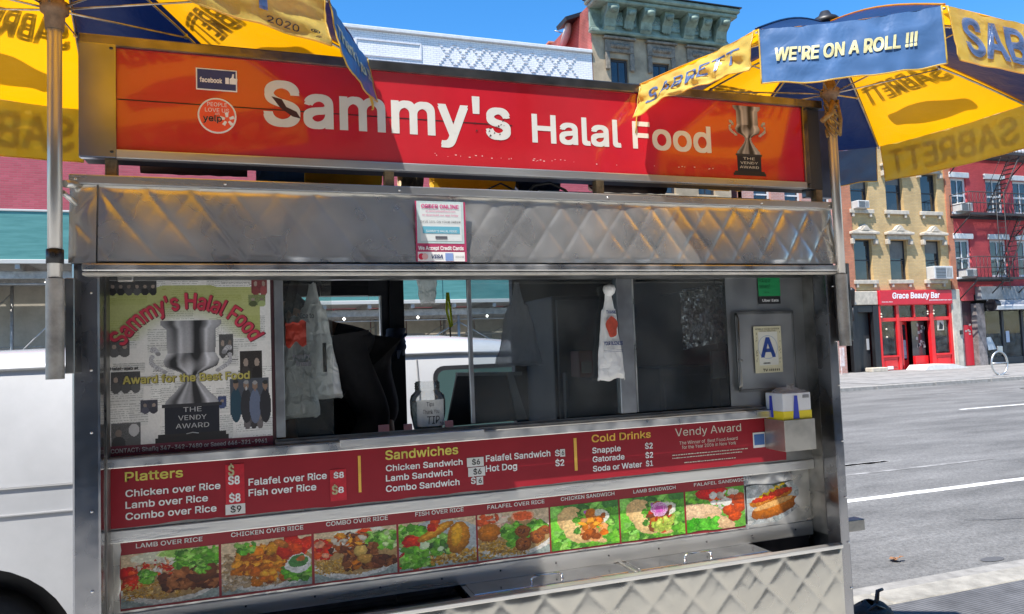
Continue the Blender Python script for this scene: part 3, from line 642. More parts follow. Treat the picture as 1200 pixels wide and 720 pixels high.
MUL = mat('grey_window_bar', (.35, .36, .37), .38, .9, var=.25, vscale=8)
def bar(name, x0, x1, z0=zwb, z1=zwt, y0=WY-.012, y1=WY+.02, m=MUL): b = MB(); b.bevbox(x0, x1, y0, y1, z0, z1, .002, 1); return cb(b, name, m)
bar('mullion', xs_['p1']+.001, xs_['a0'])
bar('mullion', xs_['b1'], xs_['c0'], y0=WY-.016)
bar('mullion', xs_['b0'], xs_['b0']+.017, y0=WY+.0, y1=WY+.016)
bar('mullion', xs_['c0']+.012, xs_['c0']+.018, y0=WY+.001, y1=WY+.014, m=ALU)
GL = glass_mat('window_glass', (.93, .96, .95), .035, .015, 1.5); GLD = glass_mat('dusty_glare_glass', (.80, .84, .86), .05, .05, 1.62)  # GLD: pale film raised beyond dust to stand in for grey reflections
def pane(x0, x1, y, m): b = MB(); b.box(x0, x1, y, y+.004, zwb, zwt); return cb(b, 'window_pane', m)
pane(xs_['a0'], xs_['a1'], WY+.004, glass_mat('hazy_window_glass', (.93, .95, .94), .035, .03, 1.45)); pane(xs_['b0']+.017, xs_['b1'], WY+.004, GLD); pane(xs_['c0']+.018, xs_['c1'], WY+.004, GLD)
# metal panel with little door, right of the windows
PANM = mat('grey_metal_panel', (.36, .37, .37), .42, .9, var=.25, vscale=3, rvar=.1, bump=.06, bscale=14)
b = MB(); b.grid(lambda u, v: (xs_['c1']+(2.444-xs_['c1'])*u, WY+.003*noise.noise(Vector((u*2, v*2, 8))), 1.3+.61*v), 20, 20); cb(b, 'metal_panel', PANM)
da, db_ = at(860, 366, WY), at(931, 458, WY); dz0, dz1 = zat(895, 457, WY), zat(895, 366, WY)
DOOR = MB(); DOOR.bevbox(da.x, db_.x, WY-.016, WY-.004, dz0, dz1, .004); DOOR = cb(DOOR, 'hatch_door', PANM)
b = MB()
for (x0, x1, z0, z1) in ((da.x-.008, db_.x+.004, dz1-.010, dz1+.004), (da.x-.008, db_.x+.004, dz0-.004, dz0+.008), (da.x-.008, da.x+.004, dz0, dz1), (db_.x-.006, db_.x+.004, dz0, dz1)): b.bevbox(x0, x1, WY-.020, WY-.0165, z0, z1, .001, 1)
cb(b, 'door_rim', STEELD, DOOR)
b = MB(); x = da.x-.004; b.tube([(x, WY-.018, dz0+.01), (x, WY-.034, dz0+.03), (x, WY-.034, dz1-.03), (x, WY-.018, dz1-.005)], .0055, 8); b.tube([(x, WY-.03, dz0+.14), (x+.014, WY-.026, dz0+.14)], .006, 8); cb(b, 'door_handle', STEELD, DOOR)
b = quilt(2.80, 2.702, 0, 1, 0) if False else None
# right and left inner cheeks of the recess
CHEEK = mat('grimy_cheek_steel', (.30, .29, .27), .38, .9, var=.45, vscale=6, rvar=.15, bump=.15, bscale=12)
for x in (2.442, -.4875): b = MB(); b.box(x, x+.004, 2.781, 2.94, .72, 1.93); cb(b, 'inner_cheek', CHEEK)
b = MB(); b.box(2.438, 2.4418, 2.781, 2.93, 1.055, 1.075); b.box(2.438, 2.4418, 2.90, 2.912, .72, 1.055); b.box(2.439, 2.4418, 2.781, 2.93, .90, .908)
cb(b, 'cheek_ribs', CHEEK, kind='stuff')
# A-grade card and green sticker
ca = psticker('grade_card', (882.5, 383), (917.5, 436), WY-.0225, mat('card_cream', (.62, .60, .42), .6, var=.08)); 
a, c = at(882.5, 383, WY-.024), at(917.5, 436, WY-.024); cw, ch = c.x-a.x, a.z-c.z
panel('card_field', a.x+cw*.16, c.x-cw*.14, c.z+ch*.16, a.z-ch*.12, WY-.024, mat('card_white', (.66, .68, .62), .6), ca, .0006)
b = MB(); letters(b, "A", a.x+cw*.22, c.x-cw*.24, c.z+ch*.33, c.z+ch*.76, WY-.0262, bold=.03); cb(b, 'lettering', mat('grade_blue', (.02, .06, .28), .5), ca)
b = MB(); cc = Vector((a.x+cw*.49, WY-.0250, c.z+ch*.55)); n = 30
b.add([cc+Vector((math.cos(2*PI*k/n)*r, 0, math.sin(2*PI*k/n)*r)) for r in (cw*.36, cw*.345) for k in range(n)], [(k, (k+1) % n, n+(k+1) % n, n+k) for k in range(n)]); cb(b, 'card_ring', mat('ring_blue', (.30, .38, .52), .5), ca)
b = MB(); Yc = WY-.0258
letters(b, "MOBILE FOOD VENDOR", a.x+cw*.06, c.x-cw*.06, a.z-ch*.075, a.z-ch*.045, Yc); letters(b, "SANITARY INSPECTION", a.x+cw*.2, c.x-cw*.2, a.z-ch*.115, a.z-ch*.092, Yc)
letters(b, "GRADE", a.x+cw*.3, c.x-cw*.45, c.z+ch*.19, c.z+ch*.22, Yc, bold=.03); letters(b, "TV", a.x+cw*.27, a.x+cw*.44, c.z+ch*.03, c.z+ch*.085, Yc, bold=.04)
for k in range(26):
    x = a.x+cw*random.choice((.06, .09, .90, .94)); z = c.z+ch*random.uniform(.18, .86); b.add([(x, Yc, z), (x+.002, Yc, z), (x+.002, Yc, z+.006), (x, Yc, z+.006)], [(0, 1, 2, 3)])
for k in range(6):
    x = a.x+cw*(.5+.07*k); b.add([(x, Yc, c.z+ch*.035), (x+.004, Yc, c.z+ch*.035), (x+.004, Yc, c.z+ch*.08), (x, Yc, c.z+ch*.08)], [(0, 1, 2, 3)])
cb(b, 'lettering', INK, ca)
ga = psticker('green_sticker', (887.5, 321), (914.5, 347), WY-.004, mat('sticker_green', (.02, .30, .10), .45)); a, c = at(887.5, 321, WY-.006), at(914.5, 347, WY-.006)
b = MB(); h_ = a.z-c.z; letters(b, "Pick up or", a.x+.006, a.x+.07, a.z-h_*.38, a.z-h_*.20, WY-.0062); letters(b, "delivery?", a.x+.006, a.x+.066, a.z-h_*.65, a.z-h_*.47, WY-.0062); letters(b, "Order now", a.x+.03, a.x+.06, a.z-h_*.86, a.z-h_*.80, WY-.0062)
cb(b, 'lettering', mat('dark_green_print', (.01, .07, .03), .5), ga)
panel('sticker_foot', a.x, c.x, c.z-.036, c.z-.001, WY-.004, INK, ga); b = MB(); letters(b, "Uber Eats", a.x+.02, c.x-.012, c.z-.026, c.z-.014, WY-.0062, bold=.03); cb(b, 'lettering', WHITE, ga)
# ---- order-online notice on the hood
NY = FRY-.043
a, c = at(486.5, 235.5, NY), at(546.5, 307, NY)
nb = panel('order_notice', a.x-.002, c.x+.002, c.z, a.z, NY, mat('notice_magenta', (.45, .05, .13), .4)); zc_ = lambda f: a.z+(c.z-a.z)*f; xf = lambda f: a.x+(c.x-a.x)*f
panel('notice_sheet', xf(.02), xf(.97), zc_(.70), zc_(.0), NY-.0014, mat('notice_pale_blue', (.48, .60, .60), .4, var=.12, vscale=16), nb, .0006)
panel('notice_field', xf(.09), xf(.92), zc_(.66), zc_(.035), NY-.0022, mat('notice_white', (.64, .68, .68), .4), nb, .0005)
panel('notice_band', xf(.13), xf(.88), zc_(.535), zc_(.42), NY-.003, mat('notice_blue', (.13, .40, .52), .4), nb, .0005)
panel('card_row', xf(.02), xf(.97), zc_(.995), zc_(.84), NY-.0014, WHITE, nb, .0006)
b = MB(); letters(b, "ORDER ONLINE", xf(.11), xf(.87), zc_(.12), zc_(.055), NY-.0040, bold=.015)
letters(b, "at sammyshalalfood.com", xf(.2), xf(.8), zc_(.18), zc_(.15), NY-.004); letters(b, "or download our app today", xf(.13), xf(.86), zc_(.245), zc_(.215), NY-.004)
cb(b, 'lettering', mat('notice_pink', (.62, .07, .24), .4), nb)
b = MB(); letters(b, "SAVE 10% ON YOUR ORDER", xf(.09), xf(.9), zc_(.36), zc_(.325), NY-.004)
b.add([(xf(.38), NY-.004, zc_(.625)), (xf(.62), NY-.004, zc_(.625)), (xf(.62), NY-.004, zc_(.58)), (xf(.38), NY-.004, zc_(.58))], [(0, 1, 2, 3)])
cb(b, 'lettering', mat('notice_grey', (.10, .10, .12), .5), nb)
b = MB(); letters(b, "SAMMY'S HALAL FOOD", xf(.2), xf(.82), zc_(.515), zc_(.48), NY-.0045); letters(b, "We Accept Credit Cards", xf(.03), xf(.95), zc_(.81), zc_(.745), NY-.003, bold=.03); cb(b, 'lettering', WHITE, nb)
b = MB(); letters(b, "VISA", xf(.29), xf(.52), zc_(.95), zc_(.885), NY-.0035, bold=.02, shear=.2); cb(b, 'lettering', NAVYP, nb)
disc('card_logo', V3(xf(.09), zc_(.918), NY-.003), .0115, .0004, mat('logo_red', (.7, .03, .08), .4), nb, 20); disc('card_logo', V3(xf(.16), zc_(.918), NY-.0035), .0115, .0004, mat('logo_pink', (.8, .45, .42), .4), nb, 20)
panel('card_logo', xf(.57), xf(.73), zc_(.985), zc_(.86), NY-.003, mat('logo_blue', (.22, .33, .62), .4), nb, .0004)
b = MB(); letters(b, "DISCOVER", xf(.78), xf(.95), zc_(.935), zc_(.905), NY-.0035); cb(b, 'lettering', mat('notice_grey', (.1, .1, .12), .5), nb)
# ---- sill rails, ledge, menu board
MY = 2.84
b = MB(); b.bevbox(-.487, 2.30, 2.80, 2.88, 1.292, 1.302, .003); cb(b, 'sill', STEEL)
b = MB(); b.bevbox(-.487, 2.26, 2.790, 2.799, 1.268, 1.300, .003); cb(b, 'sill_edge', ALU)
b = MB(); b.bevbox(.05, 2.40, 2.842, 2.849, 1.304, 1.322, .002); b.bevbox(.05, 2.40, 2.822, 2.829, 1.304, 1.314, .002); cb(b, 'window_track', mat('track_grey', (.30, .29, .27), .4, .9, var=.3))
la, lb = xat(398, 2.77, 515), xat(566, 2.77, 505)
b = MB(); b.bevbox(la, lb, 2.755, 2.80, 1.303, 1.312, .002, 1); b.bevbox(la, lb, 2.752, 2.756, 1.285, 1.312, .001, 1); cb(b, 'counter_ledge', STEEL)
mb0, mb1 = 1.058, 1.266
b = MB(); b.box(-.487, 2.442, MY+.006, MY+.03, 1.05, 1.29); cb(b, 'menu_backing', STEELD)
# torn red vinyl, its edge uneven
def torn(x0, x1, z0, z1, Y, jit, name, m, parent=None, seed=0, n=90, amp=.007):
    R = random.Random(seed); xs = [x0+(x1-x0)*i/n for i in range(n+1)]
    lo_ = [z0+amp*(1+noise.noise(Vector((x*6, seed, 0)))+.5*noise.noise(Vector((x*23, seed, 0)))) for x in xs]; hi_ = [z1-amp*.4*(1+noise.noise(Vector((x*4, seed, 9)))) for x in xs]
    poly = [(x, l) for x, l in zip(xs, lo_)]+[(x1+jit*noise.noise(Vector((k*.9, 2, seed))), z0+(z1-z0)*k/6) for k in range(1, 6)]+[(x, h) for x, h in zip(xs[::-1], hi_[::-1])]+[(x0+jit*(noise.noise(Vector((k*.7, 4, seed)))), z1-(z1-z0)*k/8) for k in range(1, 8)]
    bm = bmesh.new(); f = bm.faces.new([bm.verts.new((x, Y, z)) for x, z in poly]); r = bmesh.ops.extrude_face_region(bm, geom=[f])
    for v in r['geom']:
        if isinstance(v, bmesh.types.BMVert): v.co.y += .001
    bmesh.ops.recalc_face_normals(bm, faces=bm.faces); bmesh.ops.triangulate(bm, faces=bm.faces); bm.verts.index_update()
    mb = MB(); mb.add([v.co for v in bm.verts], [[v.index for v in f.verts] for f in bm.faces]); bm.free(); return cb(mb, name, m, parent)
MRED = mat('menu_red_vinyl', (.31, .013, .024), .4, var=.10, vscale=4, coat=.06, bump=.04, bscale=10, spec=.35)
MENU = torn(xat(127, MY, 585), xat(921, MY, 530), mb0-.002, mb1, MY, .02, 'menu_board', MRED, seed=3)
TY = MY-.0016
Wt, Yl = MB(), MB()
P_ = lambda mb, s, x, zb, zt_, xr, bold=.013, yr=None: pletters(mb, s, (x, zb), (x, zt_), (xr, yr if yr else zb-(xr-x)*.1), TY, bold=bold)
P_(Yl, "Platters", 146.3, 565, 553.7, 214.5)
P_(Wt, "Chicken over Rice", 147, 583, 574.7, 258.3); P_(Wt, "Lamb over Rice", 147, 596.7, 588.3, 243.7); P_(Wt, "Combo over Rice", 147, 610, 601.6, 253.8)
P_(Wt, "Falafel over Rice", 291.3, 569.5, 561.3, 383); P_(Wt, "Fish over Rice", 291.3, 582, 573.8, 370.7)
P_(Yl, "Sandwiches", 451.6, 539.4, 528.3, 537); P_(Wt, "Chicken Sandwich", 452.3, 552.8, 545.5, 542.2); P_(Wt, "Lamb Sandwich", 452.3, 564.6, 557.2, 530.3); P_(Wt, "Combo Sandwich", 452.3, 577, 569.4, 538.6)
P_(Wt, "Falafel Sandwich", 569.5, 541.5, 534, 645); P_(Wt, "Hot Dog", 569.5, 553.3, 545.7, 606); P_(Wt, "$", 650.5, 535, 528, 656); P_(Wt, "$2", 651, 546.8, 539.2, 661.3)
P_(Wt, "$", 552, 567.5, 560, 557.5)
GO = MB(); P_(GO, "Cold Drinks", 693.5, 518.8, 510, 762.7); P_(Wt, "Snapple", 694.2, 531.7, 524.9, 727.5); P_(Wt, "Gatorade", 694.6, 542, 535.3, 732); P_(Wt, "Soda or Water", 695, 553, 546.3, 752.5)
P_(Wt, "$2", 756, 526.5, 519.6, 765); P_(Wt, "$2", 756.5, 537.3, 530.6, 765.4); P_(Wt, "$1", 757, 546.9, 540.4, 765.4)
CR = MB(); P_(CR, "Vendy Award", 791.5, 511.7, 502.6, 868.5, bold=-.004); P_(CR, "The Winner of  Best Food Award", 796.3, 521.5, 517.6, 864.4, bold=.0); P_(CR, "for the Year 2006 in New York", 799.4, 526.5, 522.6, 862.7, bold=.0)
for row, (x0, x1, y0) in enumerate(((788, 873, 534.5), (788, 868, 538), (802, 862, 543))):     # lines of print too small to read
    a, c = at(x0, y0, TY), at(x1, y0-(x1-x0)*.09, TY); x = a.x; R = random.Random(row)
    while x < c.x:
        w_ = R.uniform(.004, .016); hgt = R.uniform(.003, .0045); CR.add([(x, TY, a.z), (x+w_, TY, a.z), (x+w_, TY, a.z+hgt), (x, TY, a.z+hgt)], [(0, 1, 2, 3)]); x += w_+R.uniform(.0015, .004)
cb(Wt, 'lettering', WHITE, MENU); cb(Yl, 'heading', YELP, MENU); cb(GO, 'heading', GOLDP, MENU); cb(CR, 'lettering', CREAM, MENU)
for p0, p1 in (((419.3, 534.5), (423.6, 577)), ((672, 513.8), (677, 551.5))):
    a, c = at(*p0, TY), at(*p1, TY); panel('divider_bar', a.x, c.x, c.z, a.z, TY, GOLDP, MENU, .0004)
# steel showing where the bottom edge of the vinyl is torn off
PRR = mat('price_red', (.55, .015, .03), .35, var=.2, vscale=40)
def price(pl, pr, s, m, tm, tb=(.15, .2, .85, .8), Y=TY-.0008):
    a, c = at(*pl, Y), at((pr[0]), pr[1], Y); z1_, z0_ = at(pl[0], pl[1], Y).z, at(pl[0], pr[1], Y).z
    o = panel('price_sticker', a.x, c.x, z0_, z1_, Y, m, MENU, .0005)
    if s:
        b = MB(); w_, h_ = c.x-a.x, z1_-z0_; letters(b, s, a.x+w_*tb[0], a.x+w_*tb[2], z0_+h_*tb[1], z0_+h_*tb[3], Y-.0012, bold=.01); q = cb(b, 'price', tm, MENU)
price((264, 545), (287, 594), None, PRR, WHITE); price((264.2, 592), (287.6, 604), "$9", mat('price_white', (.7, .69, .66), .5), INK, (.25, .2, .8, .82), TY-.002)
b = MB(); pletters(b, "$8", (268.5, 589.3), (268.5, 579.3), (282, 588), TY-.0024, bold=.03); pletters(b, "$8", (267.5, 568.5), (267.5, 558.5), (281, 567), TY-.0024, bold=.03); cb(b, 'price', WHITE, MENU)
b = MB(); pletters(b, "$", (267.5, 558), (267.5, 545.5), (274.5, 558), TY-.003, bold=.03); cb(b, 'price', mat('price_yellow', (.5, .46, .25), .5), MENU)
price((386.5, 551), (406.5, 588), None, PRR, WHITE); b = MB(); pletters(b, "$8", (391, 561), (391, 554), (403, 560), TY-.0024, bold=.02); pletters(b, "8", (396.5, 578), (396.5, 571), (403, 578), TY-.0024, bold=.02); cb(b, 'price', WHITE, MENU)
b = MB(); pletters(b, "$", (389, 580), (389, 569.5), (396, 579), TY-.0026, bold=.03); cb(b, 'price', mat('price_yellow', (.5, .46, .25), .5), MENU)
PWm = mat('price_white', (.7, .69, .66), .5)
price((547, 537.2), (567, 547.8), "$6", PWm, INK, (.3, .2, .78, .82)); price((548.5, 548.6), (568.7, 559.2), "$6", PWm, INK, (.3, .2, .78, .82), TY-.0016); price((558.3, 559.2), (566.3, 568.6), "6", PWm, INK, (.3, .2, .8, .82)); price((656.2, 526.8), (662.3, 535.6), "6", PWm, INK, (.3, .2, .8, .82))
psticker('blue_card', (882, 507.5), (897, 524), TY-.0005, WHITE, MENU, .0004); psticker('blue_card', (883.5, 509.5), (896, 521), TY-.0012, mat('card_blue', (.08, .18, .45), .4), MENU, .0004)
# rail below menu
b = MB(); b.bevbox(-.487, 2.442, MY-.002, 2.94, 1.010, 1.054, .004); cb(b, 'steel_rail', STEEL)
# picture strip on quilted steel
TYS = 2.87
b = quilt(-.487, 2.442, .70, 1.009, TYS+.010, w=.16, h=.2, amp=.004, dent=.006, seed=6, step=.012); cb(b, 'back_panel', STEELQ)
STRIP = torn(xat(141, TYS, 680), xat(873, TYS, 600), .772, 1.009, TYS, .014, 'picture_strip', mat('strip_red_vinyl', (.33, .016, .026), .4, var=.12, vscale=5, coat=.05), seed=9, amp=.003)
SY = TYS-.0015
LB = MB()
for s, x, yb, yt, xr in (("LAMB OVER RICE", 159.3, 642.9, 637.5, 237.3), ("CHICKEN OVER RICE", 270.8, 629.8, 624.6, 355.5), ("COMBO OVER RICE", 382.2, 617.2, 612, 454.5), ("FISH OVER RICE", 486.7, 605.5, 600.6, 543.3), ("FALAFEL OVER RICE", 571.2, 597.2, 592.7, 638), ("CHICKEN SANDWICH", 657.3, 587.4, 583, 720), ("LAMB SANDWICH", 742.3, 578.6, 574.5, 791.7), ("FALAFEL SANDWICH", 813.3, 570.4, 566.6, 876)):
    pletters(LB, s, (x, yb), (x, yt), (xr, yb-(xr-x)*.12), SY, bold=.011)
cb(LB, 'lettering', WHITE, STRIP)
def food(kind):
    p = Pic(150, 120, (.62, .60, .56)); rs = p.rs
    G1 = [(.10, .30, .04), (.16, .40, .06), (.06, .18, .03), (.25, .45, .12)]; Rd = [(.50, .05, .02), (.62, .10, .04), (.40, .03, .02)]; Or = [(.50, .17, .03), (.36, .10, .03), (.60, .28, .07), (.24, .07, .02)]
    Br = [(.12, .035, .018), (.20, .07, .03), (.07, .022, .014), (.28, .11, .05)]; Ric = [(.42, .24, .06), (.52, .32, .10), (.30, .15, .04), (.55, .40, .18)]
    Wh = [(.62, .60, .54), (.55, .50, .42), (.70, .68, .62)]
    if kind in ('lamb', 'chicken', 'combo', 'fish', 'falafel'):
        p.rect(0, 0, 1, 1, (.50, .40, .28)); p.rect(0, .82, 1, 1, (.26, .30, .28), .08)
        p.ell(.5, .56, .56, .44, (.60, .58, .54)); p.ell(.5, .52, .53, .39, (.30, .20, .10))
    if kind == 'lamb':
        p.ell(.42, .10, .32, .12, (.62, .62, .5)); p.ell(.55, .05, .2, .09, (.25, .40, .12), edge=(.50, .55, .3))
        p.scatter(26, (.02, .30, .20, .60), .07, Rd); p.scatter(60, (.15, .18, .55, .48), .05, Rd+[(.60, .30, .18)]+Wh, (.2, .4)); p.scatter(130, (.56, .06, .98, .42), .05, G1)
        p.scatter(300, (.02, .55, .60, .86), .018, Ric, (.35, .5)); p.scatter(100, (.42, .44, .96, .74), .07, Br, (.4, .7)); p.ell(.88, .50, .09, .17, (.12, .04, .02), .5, shade=.5); p.scatter(30, (.20, .35, .32, .55), .04, G1); p.scatter(16, (.75, .33, .88, .5), .035, G1)
    if kind == 'chicken':
        p.scatter(80, (.0, .2, .35, .9), .04, [(.38, .28, .18), (.5, .4, .28), (.28, .2, .12)]); p.scatter(260, (.0, .50, .62, .92), .022, [(.42, .34, .26), (.55, .46, .36), (.30, .22, .15)], (.35, .5))
        p.scatter(150, (.15, .12, .72, .62), .06, Or, (.4, .8)); p.scatter(40, (.35, .5, .72, .85), .05, Or); p.scatter(22, (.65, .04, .98, .36), .09, Rd, (.6, .9)); p.ell(.55, .2, .06, .14, (.55, .26, .06), .3, shade=.5); p.ell(.66, .12, .05, .12, (.4, .15, .05), -.8, shade=.5)
        p.scatter(30, (.17, .05, .36, .22), .035, G1); p.scatter(50, (.68, .6, .98, .88), .05, G1); p.ell(.84, .55, .15, .19, (.62, .62, .58)); p.ell(.84, .50, .12, .12, (.06, .16, .05)); p.ell(.88, .46, .05, .05, (.35, .12, .05))
    if kind == 'combo':
        p.ell(.55, .05, .3, .1, (.70, .66, .58)); p.ell(.6, .08, .1, .09, (.55, .08, .04), edge=(.62, .3, .2)); p.scatter(30, (.0, .2, .18, .55), .06, Rd+[(.62, .3, .2)])
        p.scatter(140, (.62, .12, .98, .45), .045, G1+[(.45, .55, .3)]); p.scatter(100, (.2, .1, .6, .42), .045, Wh[:2]+Or+Br); p.scatter(260, (.02, .55, .45, .86), .018, Ric, (.35, .5)); p.scatter(110, (.35, .35, .75, .82), .055, Br+Or[:1], (.4, .8)); p.scatter(50, (.6, .62, .95, .8), .06, Br[:3]); p.ell(.55, .45, .08, .12, (.55, .38, .14), .4, shade=.4); p.ell(.6, .62, .09, .1, (.42, .24, .08), .2, shade=.5)
    if kind == 'fish':
        p.ell(.5, .5, .6, .5, (.35, .38, .38)); p.scatter(80, (.02, .08, .35, .5), .06, G1+[(.35, .5, .2)]); p.scatter(26, (.02, .3, .28, .9), .075, Rd, (.7, 1)); p.scatter(70, (.05, .55, .4, .92), .06, G1); p.scatter(160, (.4, .70, .98, .95), .025, Ric)
        p.scatter(70, (.3, .3, .65, .75), .06, G1+[(.5, .6, .4), (.05, .1, .04)]); p.ell(.47, .24, .27, .10, (.50, .22, .035), -.55, shade=.45); p.ell(.47, .22, .2, .04, (.62, .33, .08), -.55, shade=.3); p.ell(.76, .42, .15, .34, (.48, .20, .03), .12, shade=.5); p.ell(.74, .36, .07, .24, (.62, .33, .07), .12, shade=.3); p.scatter(10, (.38, .0, .5, .2), .05, Rd)
    if kind == 'falafel':
        p.scatter(50, (.0, .05, .4, .45), .08, [(.62, .42, .33), (.66, .55, .44), (.5, .1, .05)], (.3, .5)); p.ell(.62, .12, .16, .12, (.55, .12, .06), edge=(.62, .3, .2)); p.ell(.15, .4, .16, .2, (.45, .16, .04), shade=.5); p.scatter(230, (.0, .6, .7, .95), .02, Ric+[(.5, .28, .06)])
        p.scatter(120, (.35, .3, .95, .55), .05, G1); p.poly([(.32, .45), (.7, .38), (.78, .62), (.45, .82)], (.12, .30, .05)); p.scatter(40, (.42, .5, .7, .75), .05, G1[:3])
        for cx, cy, r in ((.62, .46, .11), (.82, .62, .12), (.62, .74, .12), (.92, .5, .09)): p.ell(cx, cy, r, r*1.25, (.26, .085, .03), shade=.5); p.scatter(20, (cx-r*.6, cy-r*.6, cx+r*.6, cy+r*.6), .016, Br)
    if kind in ('csand', 'lsand'):
        p.rect(0, 0, 1, 1, (.10, .30, .05)); p.scatter(70, (0, 0, 1, 1), .13, [(.14, .38, .06), (.08, .24, .04), (.22, .46, .12), (.05, .16, .04)], (.5, 1), .2); p.scatter(60, (0, .7, 1, 1), .06, G1)
        p.ell(.30, .35, .2, .32, (.60, .42, .22), -.35, shade=.25); p.ell(.45, .55, .26, .36, (.62, .45, .24), -.75, shade=.25); p.ell(.66, .86, .16, .06, (.62, .44, .24), .3, shade=.2)
        p.scatter(70, (.35, .18, .9, .65), .05, G1); p.ell(.72, .34, .14, .16, (.62, .62, .52)); p.ell(.55, .22, .09, .05, (.35, .12, .35), .4)
        F = Or+[(.62, .18, .05), (.62, .30, .14)] if kind == 'csand' else Or[:2]+Br[:3]+[(.5, .06, .03)]
        p.scatter(50, (.42, .2, .8, .85), .065, F, (.5, .9), shape=lambda x, y: (x-.62)**2/.04+(y-.5)**2/.10 < 1)
        if kind == 'lsand':
            for r in (.13, .10, .07): p.ell(.6, .33, r, r*1.3, (.45, .12, .35), .3, edge=(.62, .45, .58))
            p.scatter(30, (.5, .55, .8, .85), .05, [(.5, .55, .15), (.35, .45, .1)])
    if kind == 'fsand':
        p.rect(0, 0, 1, 1, (.12, .30, .06)); p.scatter(60, (0, .1, .3, .4), .06, G1); p.ell(.45, .1, .28, .16, (.55, .02, .015), shade=.4); p.ell(.2, .52, .4, .2, (.62, .45, .30), .15, shade=.2); p.ell(.55, .8, .3, .14, (.60, .42, .26), .5, shade=.2)
        p.scatter(18, (.45, .1, .75, .6), .07, Wh+Rd+G1[:2]); p.scatter(20, (.55, .3, .85, .6), .06, Wh+Rd+G1[:1]);
        for cx, cy in ((.82, .28), (.9, .5), (.72, .55), (.82, .72), (.92, .3)): p.ell(cx, cy, .11, .14, (.50, .09, .02), shade=.5)
        p.ell(.68, .35, .09, .1, (.62, .6, .55)); p.ell(.8, .12, .1, .08, (.6, .58, .5)); p.scatter(90, (.0, .72, .5, .98), .06, [(.06, .32, .03), (.12, .42, .06)])
    if kind == 'dog':
        p.rect(0, 0, 1, 1, (.42, .44, .44)); p.scatter(40, (0, 0, 1, 1), .1, [(.5, .52, .52), (.35, .38, .38), (.6, .6, .58)]); p.scatter(16, (.5, .04, .8, .25), .035, [(.1, .14, .06), (.03, .05, .02)])
        p.ell(.46, .42, .42, .15, (.52, .20, .05), -.24, shade=.4); p.ell(.48, .36, .40, .085, (.52, .06, .015), -.24, shade=.4); p.ell(.52, .66, .46, .20, (.45, .15, .035), -.24, shade=.55); p.ell(.50, .56, .40, .07, (.62, .36, .16), -.24, shade=.2)
        for k in range(20): p.ell(.25+.024*k, .36-.012*k+.03*math.sin(k*1.3), .02, .03, (.65, .42, .04))
    p.organic(); return p
bounds = [('lamb', 141.5, 256.5), ('chicken', 259.5, 365.3), ('combo', 368.3, 465), ('fish', 467.5, 558), ('falafel', 560, 643.5), ('csand', 645.5, 725), ('lsand', 727, 802), ('fsand', 804, 872.5), ('dog', 875, 936)]
fz1, fz0 = zat(256, 639, SY), zat(256, 690, SY)
for k, (nm, x0, x1) in enumerate(bounds):
    ym = 680-(x0-140)*.125; a, c = at(x0, ym, SY).x, at(x1, ym-8, SY).x; pic = food(nm); mk = None
    zt_, zb2 = (zat(256, 638.5, SY), .783)
    if nm == 'dog':
        X, Y = pic.xx/pic.w, pic.yy/pic.h; mk = (Y < 1.02-.30*np.clip((X-.45)/.5, 0, 1)**1.5) & (Y > .10-.02*np.sin(X*9)) & (X < .97-.07*np.sin(Y*14)); zt_ += .012
    if nm == 'fsand':
        X, Y = pic.xx/pic.w, pic.yy/pic.h; mk = Y < 1.0-.03*np.sin(X*7)
    pic.build('food_photo', V3(a, zb2, SY), V3(c, zb2, SY), V3(a, zt_, SY), V3(c, zt_, SY), STRIP, mask=mk)
b = MB(); b.bevbox(-.487, 2.442, TYS+.001, 2.93, .700, .766, .004); o = cb(b, 'strip_rail', STEEL)
b = MB()
for k in range(12): b.lathe((-.3+k*.24, TYS-.001, .735), [(0, -.003), (.003, -.003), (.004, 0), (.003, .003), (0, .003)], 8)
cb(b, 'screws', BLACK)
# counter well, two lids with handles
b = MB(); b.box(-.487, 2.44, 2.722, 2.93, .60, .612); b.box(-.487, 2.44, 2.899, 2.93, .612, .700); cb(b, 'counter_well', mat('dark_well_steel', (.10, .10, .11), .35, .9, var=.4, vscale=6, rvar=.12))
LIDM = mat('lid_steel', (.78, .77, .76), .12, .95, var=.18, vscale=7, rvar=.1)
def lid(xa_, xb_, name='lid'):
    b = MB(); b.bevbox(xa_, xb_, 2.722, 2.884, .684, .698, .003); b.bevbox(xa_+.02, xb_-.02, 2.735, 2.872, .698, .701, .001, 1); o = cb(b, name, LIDM)
    xm = (xa_+xb_)/2-.02; b = MB(); b.tube([(xm-.065, 2.765, .70), (xm-.063, 2.765, .722), (xm-.052, 2.765, .728), (xm+.052, 2.765, .728), (xm+.063, 2.765, .722), (xm+.065, 2.765, .70)], .0055, 10); cb(b, 'handle', LIDM, o); return o
lid(xat(545, 2.8, 680), xat(733, 2.8, 665)); lid(xat(737, 2.8, 660), xat(893, 2.8, 650))
b = MB(); b.bevbox(.0, xat(541, 2.8, 680), 2.722, 2.896, .668, .676, .002, 1); cb(b, 'counter_shelf', mat('dark_shelf_steel', (.24, .24, .26), .15, 1, var=.3))
b = MB(); b.bevbox(xat(733, 2.8, 665)+.003, xat(737, 2.8, 660)-.002, 2.722, 2.884, .672, .704, .001, 1); cb(b, 'lid_divider', ALU)
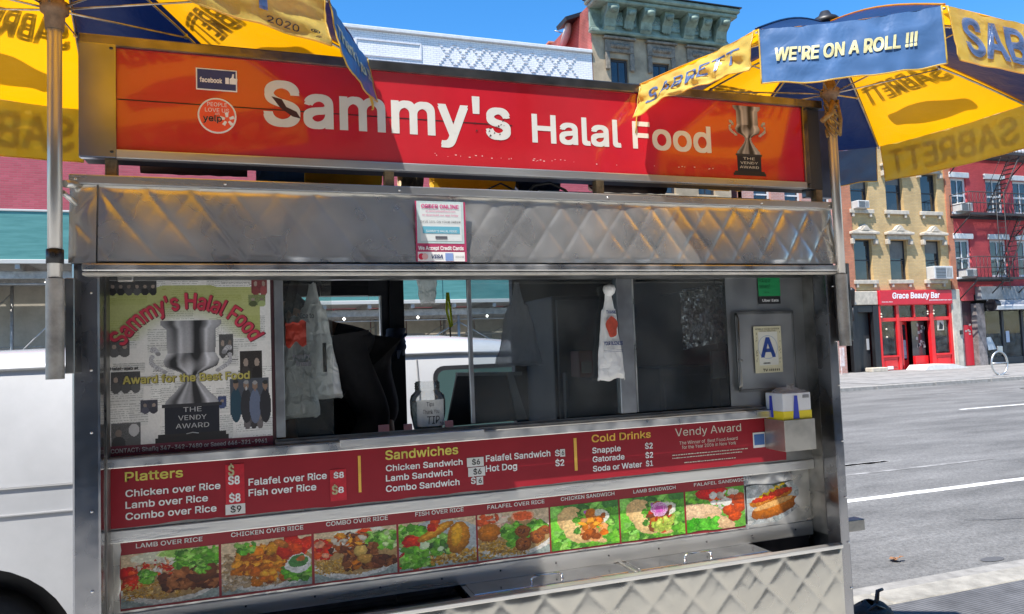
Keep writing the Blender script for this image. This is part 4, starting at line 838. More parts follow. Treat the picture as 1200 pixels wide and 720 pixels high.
# lip and lower quilted panel
b = MB(); b.bevbox(-.487, 2.444, FRY-.014, FRY+.02, .680, .699, .004); cb(b, 'counter_lip', STEEL)
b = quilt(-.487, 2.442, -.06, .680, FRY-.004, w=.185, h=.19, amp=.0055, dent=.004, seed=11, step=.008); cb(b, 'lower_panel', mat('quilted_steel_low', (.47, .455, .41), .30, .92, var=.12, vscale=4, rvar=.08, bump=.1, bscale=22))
b = MB(); b.box(-.487, 2.442, FRY+.004, FRY+.018, -.06, .679); cb(b, 'lower_core', STEELD)
# metal tray on the right
tA, tB, tC = at(890, 488, 2.80), at(917, 533, 2.70), at(953, 490, 2.70)
tz1, tz0 = zat(951, 490, 2.72), zat(920, 529, 2.72); tx0, tx1 = xat(917, 2.72, 510), xat(952, 2.72, 505)
b = MB(); b.bevbox(tx0-.0, tx1, 2.70, 2.704, tz0, tz1, .001, 1); b.bevbox(tx0-.0035, tx0-.0005, 2.70, 2.835, tz0, tz1, .001, 1); b.bevbox(tx1-.003, tx1, 2.7045, 2.835, tz0, tz1, .001, 1); b.bevbox(tx0, tx1-.004, 2.705, 2.835, tz0, tz0+.004, .001, 1)
cb(b, 'side_tray', mat('pale_tray_steel', (.50, .47, .41), .36, .85, var=.2, vscale=9))
rel(CART, CART) if False else None

# ================================================================== THINGS ON THE CART
CLEAR = film_mat('clear_film', (.88, .90, .88), .30, .12, .5, .7, 30)
# carton of bottles / napkins in the tray
bx0, bx1, bz0, bz1 = xat(893, 2.78, 480), xat(950, 2.73, 470), tz0+.006, zat(920, 461, 2.73)
root = empty('carton', ((tx0+tx1)/2, 2.77, bz0), 'white and yellow cardboard carton with blue print in the metal side tray', 'carton')
def cpart(mb, name, m, root, parent=None, **k):
    o = mb.build(name, m, parent or root, **k); o.location = (-root.location if parent is None else (0, 0, 0)); return o
cx0, cx1 = tx0+.004, tx1-.006
b = MB(); zmid = bz0+(bz1-bz0)*.68; b.bevbox(cx0, cx1, 2.712, 2.828, bz0, bz1, .002, 1); cpart(b, 'box', mat('carton_white', (.66, .67, .68), .6, var=.08), root)
b = MB(); b.box(cx0-.001, cx1+.001, 2.711, 2.829, bz0+.001, zmid); cpart(b, 'yellow_band', mat('carton_yellow', (.75, .60, .02), .6), root)
b = MB(); b.prism([(cx0+.052, zmid-.035), (cx0+.085, zmid-.035), (cx0+.078, bz1-.012), (cx0+.062, bz1-.012)], 2.7095, 2.7105); cpart(b, 'blue_print', mat('carton_blue', (.03, .05, .40), .6), root)
b = MB(); b.prism([(2.775, zmid-.03), (2.803, zmid-.03), (2.797, bz1-.012), (2.782, bz1-.012)], cx0-.0025, cx0-.0015, axis='x'); cpart(b, 'blue_print', mat('carton_blue', (.03, .05, .40), .6), root)
b = MB()
for k in range(9): b.box(cx1-.045+k*.004, cx1-.043+k*.004, 2.7098, 2.7106, bz1-.024, bz1-.010)
cpart(b, 'small_print', mat('carton_grey', (.2, .2, .22), .6), root)
b = MB(); b.grid(lambda u, v: (cx0+(cx1-cx0)*u, 2.715+.11*v, bz1+.004+.018*math.sin(PI*u)*math.sin(PI*v)+.012*noise.noise(Vector((u*5, v*5, 1)))), 24, 18)
b.tube([((cx0+cx1)/2-.01, 2.75, bz1), ((cx0+cx1)/2-.008, 2.75, bz1+.03), ((cx0+cx1)/2+.012, 2.748, bz1+.032), ((cx0+cx1)/2+.016, 2.75, bz1+.01)], [.014, .012, .010, .006], 8); cpart(b, 'plastic_wrap', film_mat('wrap_film', (.75, .76, .76), .25, .2, .4, .7, 40), root)

# tip jar on the ledge behind the opening
jc = at(502, 500, 2.93); jz = 1.304; jr = (xat(524, 2.93, 480)-xat(481, 2.93, 480))/2*.93; jh = zat(500, 447, 2.93)-jz
root = empty('tip_jar', (jc.x, 2.93, jz), 'ribbed glass tip jar with a handwritten paper note in the serving window', 'jar')
JG = glass_mat('jar_glass', (.95, .96, .95), .12, .05, 1.5)
prof = [(.0, 0), (jr*.7, 0), (jr*.8, .006), (jr*.86, .02), (jr*1.0, jh*.35), (jr*1.02, jh*.62), (jr*.95, jh*.72), (jr*.72, jh*.80), (jr*.70, jh*.84), (jr*.74, jh*.86), (jr*.70, jh*.88), (jr*.74, jh*.91), (jr*.70, jh*.93), (jr*.74, jh*.96), (jr*.66, jh*.99), (jr*.66, jh*1.0)]
b = MB(); b.lathe((0, 0, 0), prof, 32); o = b.build('jar_body', JG, root)
b = MB(); b.lathe((0, 0, 0), [(.0, .006), (jr*.8, .006), (jr*.92, jh*.35), (jr*.93, jh*.58), (0, jh*.60)], 24); b.build('banknotes', mat('crumpled_notes', (.55, .56, .50), .8, var=.5, vscale=45, bump=1, bscale=40), root)
note = MB(); note.grid(lambda u, v: (math.sin((u-.5)*1.7)*jr*1.03, -math.cos((u-.5)*1.7)*jr*1.03, jh*(.12+.52*v)), 16, 8); note = note.build('paper_note', mat('note_paper', (.66, .66, .62), .7, var=.15, vscale=30), root)
def jar_text(s, u0, u1, zb2, zt2):
    vs, fs = text_mesh(s, .02, .1, 2, 1); vs, fs = sub_if_big(vs, fs, .3); a, c = vs[:, 0].min(), vs[:, 0].max(); out = []
    for x, y in vs:
        u = u0+(x-a)/(c-a)*(u1-u0); t = (u-.5)*1.7; out.append((math.sin(t)*jr*1.05, -math.cos(t)*jr*1.05, jh*(zb2+y/cap()*(zt2-zb2))))
    return out, fs
b = MB(); b.add(*jar_text("Tips", .34, .58, .52, .60)); b.add(*jar_text("Thank You", .22, .76, .37, .45)); b.add(*jar_text("TIP.", .34, .82, .17, .32)); b.build('handwriting', INK, note)

# crumpled hanging bags
def bag(name, label, px, pyt, pyb, wpx_t, wpx_b, Y, m, seed, lean=0., hcat='bag', depth=.05, neck=.22, loc_parts=None, group=None):
    top, bot = at(px, pyt, Y), at(px, pyb, Y); H = top.z-bot.z; sc = (xat(px+1, Y, pyt)-xat(px, Y, pyt)); wt, wb = wpx_t*sc/2, wpx_b*sc/2
    root = empty(name, (top.x, Y, top.z), label, hcat, group)
    def f(u, v):
        t = 2*PI*u; z = -H*v
        w_ = wt*(1-v)+wb*v if v > neck else wt*(.55+.45*v/neck)+(wb-wt)*v*(v/neck)**.5*.5
        d_ = depth*min(1, .25+v*1.2)*(1 if v < .96 else max(.02, (1-v)/.04))
        nz = noise.noise(Vector((math.cos(t)*1.7+seed, math.sin(t)*1.7, v*4+seed))); n2 = noise.noise(Vector((math.cos(t)*5+seed, v*9, math.sin(t)*5)))
        k = 1+.16*nz+.07*n2
        return (lean*v*H+math.cos(t)*w_*k, math.sin(t)*d_*(1+.4*nz+.25*n2), z+.012*nz)
    b = MB(); b.grid(f, 56, 56); o = b.build('bag_film', m, root)
    return root, f, H
r1, f1, H1 = bag('shopping_bag', 'white shopping bag with red print hanging behind the left glass pane', 366, 333, 468, 16, 60, 2.935, cloth_mat('white_bag_film', (.86, .87, .86), .12, .35, bump=.9, bscale=18), 3.1, lean=.02, depth=.045)
b = MB(); b.tube([(.035, -.060, -.23), (.036, -.062, -.34)], .007, 8); b.build('zip_pull', BLACK, r1)
def bag_print(root, x0, x1, z0, z1, y, s, m, bold=.03, name='lettering'):
    b = MB(); letters(b, s, x0, x1, z0, z1, y, bold=bold); return b.build(name, m, root)
bag_print(r1, -.06, .0, -.135, -.115, -.058, "Nice to", mat('bag_grey_print', (.12, .12, .14), .5))
r2, f2, H2 = bag('clear_bag', 'crumpled clear plastic bag with red print bunched at the left window bar', 348, 372, 490, 30, 46, 2.90, film_mat('creased_film', (.92, .93, .92), .06, .2, .12, 1.0, 26), 7.7, depth=.04, neck=.1)
b = MB(); b.grid(lambda u, v: (-.045+.075*u, -.046-.012*math.sin(PI*u)+.006*noise.noise(Vector((u*4, v*4, 2))), -.02-.085*v-.02*noise.noise(Vector((u*3, v*3, 5)))), 14, 14); b.build('red_print', cloth_mat('red_bag_print', (.45, .05, .03), .3, .4, bump=.9, bscale=22), r2)
bag_print(r2, -.01, .045, -.185, -.165, -.052, "fresh", mat('bag_grey_print', (.12, .12, .14), .5)); bag_print(r2, -.02, .04, -.155, -.14, -.052, "rch", mat('bag_grey_print', (.12, .12, .14), .5))
r3, f3, H3 = bag('thank_you_bag', 'white thank-you carrier bag with red print hanging by the centre window bar', 712, 336, 445, 9, 33, 2.828, cloth_mat('carrier_film', (.88, .88, .86), .10, .4, bump=.5, bscale=20), 1.7, lean=0, depth=.016, neck=.25)
b = MB(); b.lathe((0.004, -.005, -.012), [(.0, .022), (.022, .016), (.028, 0), (.022, -.018), (.008, -.03)], 14); b.build('knot', cloth_mat('carrier_film', (.72, .72, .70)), r3)
bag_print(r3, -.024, .022, -.118, -.103, -.024, "THANK", NAVYP, .02); bag_print(r3, -.042, .046, -.250, -.234, -.0265, "YOUR BUSINESS", NAVYP, .02)
b = MB(); n = 24; b.add([(math.cos(2*PI*k/n)*.026+.004*math.sin(k), -.024, -.172+math.sin(2*PI*k/n)*.045) for k in range(n)], [tuple(range(n))]); b.build('red_print', mat('red_blob_print', (.45, .06, .03), .5, var=.3, vscale=40), r3)
b = MB(); 
for z in (-.272, -.278): b.add([(-.045, -.0265, z), (.047, -.0265, z), (.047, -.0265, z+.0016), (-.045, -.0265, z+.0016)], [(0, 1, 2, 3)])
b.build('printed_line', NAVYP, r3)
r4, f4, H4 = bag('grey_bag', 'grey translucent bag hanging inside beside the dark window', 605, 332, 428, 10, 56, 2.895, film_mat('grey_film', (.85, .85, .86), .35, .25, .4, .8, 20), 12.3, depth=.03, neck=.3)
r5, f5, H5 = bag('limp_bag', 'clear limp bag hanging high in the middle of the opening', 500, 318, 356, 26, 17, 3.0, CLEAR, 5.5, depth=.012, neck=.01)

# black panel leaning on the counter
def quadbox(mb, pts, th): 
    vs = [Vector(p) for p in pts]; mb.add(vs+[v+Vector((0, th, 0)) for v in vs], [(0, 1, 2, 3), (7, 6, 5, 4), (0, 4, 5, 1), (1, 5, 6, 2), (2, 6, 7, 3), (3, 7, 4, 0)])
root = empty('black_board', (xat(570, 3.05, 495), 3.05, 1.30), 'black panel propped on the counter behind the glass with a slanted metal leg', 'board')
b = MB(); quadbox(b, [at(524, 500, 3.05), at(618, 492, 3.05), at(603, 436, 3.05), at(536, 438, 3.05)], .02); cpart(b, 'panel', BLACK, root)
b = MB(); quadbox(b, [at(606, 492, 3.03), at(618, 491, 3.03), at(601, 437, 3.03), at(594, 437, 3.03)], .01); cpart(b, 'leg', STEELD, root)
b = MB(); quadbox(b, [at(536, 441, 3.045), at(612, 440, 3.045), at(612, 436, 3.045), at(536, 437, 3.045)], .03); cpart(b, 'top_edge', STEELD, root)
# dark cloth tied round pillar, yellow strap, hanging ring
root = empty('tied_rag', (xat(465, BY-.05), BY-.05, zat(465, 400, BY)), 'navy rag tied round the black pillar in the opening', 'rag')
b = MB(); hw = .045; b.grid(lambda u, v: ((hw+.012*noise.noise(Vector((u*6, v*5, 1))))*math.cos(2*PI*u), .075*math.sin(2*PI*u)+.02, .06-.13*v+.008*noise.noise(Vector((u*9, v*4, 3)))), 30, 16)
b.tube([(-.02, -.05, -.03), (-.035, -.07, -.06), (-.03, -.06, -.10)], [.016, .012, .004], 8); b.tube([(-.04, -.045, .02), (.0, -.075, .0), (.04, -.045, .03)], .008, 6); b.build('cloth', mat('navy_rag', (.02, .025, .05), .85, var=.5, vscale=40, bump=.8, bscale=50), root)
b = MB(); b.tube([(0, -.066, -.045), (-.005, -.07, -.085)], [.012, .004], 6); b.build('cloth_end', mat('pale_rag', (.3, .33, .45), .8), root)
root = empty('yellow_strap', (xat(526, 3.5, 360), 3.5, zat(526, 350, 3.5)), 'bright yellow looped strap hanging in the opening', 'strap')
YS = mat('neon_yellow', (.80, .92, .03), .5)
tt = at(524, 343, 3.5); bb = at(528, 384, 3.5); b = MB(); b.tube([tt, (tt+bb)/2+Vector((-.012, 0, 0)), bb, bb+Vector((.008, 0, .01)), (tt+bb)/2+Vector((.008, 0, 0)), tt+Vector((.004, 0, 0))], .006, 6); cpart(b, 'loop', YS, root)
b = MB(); b.tube([at(527, 381, 3.5), at(528, 395, 3.5)], .004, 6); cpart(b, 'hook', BLACK, root)
# pink tags on the ledge
for k, (px0_, px1_, py0_, py1_) in enumerate(((444, 456, 498, 506), (474, 483, 497, 504), (522, 531, 493, 501))):
    a, c = at(px0_, py1_, 2.86), at(px1_, py0_, 2.86); b = MB(); b.box(a.x, c.x, 2.86, 2.875, 1.303, c.z)
    tag(b.build('pink_pad', mat('pink_paper', (.62, .28, .28), .7)), ('pink paper pad on the ledge, leftmost of three', 'pink paper pad on the ledge between jar and black pillar', 'pink paper pad on the ledge right of the tip jar')[k], 'pad', 'pink pads on the ledge')
# equipment inside behind the dark glass
def thingbox(name, label, cat, x0, x1, y0, y1, z0, z1, m, extras):
    root = empty(name, ((x0+x1)/2, (y0+y1)/2, z0), label, cat); b = MB(); b.bevbox(x0, x1, y0, y1, z0, z1, .01, 2); cpart(b, 'body', m, root)
    for nm, (a0, a1, c0, c1, e0, e1), mm in extras: b = MB(); b.bevbox(a0, a1, c0, c1, e0, e1, .003, 1); cpart(b, nm, mm, root)
    return root
INT = mat('interior_steel', (.14, .145, .155), .4, .8, var=.35, vscale=5, rvar=.12)
x0 = xat(640, 3.3); thingbox('drinks_fridge', 'tall dark fridge standing inside behind the dark glass', 'fridge', x0, x0+.42, 3.2, 3.58, .281, 1.86, DARK, [('door', (x0+.015, x0+.405, 3.18, 3.199, .5, 1.84), INT), ('handle', (x0+.03, x0+.045, 3.15, 3.18, 1.0, 1.5), STEELD)])
x0 = xat(668, 3.1); thingbox('red_carton', 'dull red carton on top of the interior counter', 'carton', x0, x0+.07, 3.0, 3.1, 1.48, 1.60, mat('dull_red_box', (.16, .02, .02), .6), [('label', (x0+.01, x0+.06, 2.996, 3.0, 1.50, 1.55), mat('pale_label', (.25, .22, .2), .6))])
x0 = xat(760, 3.3); thingbox('steel_cabinet', 'steel cabinet standing inside behind the right glass pane', 'cabinet', x0, x0+.30, 3.2, 3.5, .281, 1.50, INT, [('door', (x0+.02, x0+.28, 3.185, 3.199, .4, 1.46), INT)])  # plain steel box for a dim equipment outline
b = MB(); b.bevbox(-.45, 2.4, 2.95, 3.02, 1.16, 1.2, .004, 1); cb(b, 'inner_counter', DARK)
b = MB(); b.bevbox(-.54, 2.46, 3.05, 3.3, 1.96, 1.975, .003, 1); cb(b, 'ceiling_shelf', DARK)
# crinkled sheet and white pad, solid stand-ins for pale patches in the pane
a, c = at(797, 340, 3.0), at(850, 408, 3.0); root = empty('foil_sheet', ((a.x+c.x)/2, 3.0, a.z), 'crinkled silver sheet for a pale patch behind the right window', 'foil sheet')
b = MB(); b.grid(lambda u, v: (a.x+(c.x-a.x)*u, 3.0+.012*noise.noise(Vector((u*22, v*12, 1)))+.02*noise.noise(Vector((u*9, v*7, 4))), a.z+(c.z-a.z)*v+.03*u), 60, 50, smooth=False); cpart(b, 'foil', mat('foil', (.75, .74, .72), .12, 1), root)
b = MB(); b.tube([at(775, 346, 3.0), at(860, 333, 3.0)], .004, 6); cpart(b, 'rod', STEELD, root)
a, c = at(836, 444, 3.0), at(850, 411, 3.0); b = MB(); b.bevbox(a.x, c.x, 3.0, 3.02, a.z, c.z, .004, 2); b.build('paper_towel', mat('towel_white', (.75, .74, .68), .8, bump=.4, bscale=60), label='white pad for a pale patch at the right end of the window', cat='paper towel')
# small things fixed under the hood
b = MB(); b.bevbox(xat(137, 2.80, 325), xat(156, 2.80, 325), 2.80, 2.84, zat(145, 330, 2.8), zat(145, 320, 2.8), .003, 1); cb(b, 'clip', ALU)
b = MB(); b.tube([at(158, 316, 2.72), at(190, 320, 2.72), at(205, 317, 2.72), at(400, 319, 2.72)], .003, 6); cb(b, 'cable', WHITE)
b = MB(); b.prism([(xat(197, 2.7, 318), zat(197, 322, 2.7)), (xat(208, 2.7, 318), zat(208, 322, 2.7)), (xat(206, 2.7, 314), zat(206, 314, 2.7)), (xat(199, 2.7, 314), zat(199, 314, 2.7))], 2.665, 2.667); cb(b, 'tape', WHITE)
# ================================================================== UMBRELLAS
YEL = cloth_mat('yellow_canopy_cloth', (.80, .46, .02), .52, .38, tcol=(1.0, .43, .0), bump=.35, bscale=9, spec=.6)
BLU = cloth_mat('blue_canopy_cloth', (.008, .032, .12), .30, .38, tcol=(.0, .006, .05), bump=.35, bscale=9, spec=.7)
YELF = cloth_mat('yellow_flap_sheen_cloth', (.78, .62, .13), .40, .30, tcol=(1.0, .47, .0), bump=.4, bscale=9, spec=.6)  # paler than the canopy: sky and sun sheen put into the colour
BLUF = cloth_mat('blue_flap_sheen_cloth', (.085, .20, .44), .22, .36, tcol=(.004, .022, .14), bump=.3, bscale=7, spec=.6)  # lighter than the canopy blue, its sheen painted into the base colour
BPR = film_mat('blue_umbrella_print', (.13, .21, .42), .22, .3, .1, .3, 12)
YPR = mat('yellow_umbrella_print', (.66, .62, .34), .4)
def umbrella(px, py, rimz, apz, V, cols, flaptext, label, Hf=.18, seed=0, text_angles=None, polez=(1.6, 2.7), flapfx={}):
    root = empty('market_umbrella', (px, py, polez[0]), label, 'umbrella')
    ap = Vector((px, py, apz)); Z0 = Vector((px, py, polez[0])); n = len(V)
    P = [Vector((px+math.cos(math.radians(a))*r, py+math.sin(math.radians(a))*r, rimz)) for a, r in V]
    for i in range(n):
        A, B = P[i], P[(i+1) % n]
        def S_(s, t, off=0., A=A, B=B, i=i):           # s across, t rim to top
            p = A.lerp(B, s).lerp(ap, t); sag = .030*math.sin(PI*min(1, t))*math.sin(PI*s)-.032*math.sin(PI*min(1, t))+.012*math.sin(PI*s)*(1-t)
            p = p+Vector((0, 0, -sag)); nrm = (B-A).cross(ap-A).normalized(); nrm = nrm if nrm.z > 0 else -nrm
            return p+nrm*off+nrm*.008*noise.noise(Vector((s*3, t*3, i+seed)))*math.sin(PI*s)
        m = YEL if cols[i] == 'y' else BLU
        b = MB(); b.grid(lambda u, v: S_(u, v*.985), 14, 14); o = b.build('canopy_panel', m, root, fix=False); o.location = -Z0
        # seam along each rib
        b = MB(); b.tube([S_(0, k/10*.98, .002) for k in range(11)], .004, 5); q = b.build('seam', m, o)
        W_ = (B-A).length
        if cols[i] == 'y':
            # outer print: name and sausage, opaque ink that shades the cloth from above
            vs, fs = text_mesh("SABRETT", .05, 0, 2, 1.0); vs, fs = sub_if_big(vs, fs, .35); a_, b_ = vs[:, 0].min(), vs[:, 0].max(); out = []
            for x, y in vs:
                f = (x-a_)/(b_-a_); t = .33+.13*y/cap()+.05*(1-(2*f-1)**2); s = .5+(f-.5)*.86
                out.append((s, t))
            b = MB()
            for q_, (dx, dy) in enumerate(strikes(.013)): b.add([S_(s+dx*.8, t+dy*.8, .003+.0003*q_) for s, t in out], fs)
            b.build('lettering', BPR, o)
            b = MB(); K = 40; hd_ = []
            for k in range(K):
                a = 2*PI*k/K; x = math.cos(a); y = math.sin(a)
                rx = .31+.015*math.sin(3*a); s = .5+rx*(abs(x)**.7)*(1 if x > 0 else -1); t = .185+.08*(abs(y)**.8)*(1 if y > 0 else -1)-.03*x*x+.03*x+.010*math.sin(a*5)
                hd_.append(S_(s, t, .003))
            c_ = S_(.5, .19, .003); b.add(hd_+[c_], [(k, (k+1) % K, K) for k in range(K)]); b.build('sausage_print', BPR, o)
        # hanging flap
        out_ = Vector(((A+B).x/2-px, (A+B).y/2-py, 0)).normalized(); fx = flapfx.get(i, {})
        Hi = fx.get('h', Hf); lift = fx.get('lift', 0); cr = fx.get('crumple', 1); a0, b0 = fx.get('trim', (.015, .985))
        def F_(s, v, off=0., A=A, B=B, i=i, Hi=Hi, lift=lift, cr=cr, a0=a0, b0=b0):
            s2 = a0+(b0-a0)*s; p = A.lerp(B, s2)+Vector((0, 0, -.012*math.sin(PI*s2)))
            wv = .014*cr*noise.noise(Vector((s*4, v*1.5, i*3+seed)))*v+.007*cr*noise.noise(Vector((s*11, v*5, i*3+seed)))
            h = Hi*(1-lift*math.sin(PI*s))
            return p+Vector((0, 0, -h*v+.01*cr*noise.noise(Vector((s*5, 1, i))) * v))+out_*(.028*v+wv+off+lift*.05*v)
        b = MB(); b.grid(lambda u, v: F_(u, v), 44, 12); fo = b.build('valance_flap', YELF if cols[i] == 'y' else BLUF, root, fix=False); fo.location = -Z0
        b = MB()
        b.tube([F_(0, k/8, .001) for k in range(9)], .0028, 5); b.tube([F_(k/40, 1, .001) for k in range(41)], .0028, 5); b.tube([F_(1, k/8, .001) for k in range(9)], .0028, 5)
        b.build('hem', YELF, fo)
        tx = flaptext.get(i)
        if tx:
            for (s_, x0, x1, y0, y1, bold, shear) in tx:
                vs, fs = text_mesh(s_, bold, shear, 3, 1); vs, fs = sub_if_big(vs, fs, .3); a_, b_ = vs[:, 0].min(), vs[:, 0].max()
                b = MB(); ww = (y1-y0)*Hi/W_
                for q_, (dx, dy) in enumerate(strikes(bold*.9)): b.add([F_(x0+(x-a_)/(b_-a_)*(x1-x0)+dx*ww, 1-(y0+y/cap()*(y1-y0))+dy*(y1-y0), .0035+q_*.0003) for x, y in vs], fs)
                b.build('lettering', BPR if cols[i] == 'y' and s_ != "2020" and s_ != "®" else (INK if cols[i] == 'y' else YPR), fo)
    met = mat('umbrella_steel', (.55, .53, .48), .35, .95, var=.3, vscale=20)
    for i in range(n):
        A = P[i]; inn = ap+Vector((0, 0, -.03)); a = A+Vector((0, 0, -.012))
        b = MB(); b.tube([inn.lerp(a, k/6)+Vector((0, 0, .028*math.sin(PI*k/6))) for k in range(7)], .0045, 6); o = b.build('rib', met, root); o.location = -Z0
        mid = inn.lerp(a, .55)+Vector((0, 0, .027)); hub = Vector((px, py, polez[2])); b = MB(); b.tube([hub+(Vector((A.x-px, A.y-py, 0))*.03), mid+Vector((0, 0, -.01))], .0035, 6); b.tube([mid+Vector((0, 0, -.014)), mid+Vector((0, 0, .004))], .008, 6)
        o = b.build('stretcher', met, root); o.location = -Z0
    b = MB(); b.tube([(0, 0, 0), (0, 0, apz-polez[0]-.02)], .0205, 18); b.build('pole', mat('pole_steel', (.62, .60, .56), .38, .7, var=.3, vscale=14, stretch=(1, 1, .15), rvar=.1), root)
    b = MB(); h = polez[2]-polez[0]; b.lathe((0, 0, h), [(.0, -.07), (.026, -.07), (.030, -.02), (.040, -.015), (.042, .015), (.028, .02), (.026, .05), (0, .05)], 18); b.build('runner', mat('runner_brown', (.22, .14, .08), .55, var=.4, vscale=30), root)
    b = MB(); b.lathe((0, 0, apz-polez[0]), [(0, .06), (.02, .055), (.03, .035), (.055, .02), (.07, .0), (.06, -.015), (0, -.02)], 18); b.build('finial', BLACK, root)
    return root, P, ap
# right umbrella
RV = [(-146, 1.005), (-110.6, .94), (-60, .97), (-10, 1.03), (34.0, 1.075), (80, 1.0), (130, .98), (178.5, .965)]
# order: edge i runs from vertex i to i+1 (anticlockwise from above): 0 blue near, 1 yellow, ...
u1, RP, _ = umbrella(2.49, 2.65, EYE+1.08, EYE+1.44, RV, 'bybybyby',
    {0: [("WE'RE ON A ROLL !!!", .09, .86, .40, .62, .05, .18)], 1: [("SABRETT", .06, .94, .18, .82, .05, 0)], 3: [("SABRETT", .06, .94, .18, .80, .05, 0)], 5: [("SABRETT", .06, .94, .18, .8, .05, 0)], 7: [("SABRETT", .10, .90, .30, .72, .02, 0)]},
    "right umbrella on the cart, its blue flap reading WE'RE ON A ROLL", Hf=.195, seed=2, polez=(1.60, 0, 2.735),
    flapfx={7: {'h': .15, 'crumple': 2.6, 'lift': .25}, 0: {'h': .205, 'crumple': .8}, 3: {'h': .20, 'crumple': .6}})
LV = [(-25, .89), (4, .99), (50, .98), (95, .90), (140, 1.0), (172, 1.0), (217, 1.0), (264, .97)]
u2, LP, _ = umbrella(-.592, 2.60, EYE+1.08, EYE+1.44, LV, 'bybybyby',
    {0: [("Thank You !!!", .10, .93, .40, .66, .05, .15)], 7: [("SABRETT", .02, .84, .30, .90, .05, 0), ("2020", .80, .90, .09, .20, .0, 0), ("®", .935, .965, .14, .22, 0, 0)], 3: [("SABRETT", .06, .94, .18, .80, .05, 0)], 1: [("SABRETT", .06, .94, .18, .8, .05, 0)], 5: [("SABRETT", .06, .94, .18, .8, .05, 0)]},
    "left yellow and blue umbrella hanging over the start of the red sign", Hf=.175, seed=9, polez=(1.585, 0, 2.745), flapfx={7: {'h': .165, 'crumple': 1.6}, 0: {'h': .16, 'crumple': .7}, 3: {'h': .22, 'crumple': .6}})
# cord tangled at the right runner
b = MB()
for k in range(5):
    a = k*1.3; b.tube([(2.49+.03*math.cos(a+t*.9), 2.65+.03*math.sin(a+t*.9)-.006, 2.70-.028*t+.01*math.sin(a+t)) for t in range(7)], .006, 6)
b.tube([(2.47, 2.615, 2.68), (2.44, 2.6, 2.62), (2.40, 2.61, 2.585)], .012, 8); b.tube([(2.5, 2.62, 2.68), (2.505, 2.61, 2.6), (2.50, 2.615, 2.53)], .008, 8)
o = b.build('tied_cord', mat('brown_cord', (.30, .19, .07), .8, var=.5, vscale=50), u1); o.location = -u1.location
# sleeves and brackets that hold the poles (parts of the cart)
SLV = mat('sleeve_steel', (.42, .40, .365), .6, .3, var=.4, vscale=9, rvar=.1)
for X, Y, zt_ in ((-.592, 2.60, zat(66, 327, 2.6)), (2.49, 2.65, 1.9)):
    b = MB(); b.tube([(X, Y, 1.578), (X, Y, zt_)], .0255, 18, cap=False); b.tube([(X, Y, 1.578), (X, Y, zt_)], .0215, 18, cap=False); cb(b, 'pole_sleeve', SLV)
b = MB(); b.bevbox(-.565, -.540, 2.60, 2.72, zat(80, 438, 2.65), zat(80, 328, 2.65), .002, 1); cb(b, 'pole_bracket', STEELD)
b = MB(); b.bevbox(2.512, 2.53, 2.64, 2.76, 1.6, 1.95, .002, 1); cb(b, 'pole_bracket', STEELD)
b = MB(); z = zat(66, 300, 2.58); b.lathe((-.592, 2.60, z), [(.021, -.022), (.0245, -.022), (.0245, .022), (.021, .022)], 18); b.tube([(-.592, 2.58, z+.003), (-.592, 2.565, z+.003)], .006, 8); o = b.build('pole_tape', BLACK); o.parent = u2; o.location = -u2.location
b = MB(); b.tube([(-.57, 2.62, zat(80, 218, 2.65)), (-.54, 2.70, zat(88, 218, 2.7))], .012, 8); b.tube([(-.575, 2.62, zat(78, 228, 2.65)), (-.545, 2.70, zat(88, 243, 2.7))], .008, 8); cb(b, 'brace', STEEL)

# ================================================================== THE COOK
def skin(name, pts, edges, root_i, m, parent=None, sub=2, thin=None):
    "pts: (x, y, z, rx, ry) joints; grown into one surface"
    me = bpy.data.meshes.new(name); me.from_pydata([p[:3] for p in pts], edges, []); o = bpy.data.objects.new(name, me); link(o)
    sk = o.modifiers.new('s', 'SKIN'); o.modifiers.new('d', 'SUBSURF').levels = sub
    for i, p in enumerate(pts): v = me.skin_vertices[0].data[i]; v.radius = (p[3], p[4] if len(p) > 4 else p[3]); v.use_root = (i == root_i)
    dg = bpy.context.evaluated_depsgraph_get(); m2 = bpy.data.meshes.new_from_object(o.evaluated_get(dg)); bpy.data.objects.remove(o)
    m2.polygons.foreach_set('use_smooth', [True]*len(m2.polygons)); m2.materials.clear(); m2.materials.append(m); r = bpy.data.objects.new(name, m2); link(r, parent); return r
SKIN = mat('skin', (.32, .17, .10), .5, var=.12, vscale=20); SHIRT = mat('black_shirt', (.010, .010, .012), .9, var=.3, vscale=30, bump=.5, bscale=18); TROU = mat('dark_trousers', (.02, .022, .03), .85, var=.2)
px_, py_, pz_ = .46, 3.37, .25
PS = 1.10
COOK = empty('person', (px_, py_, pz_), 'person in a black shirt bending over the counter inside the serving opening', 'person')
# local frame: bending towards the left of the picture and the counter
J = [(0, 0, .93, .13, .11), (-.05, -.03, 1.10, .15, .12), (-.13, -.08, 1.24, .17, .13), (-.21, -.12, 1.31, .13, .11), (-.27, -.15, 1.36, .055, .055), (-.32, -.19, 1.40, .085, .10), (-.35, -.22, 1.33, .06, .07),
     (-.13, -.25, 1.25, .06, .06), (.0, -.27, .98, .042, .042), (-.13, -.33, .86, .032, .03), (-.18, -.34, .84, .03, .018),
     (-.27, .03, 1.22, .06, .06), (-.33, -.06, 1.00, .042, .042), (-.30, -.24, .84, .032, .03), (-.29, -.29, .83, .03, .018),
     (.02, -.10, .86, .085, .085), (.03, -.12, .48, .06, .06), (.04, -.08, .09, .04, .04), (.03, -.20, .03, .04, .03),
     (-.02, .10, .86, .085, .085), (.0, .10, .48, .06, .06), (.02, .13, .09, .04, .04), (-.02, .02, .03, .04, .03)]
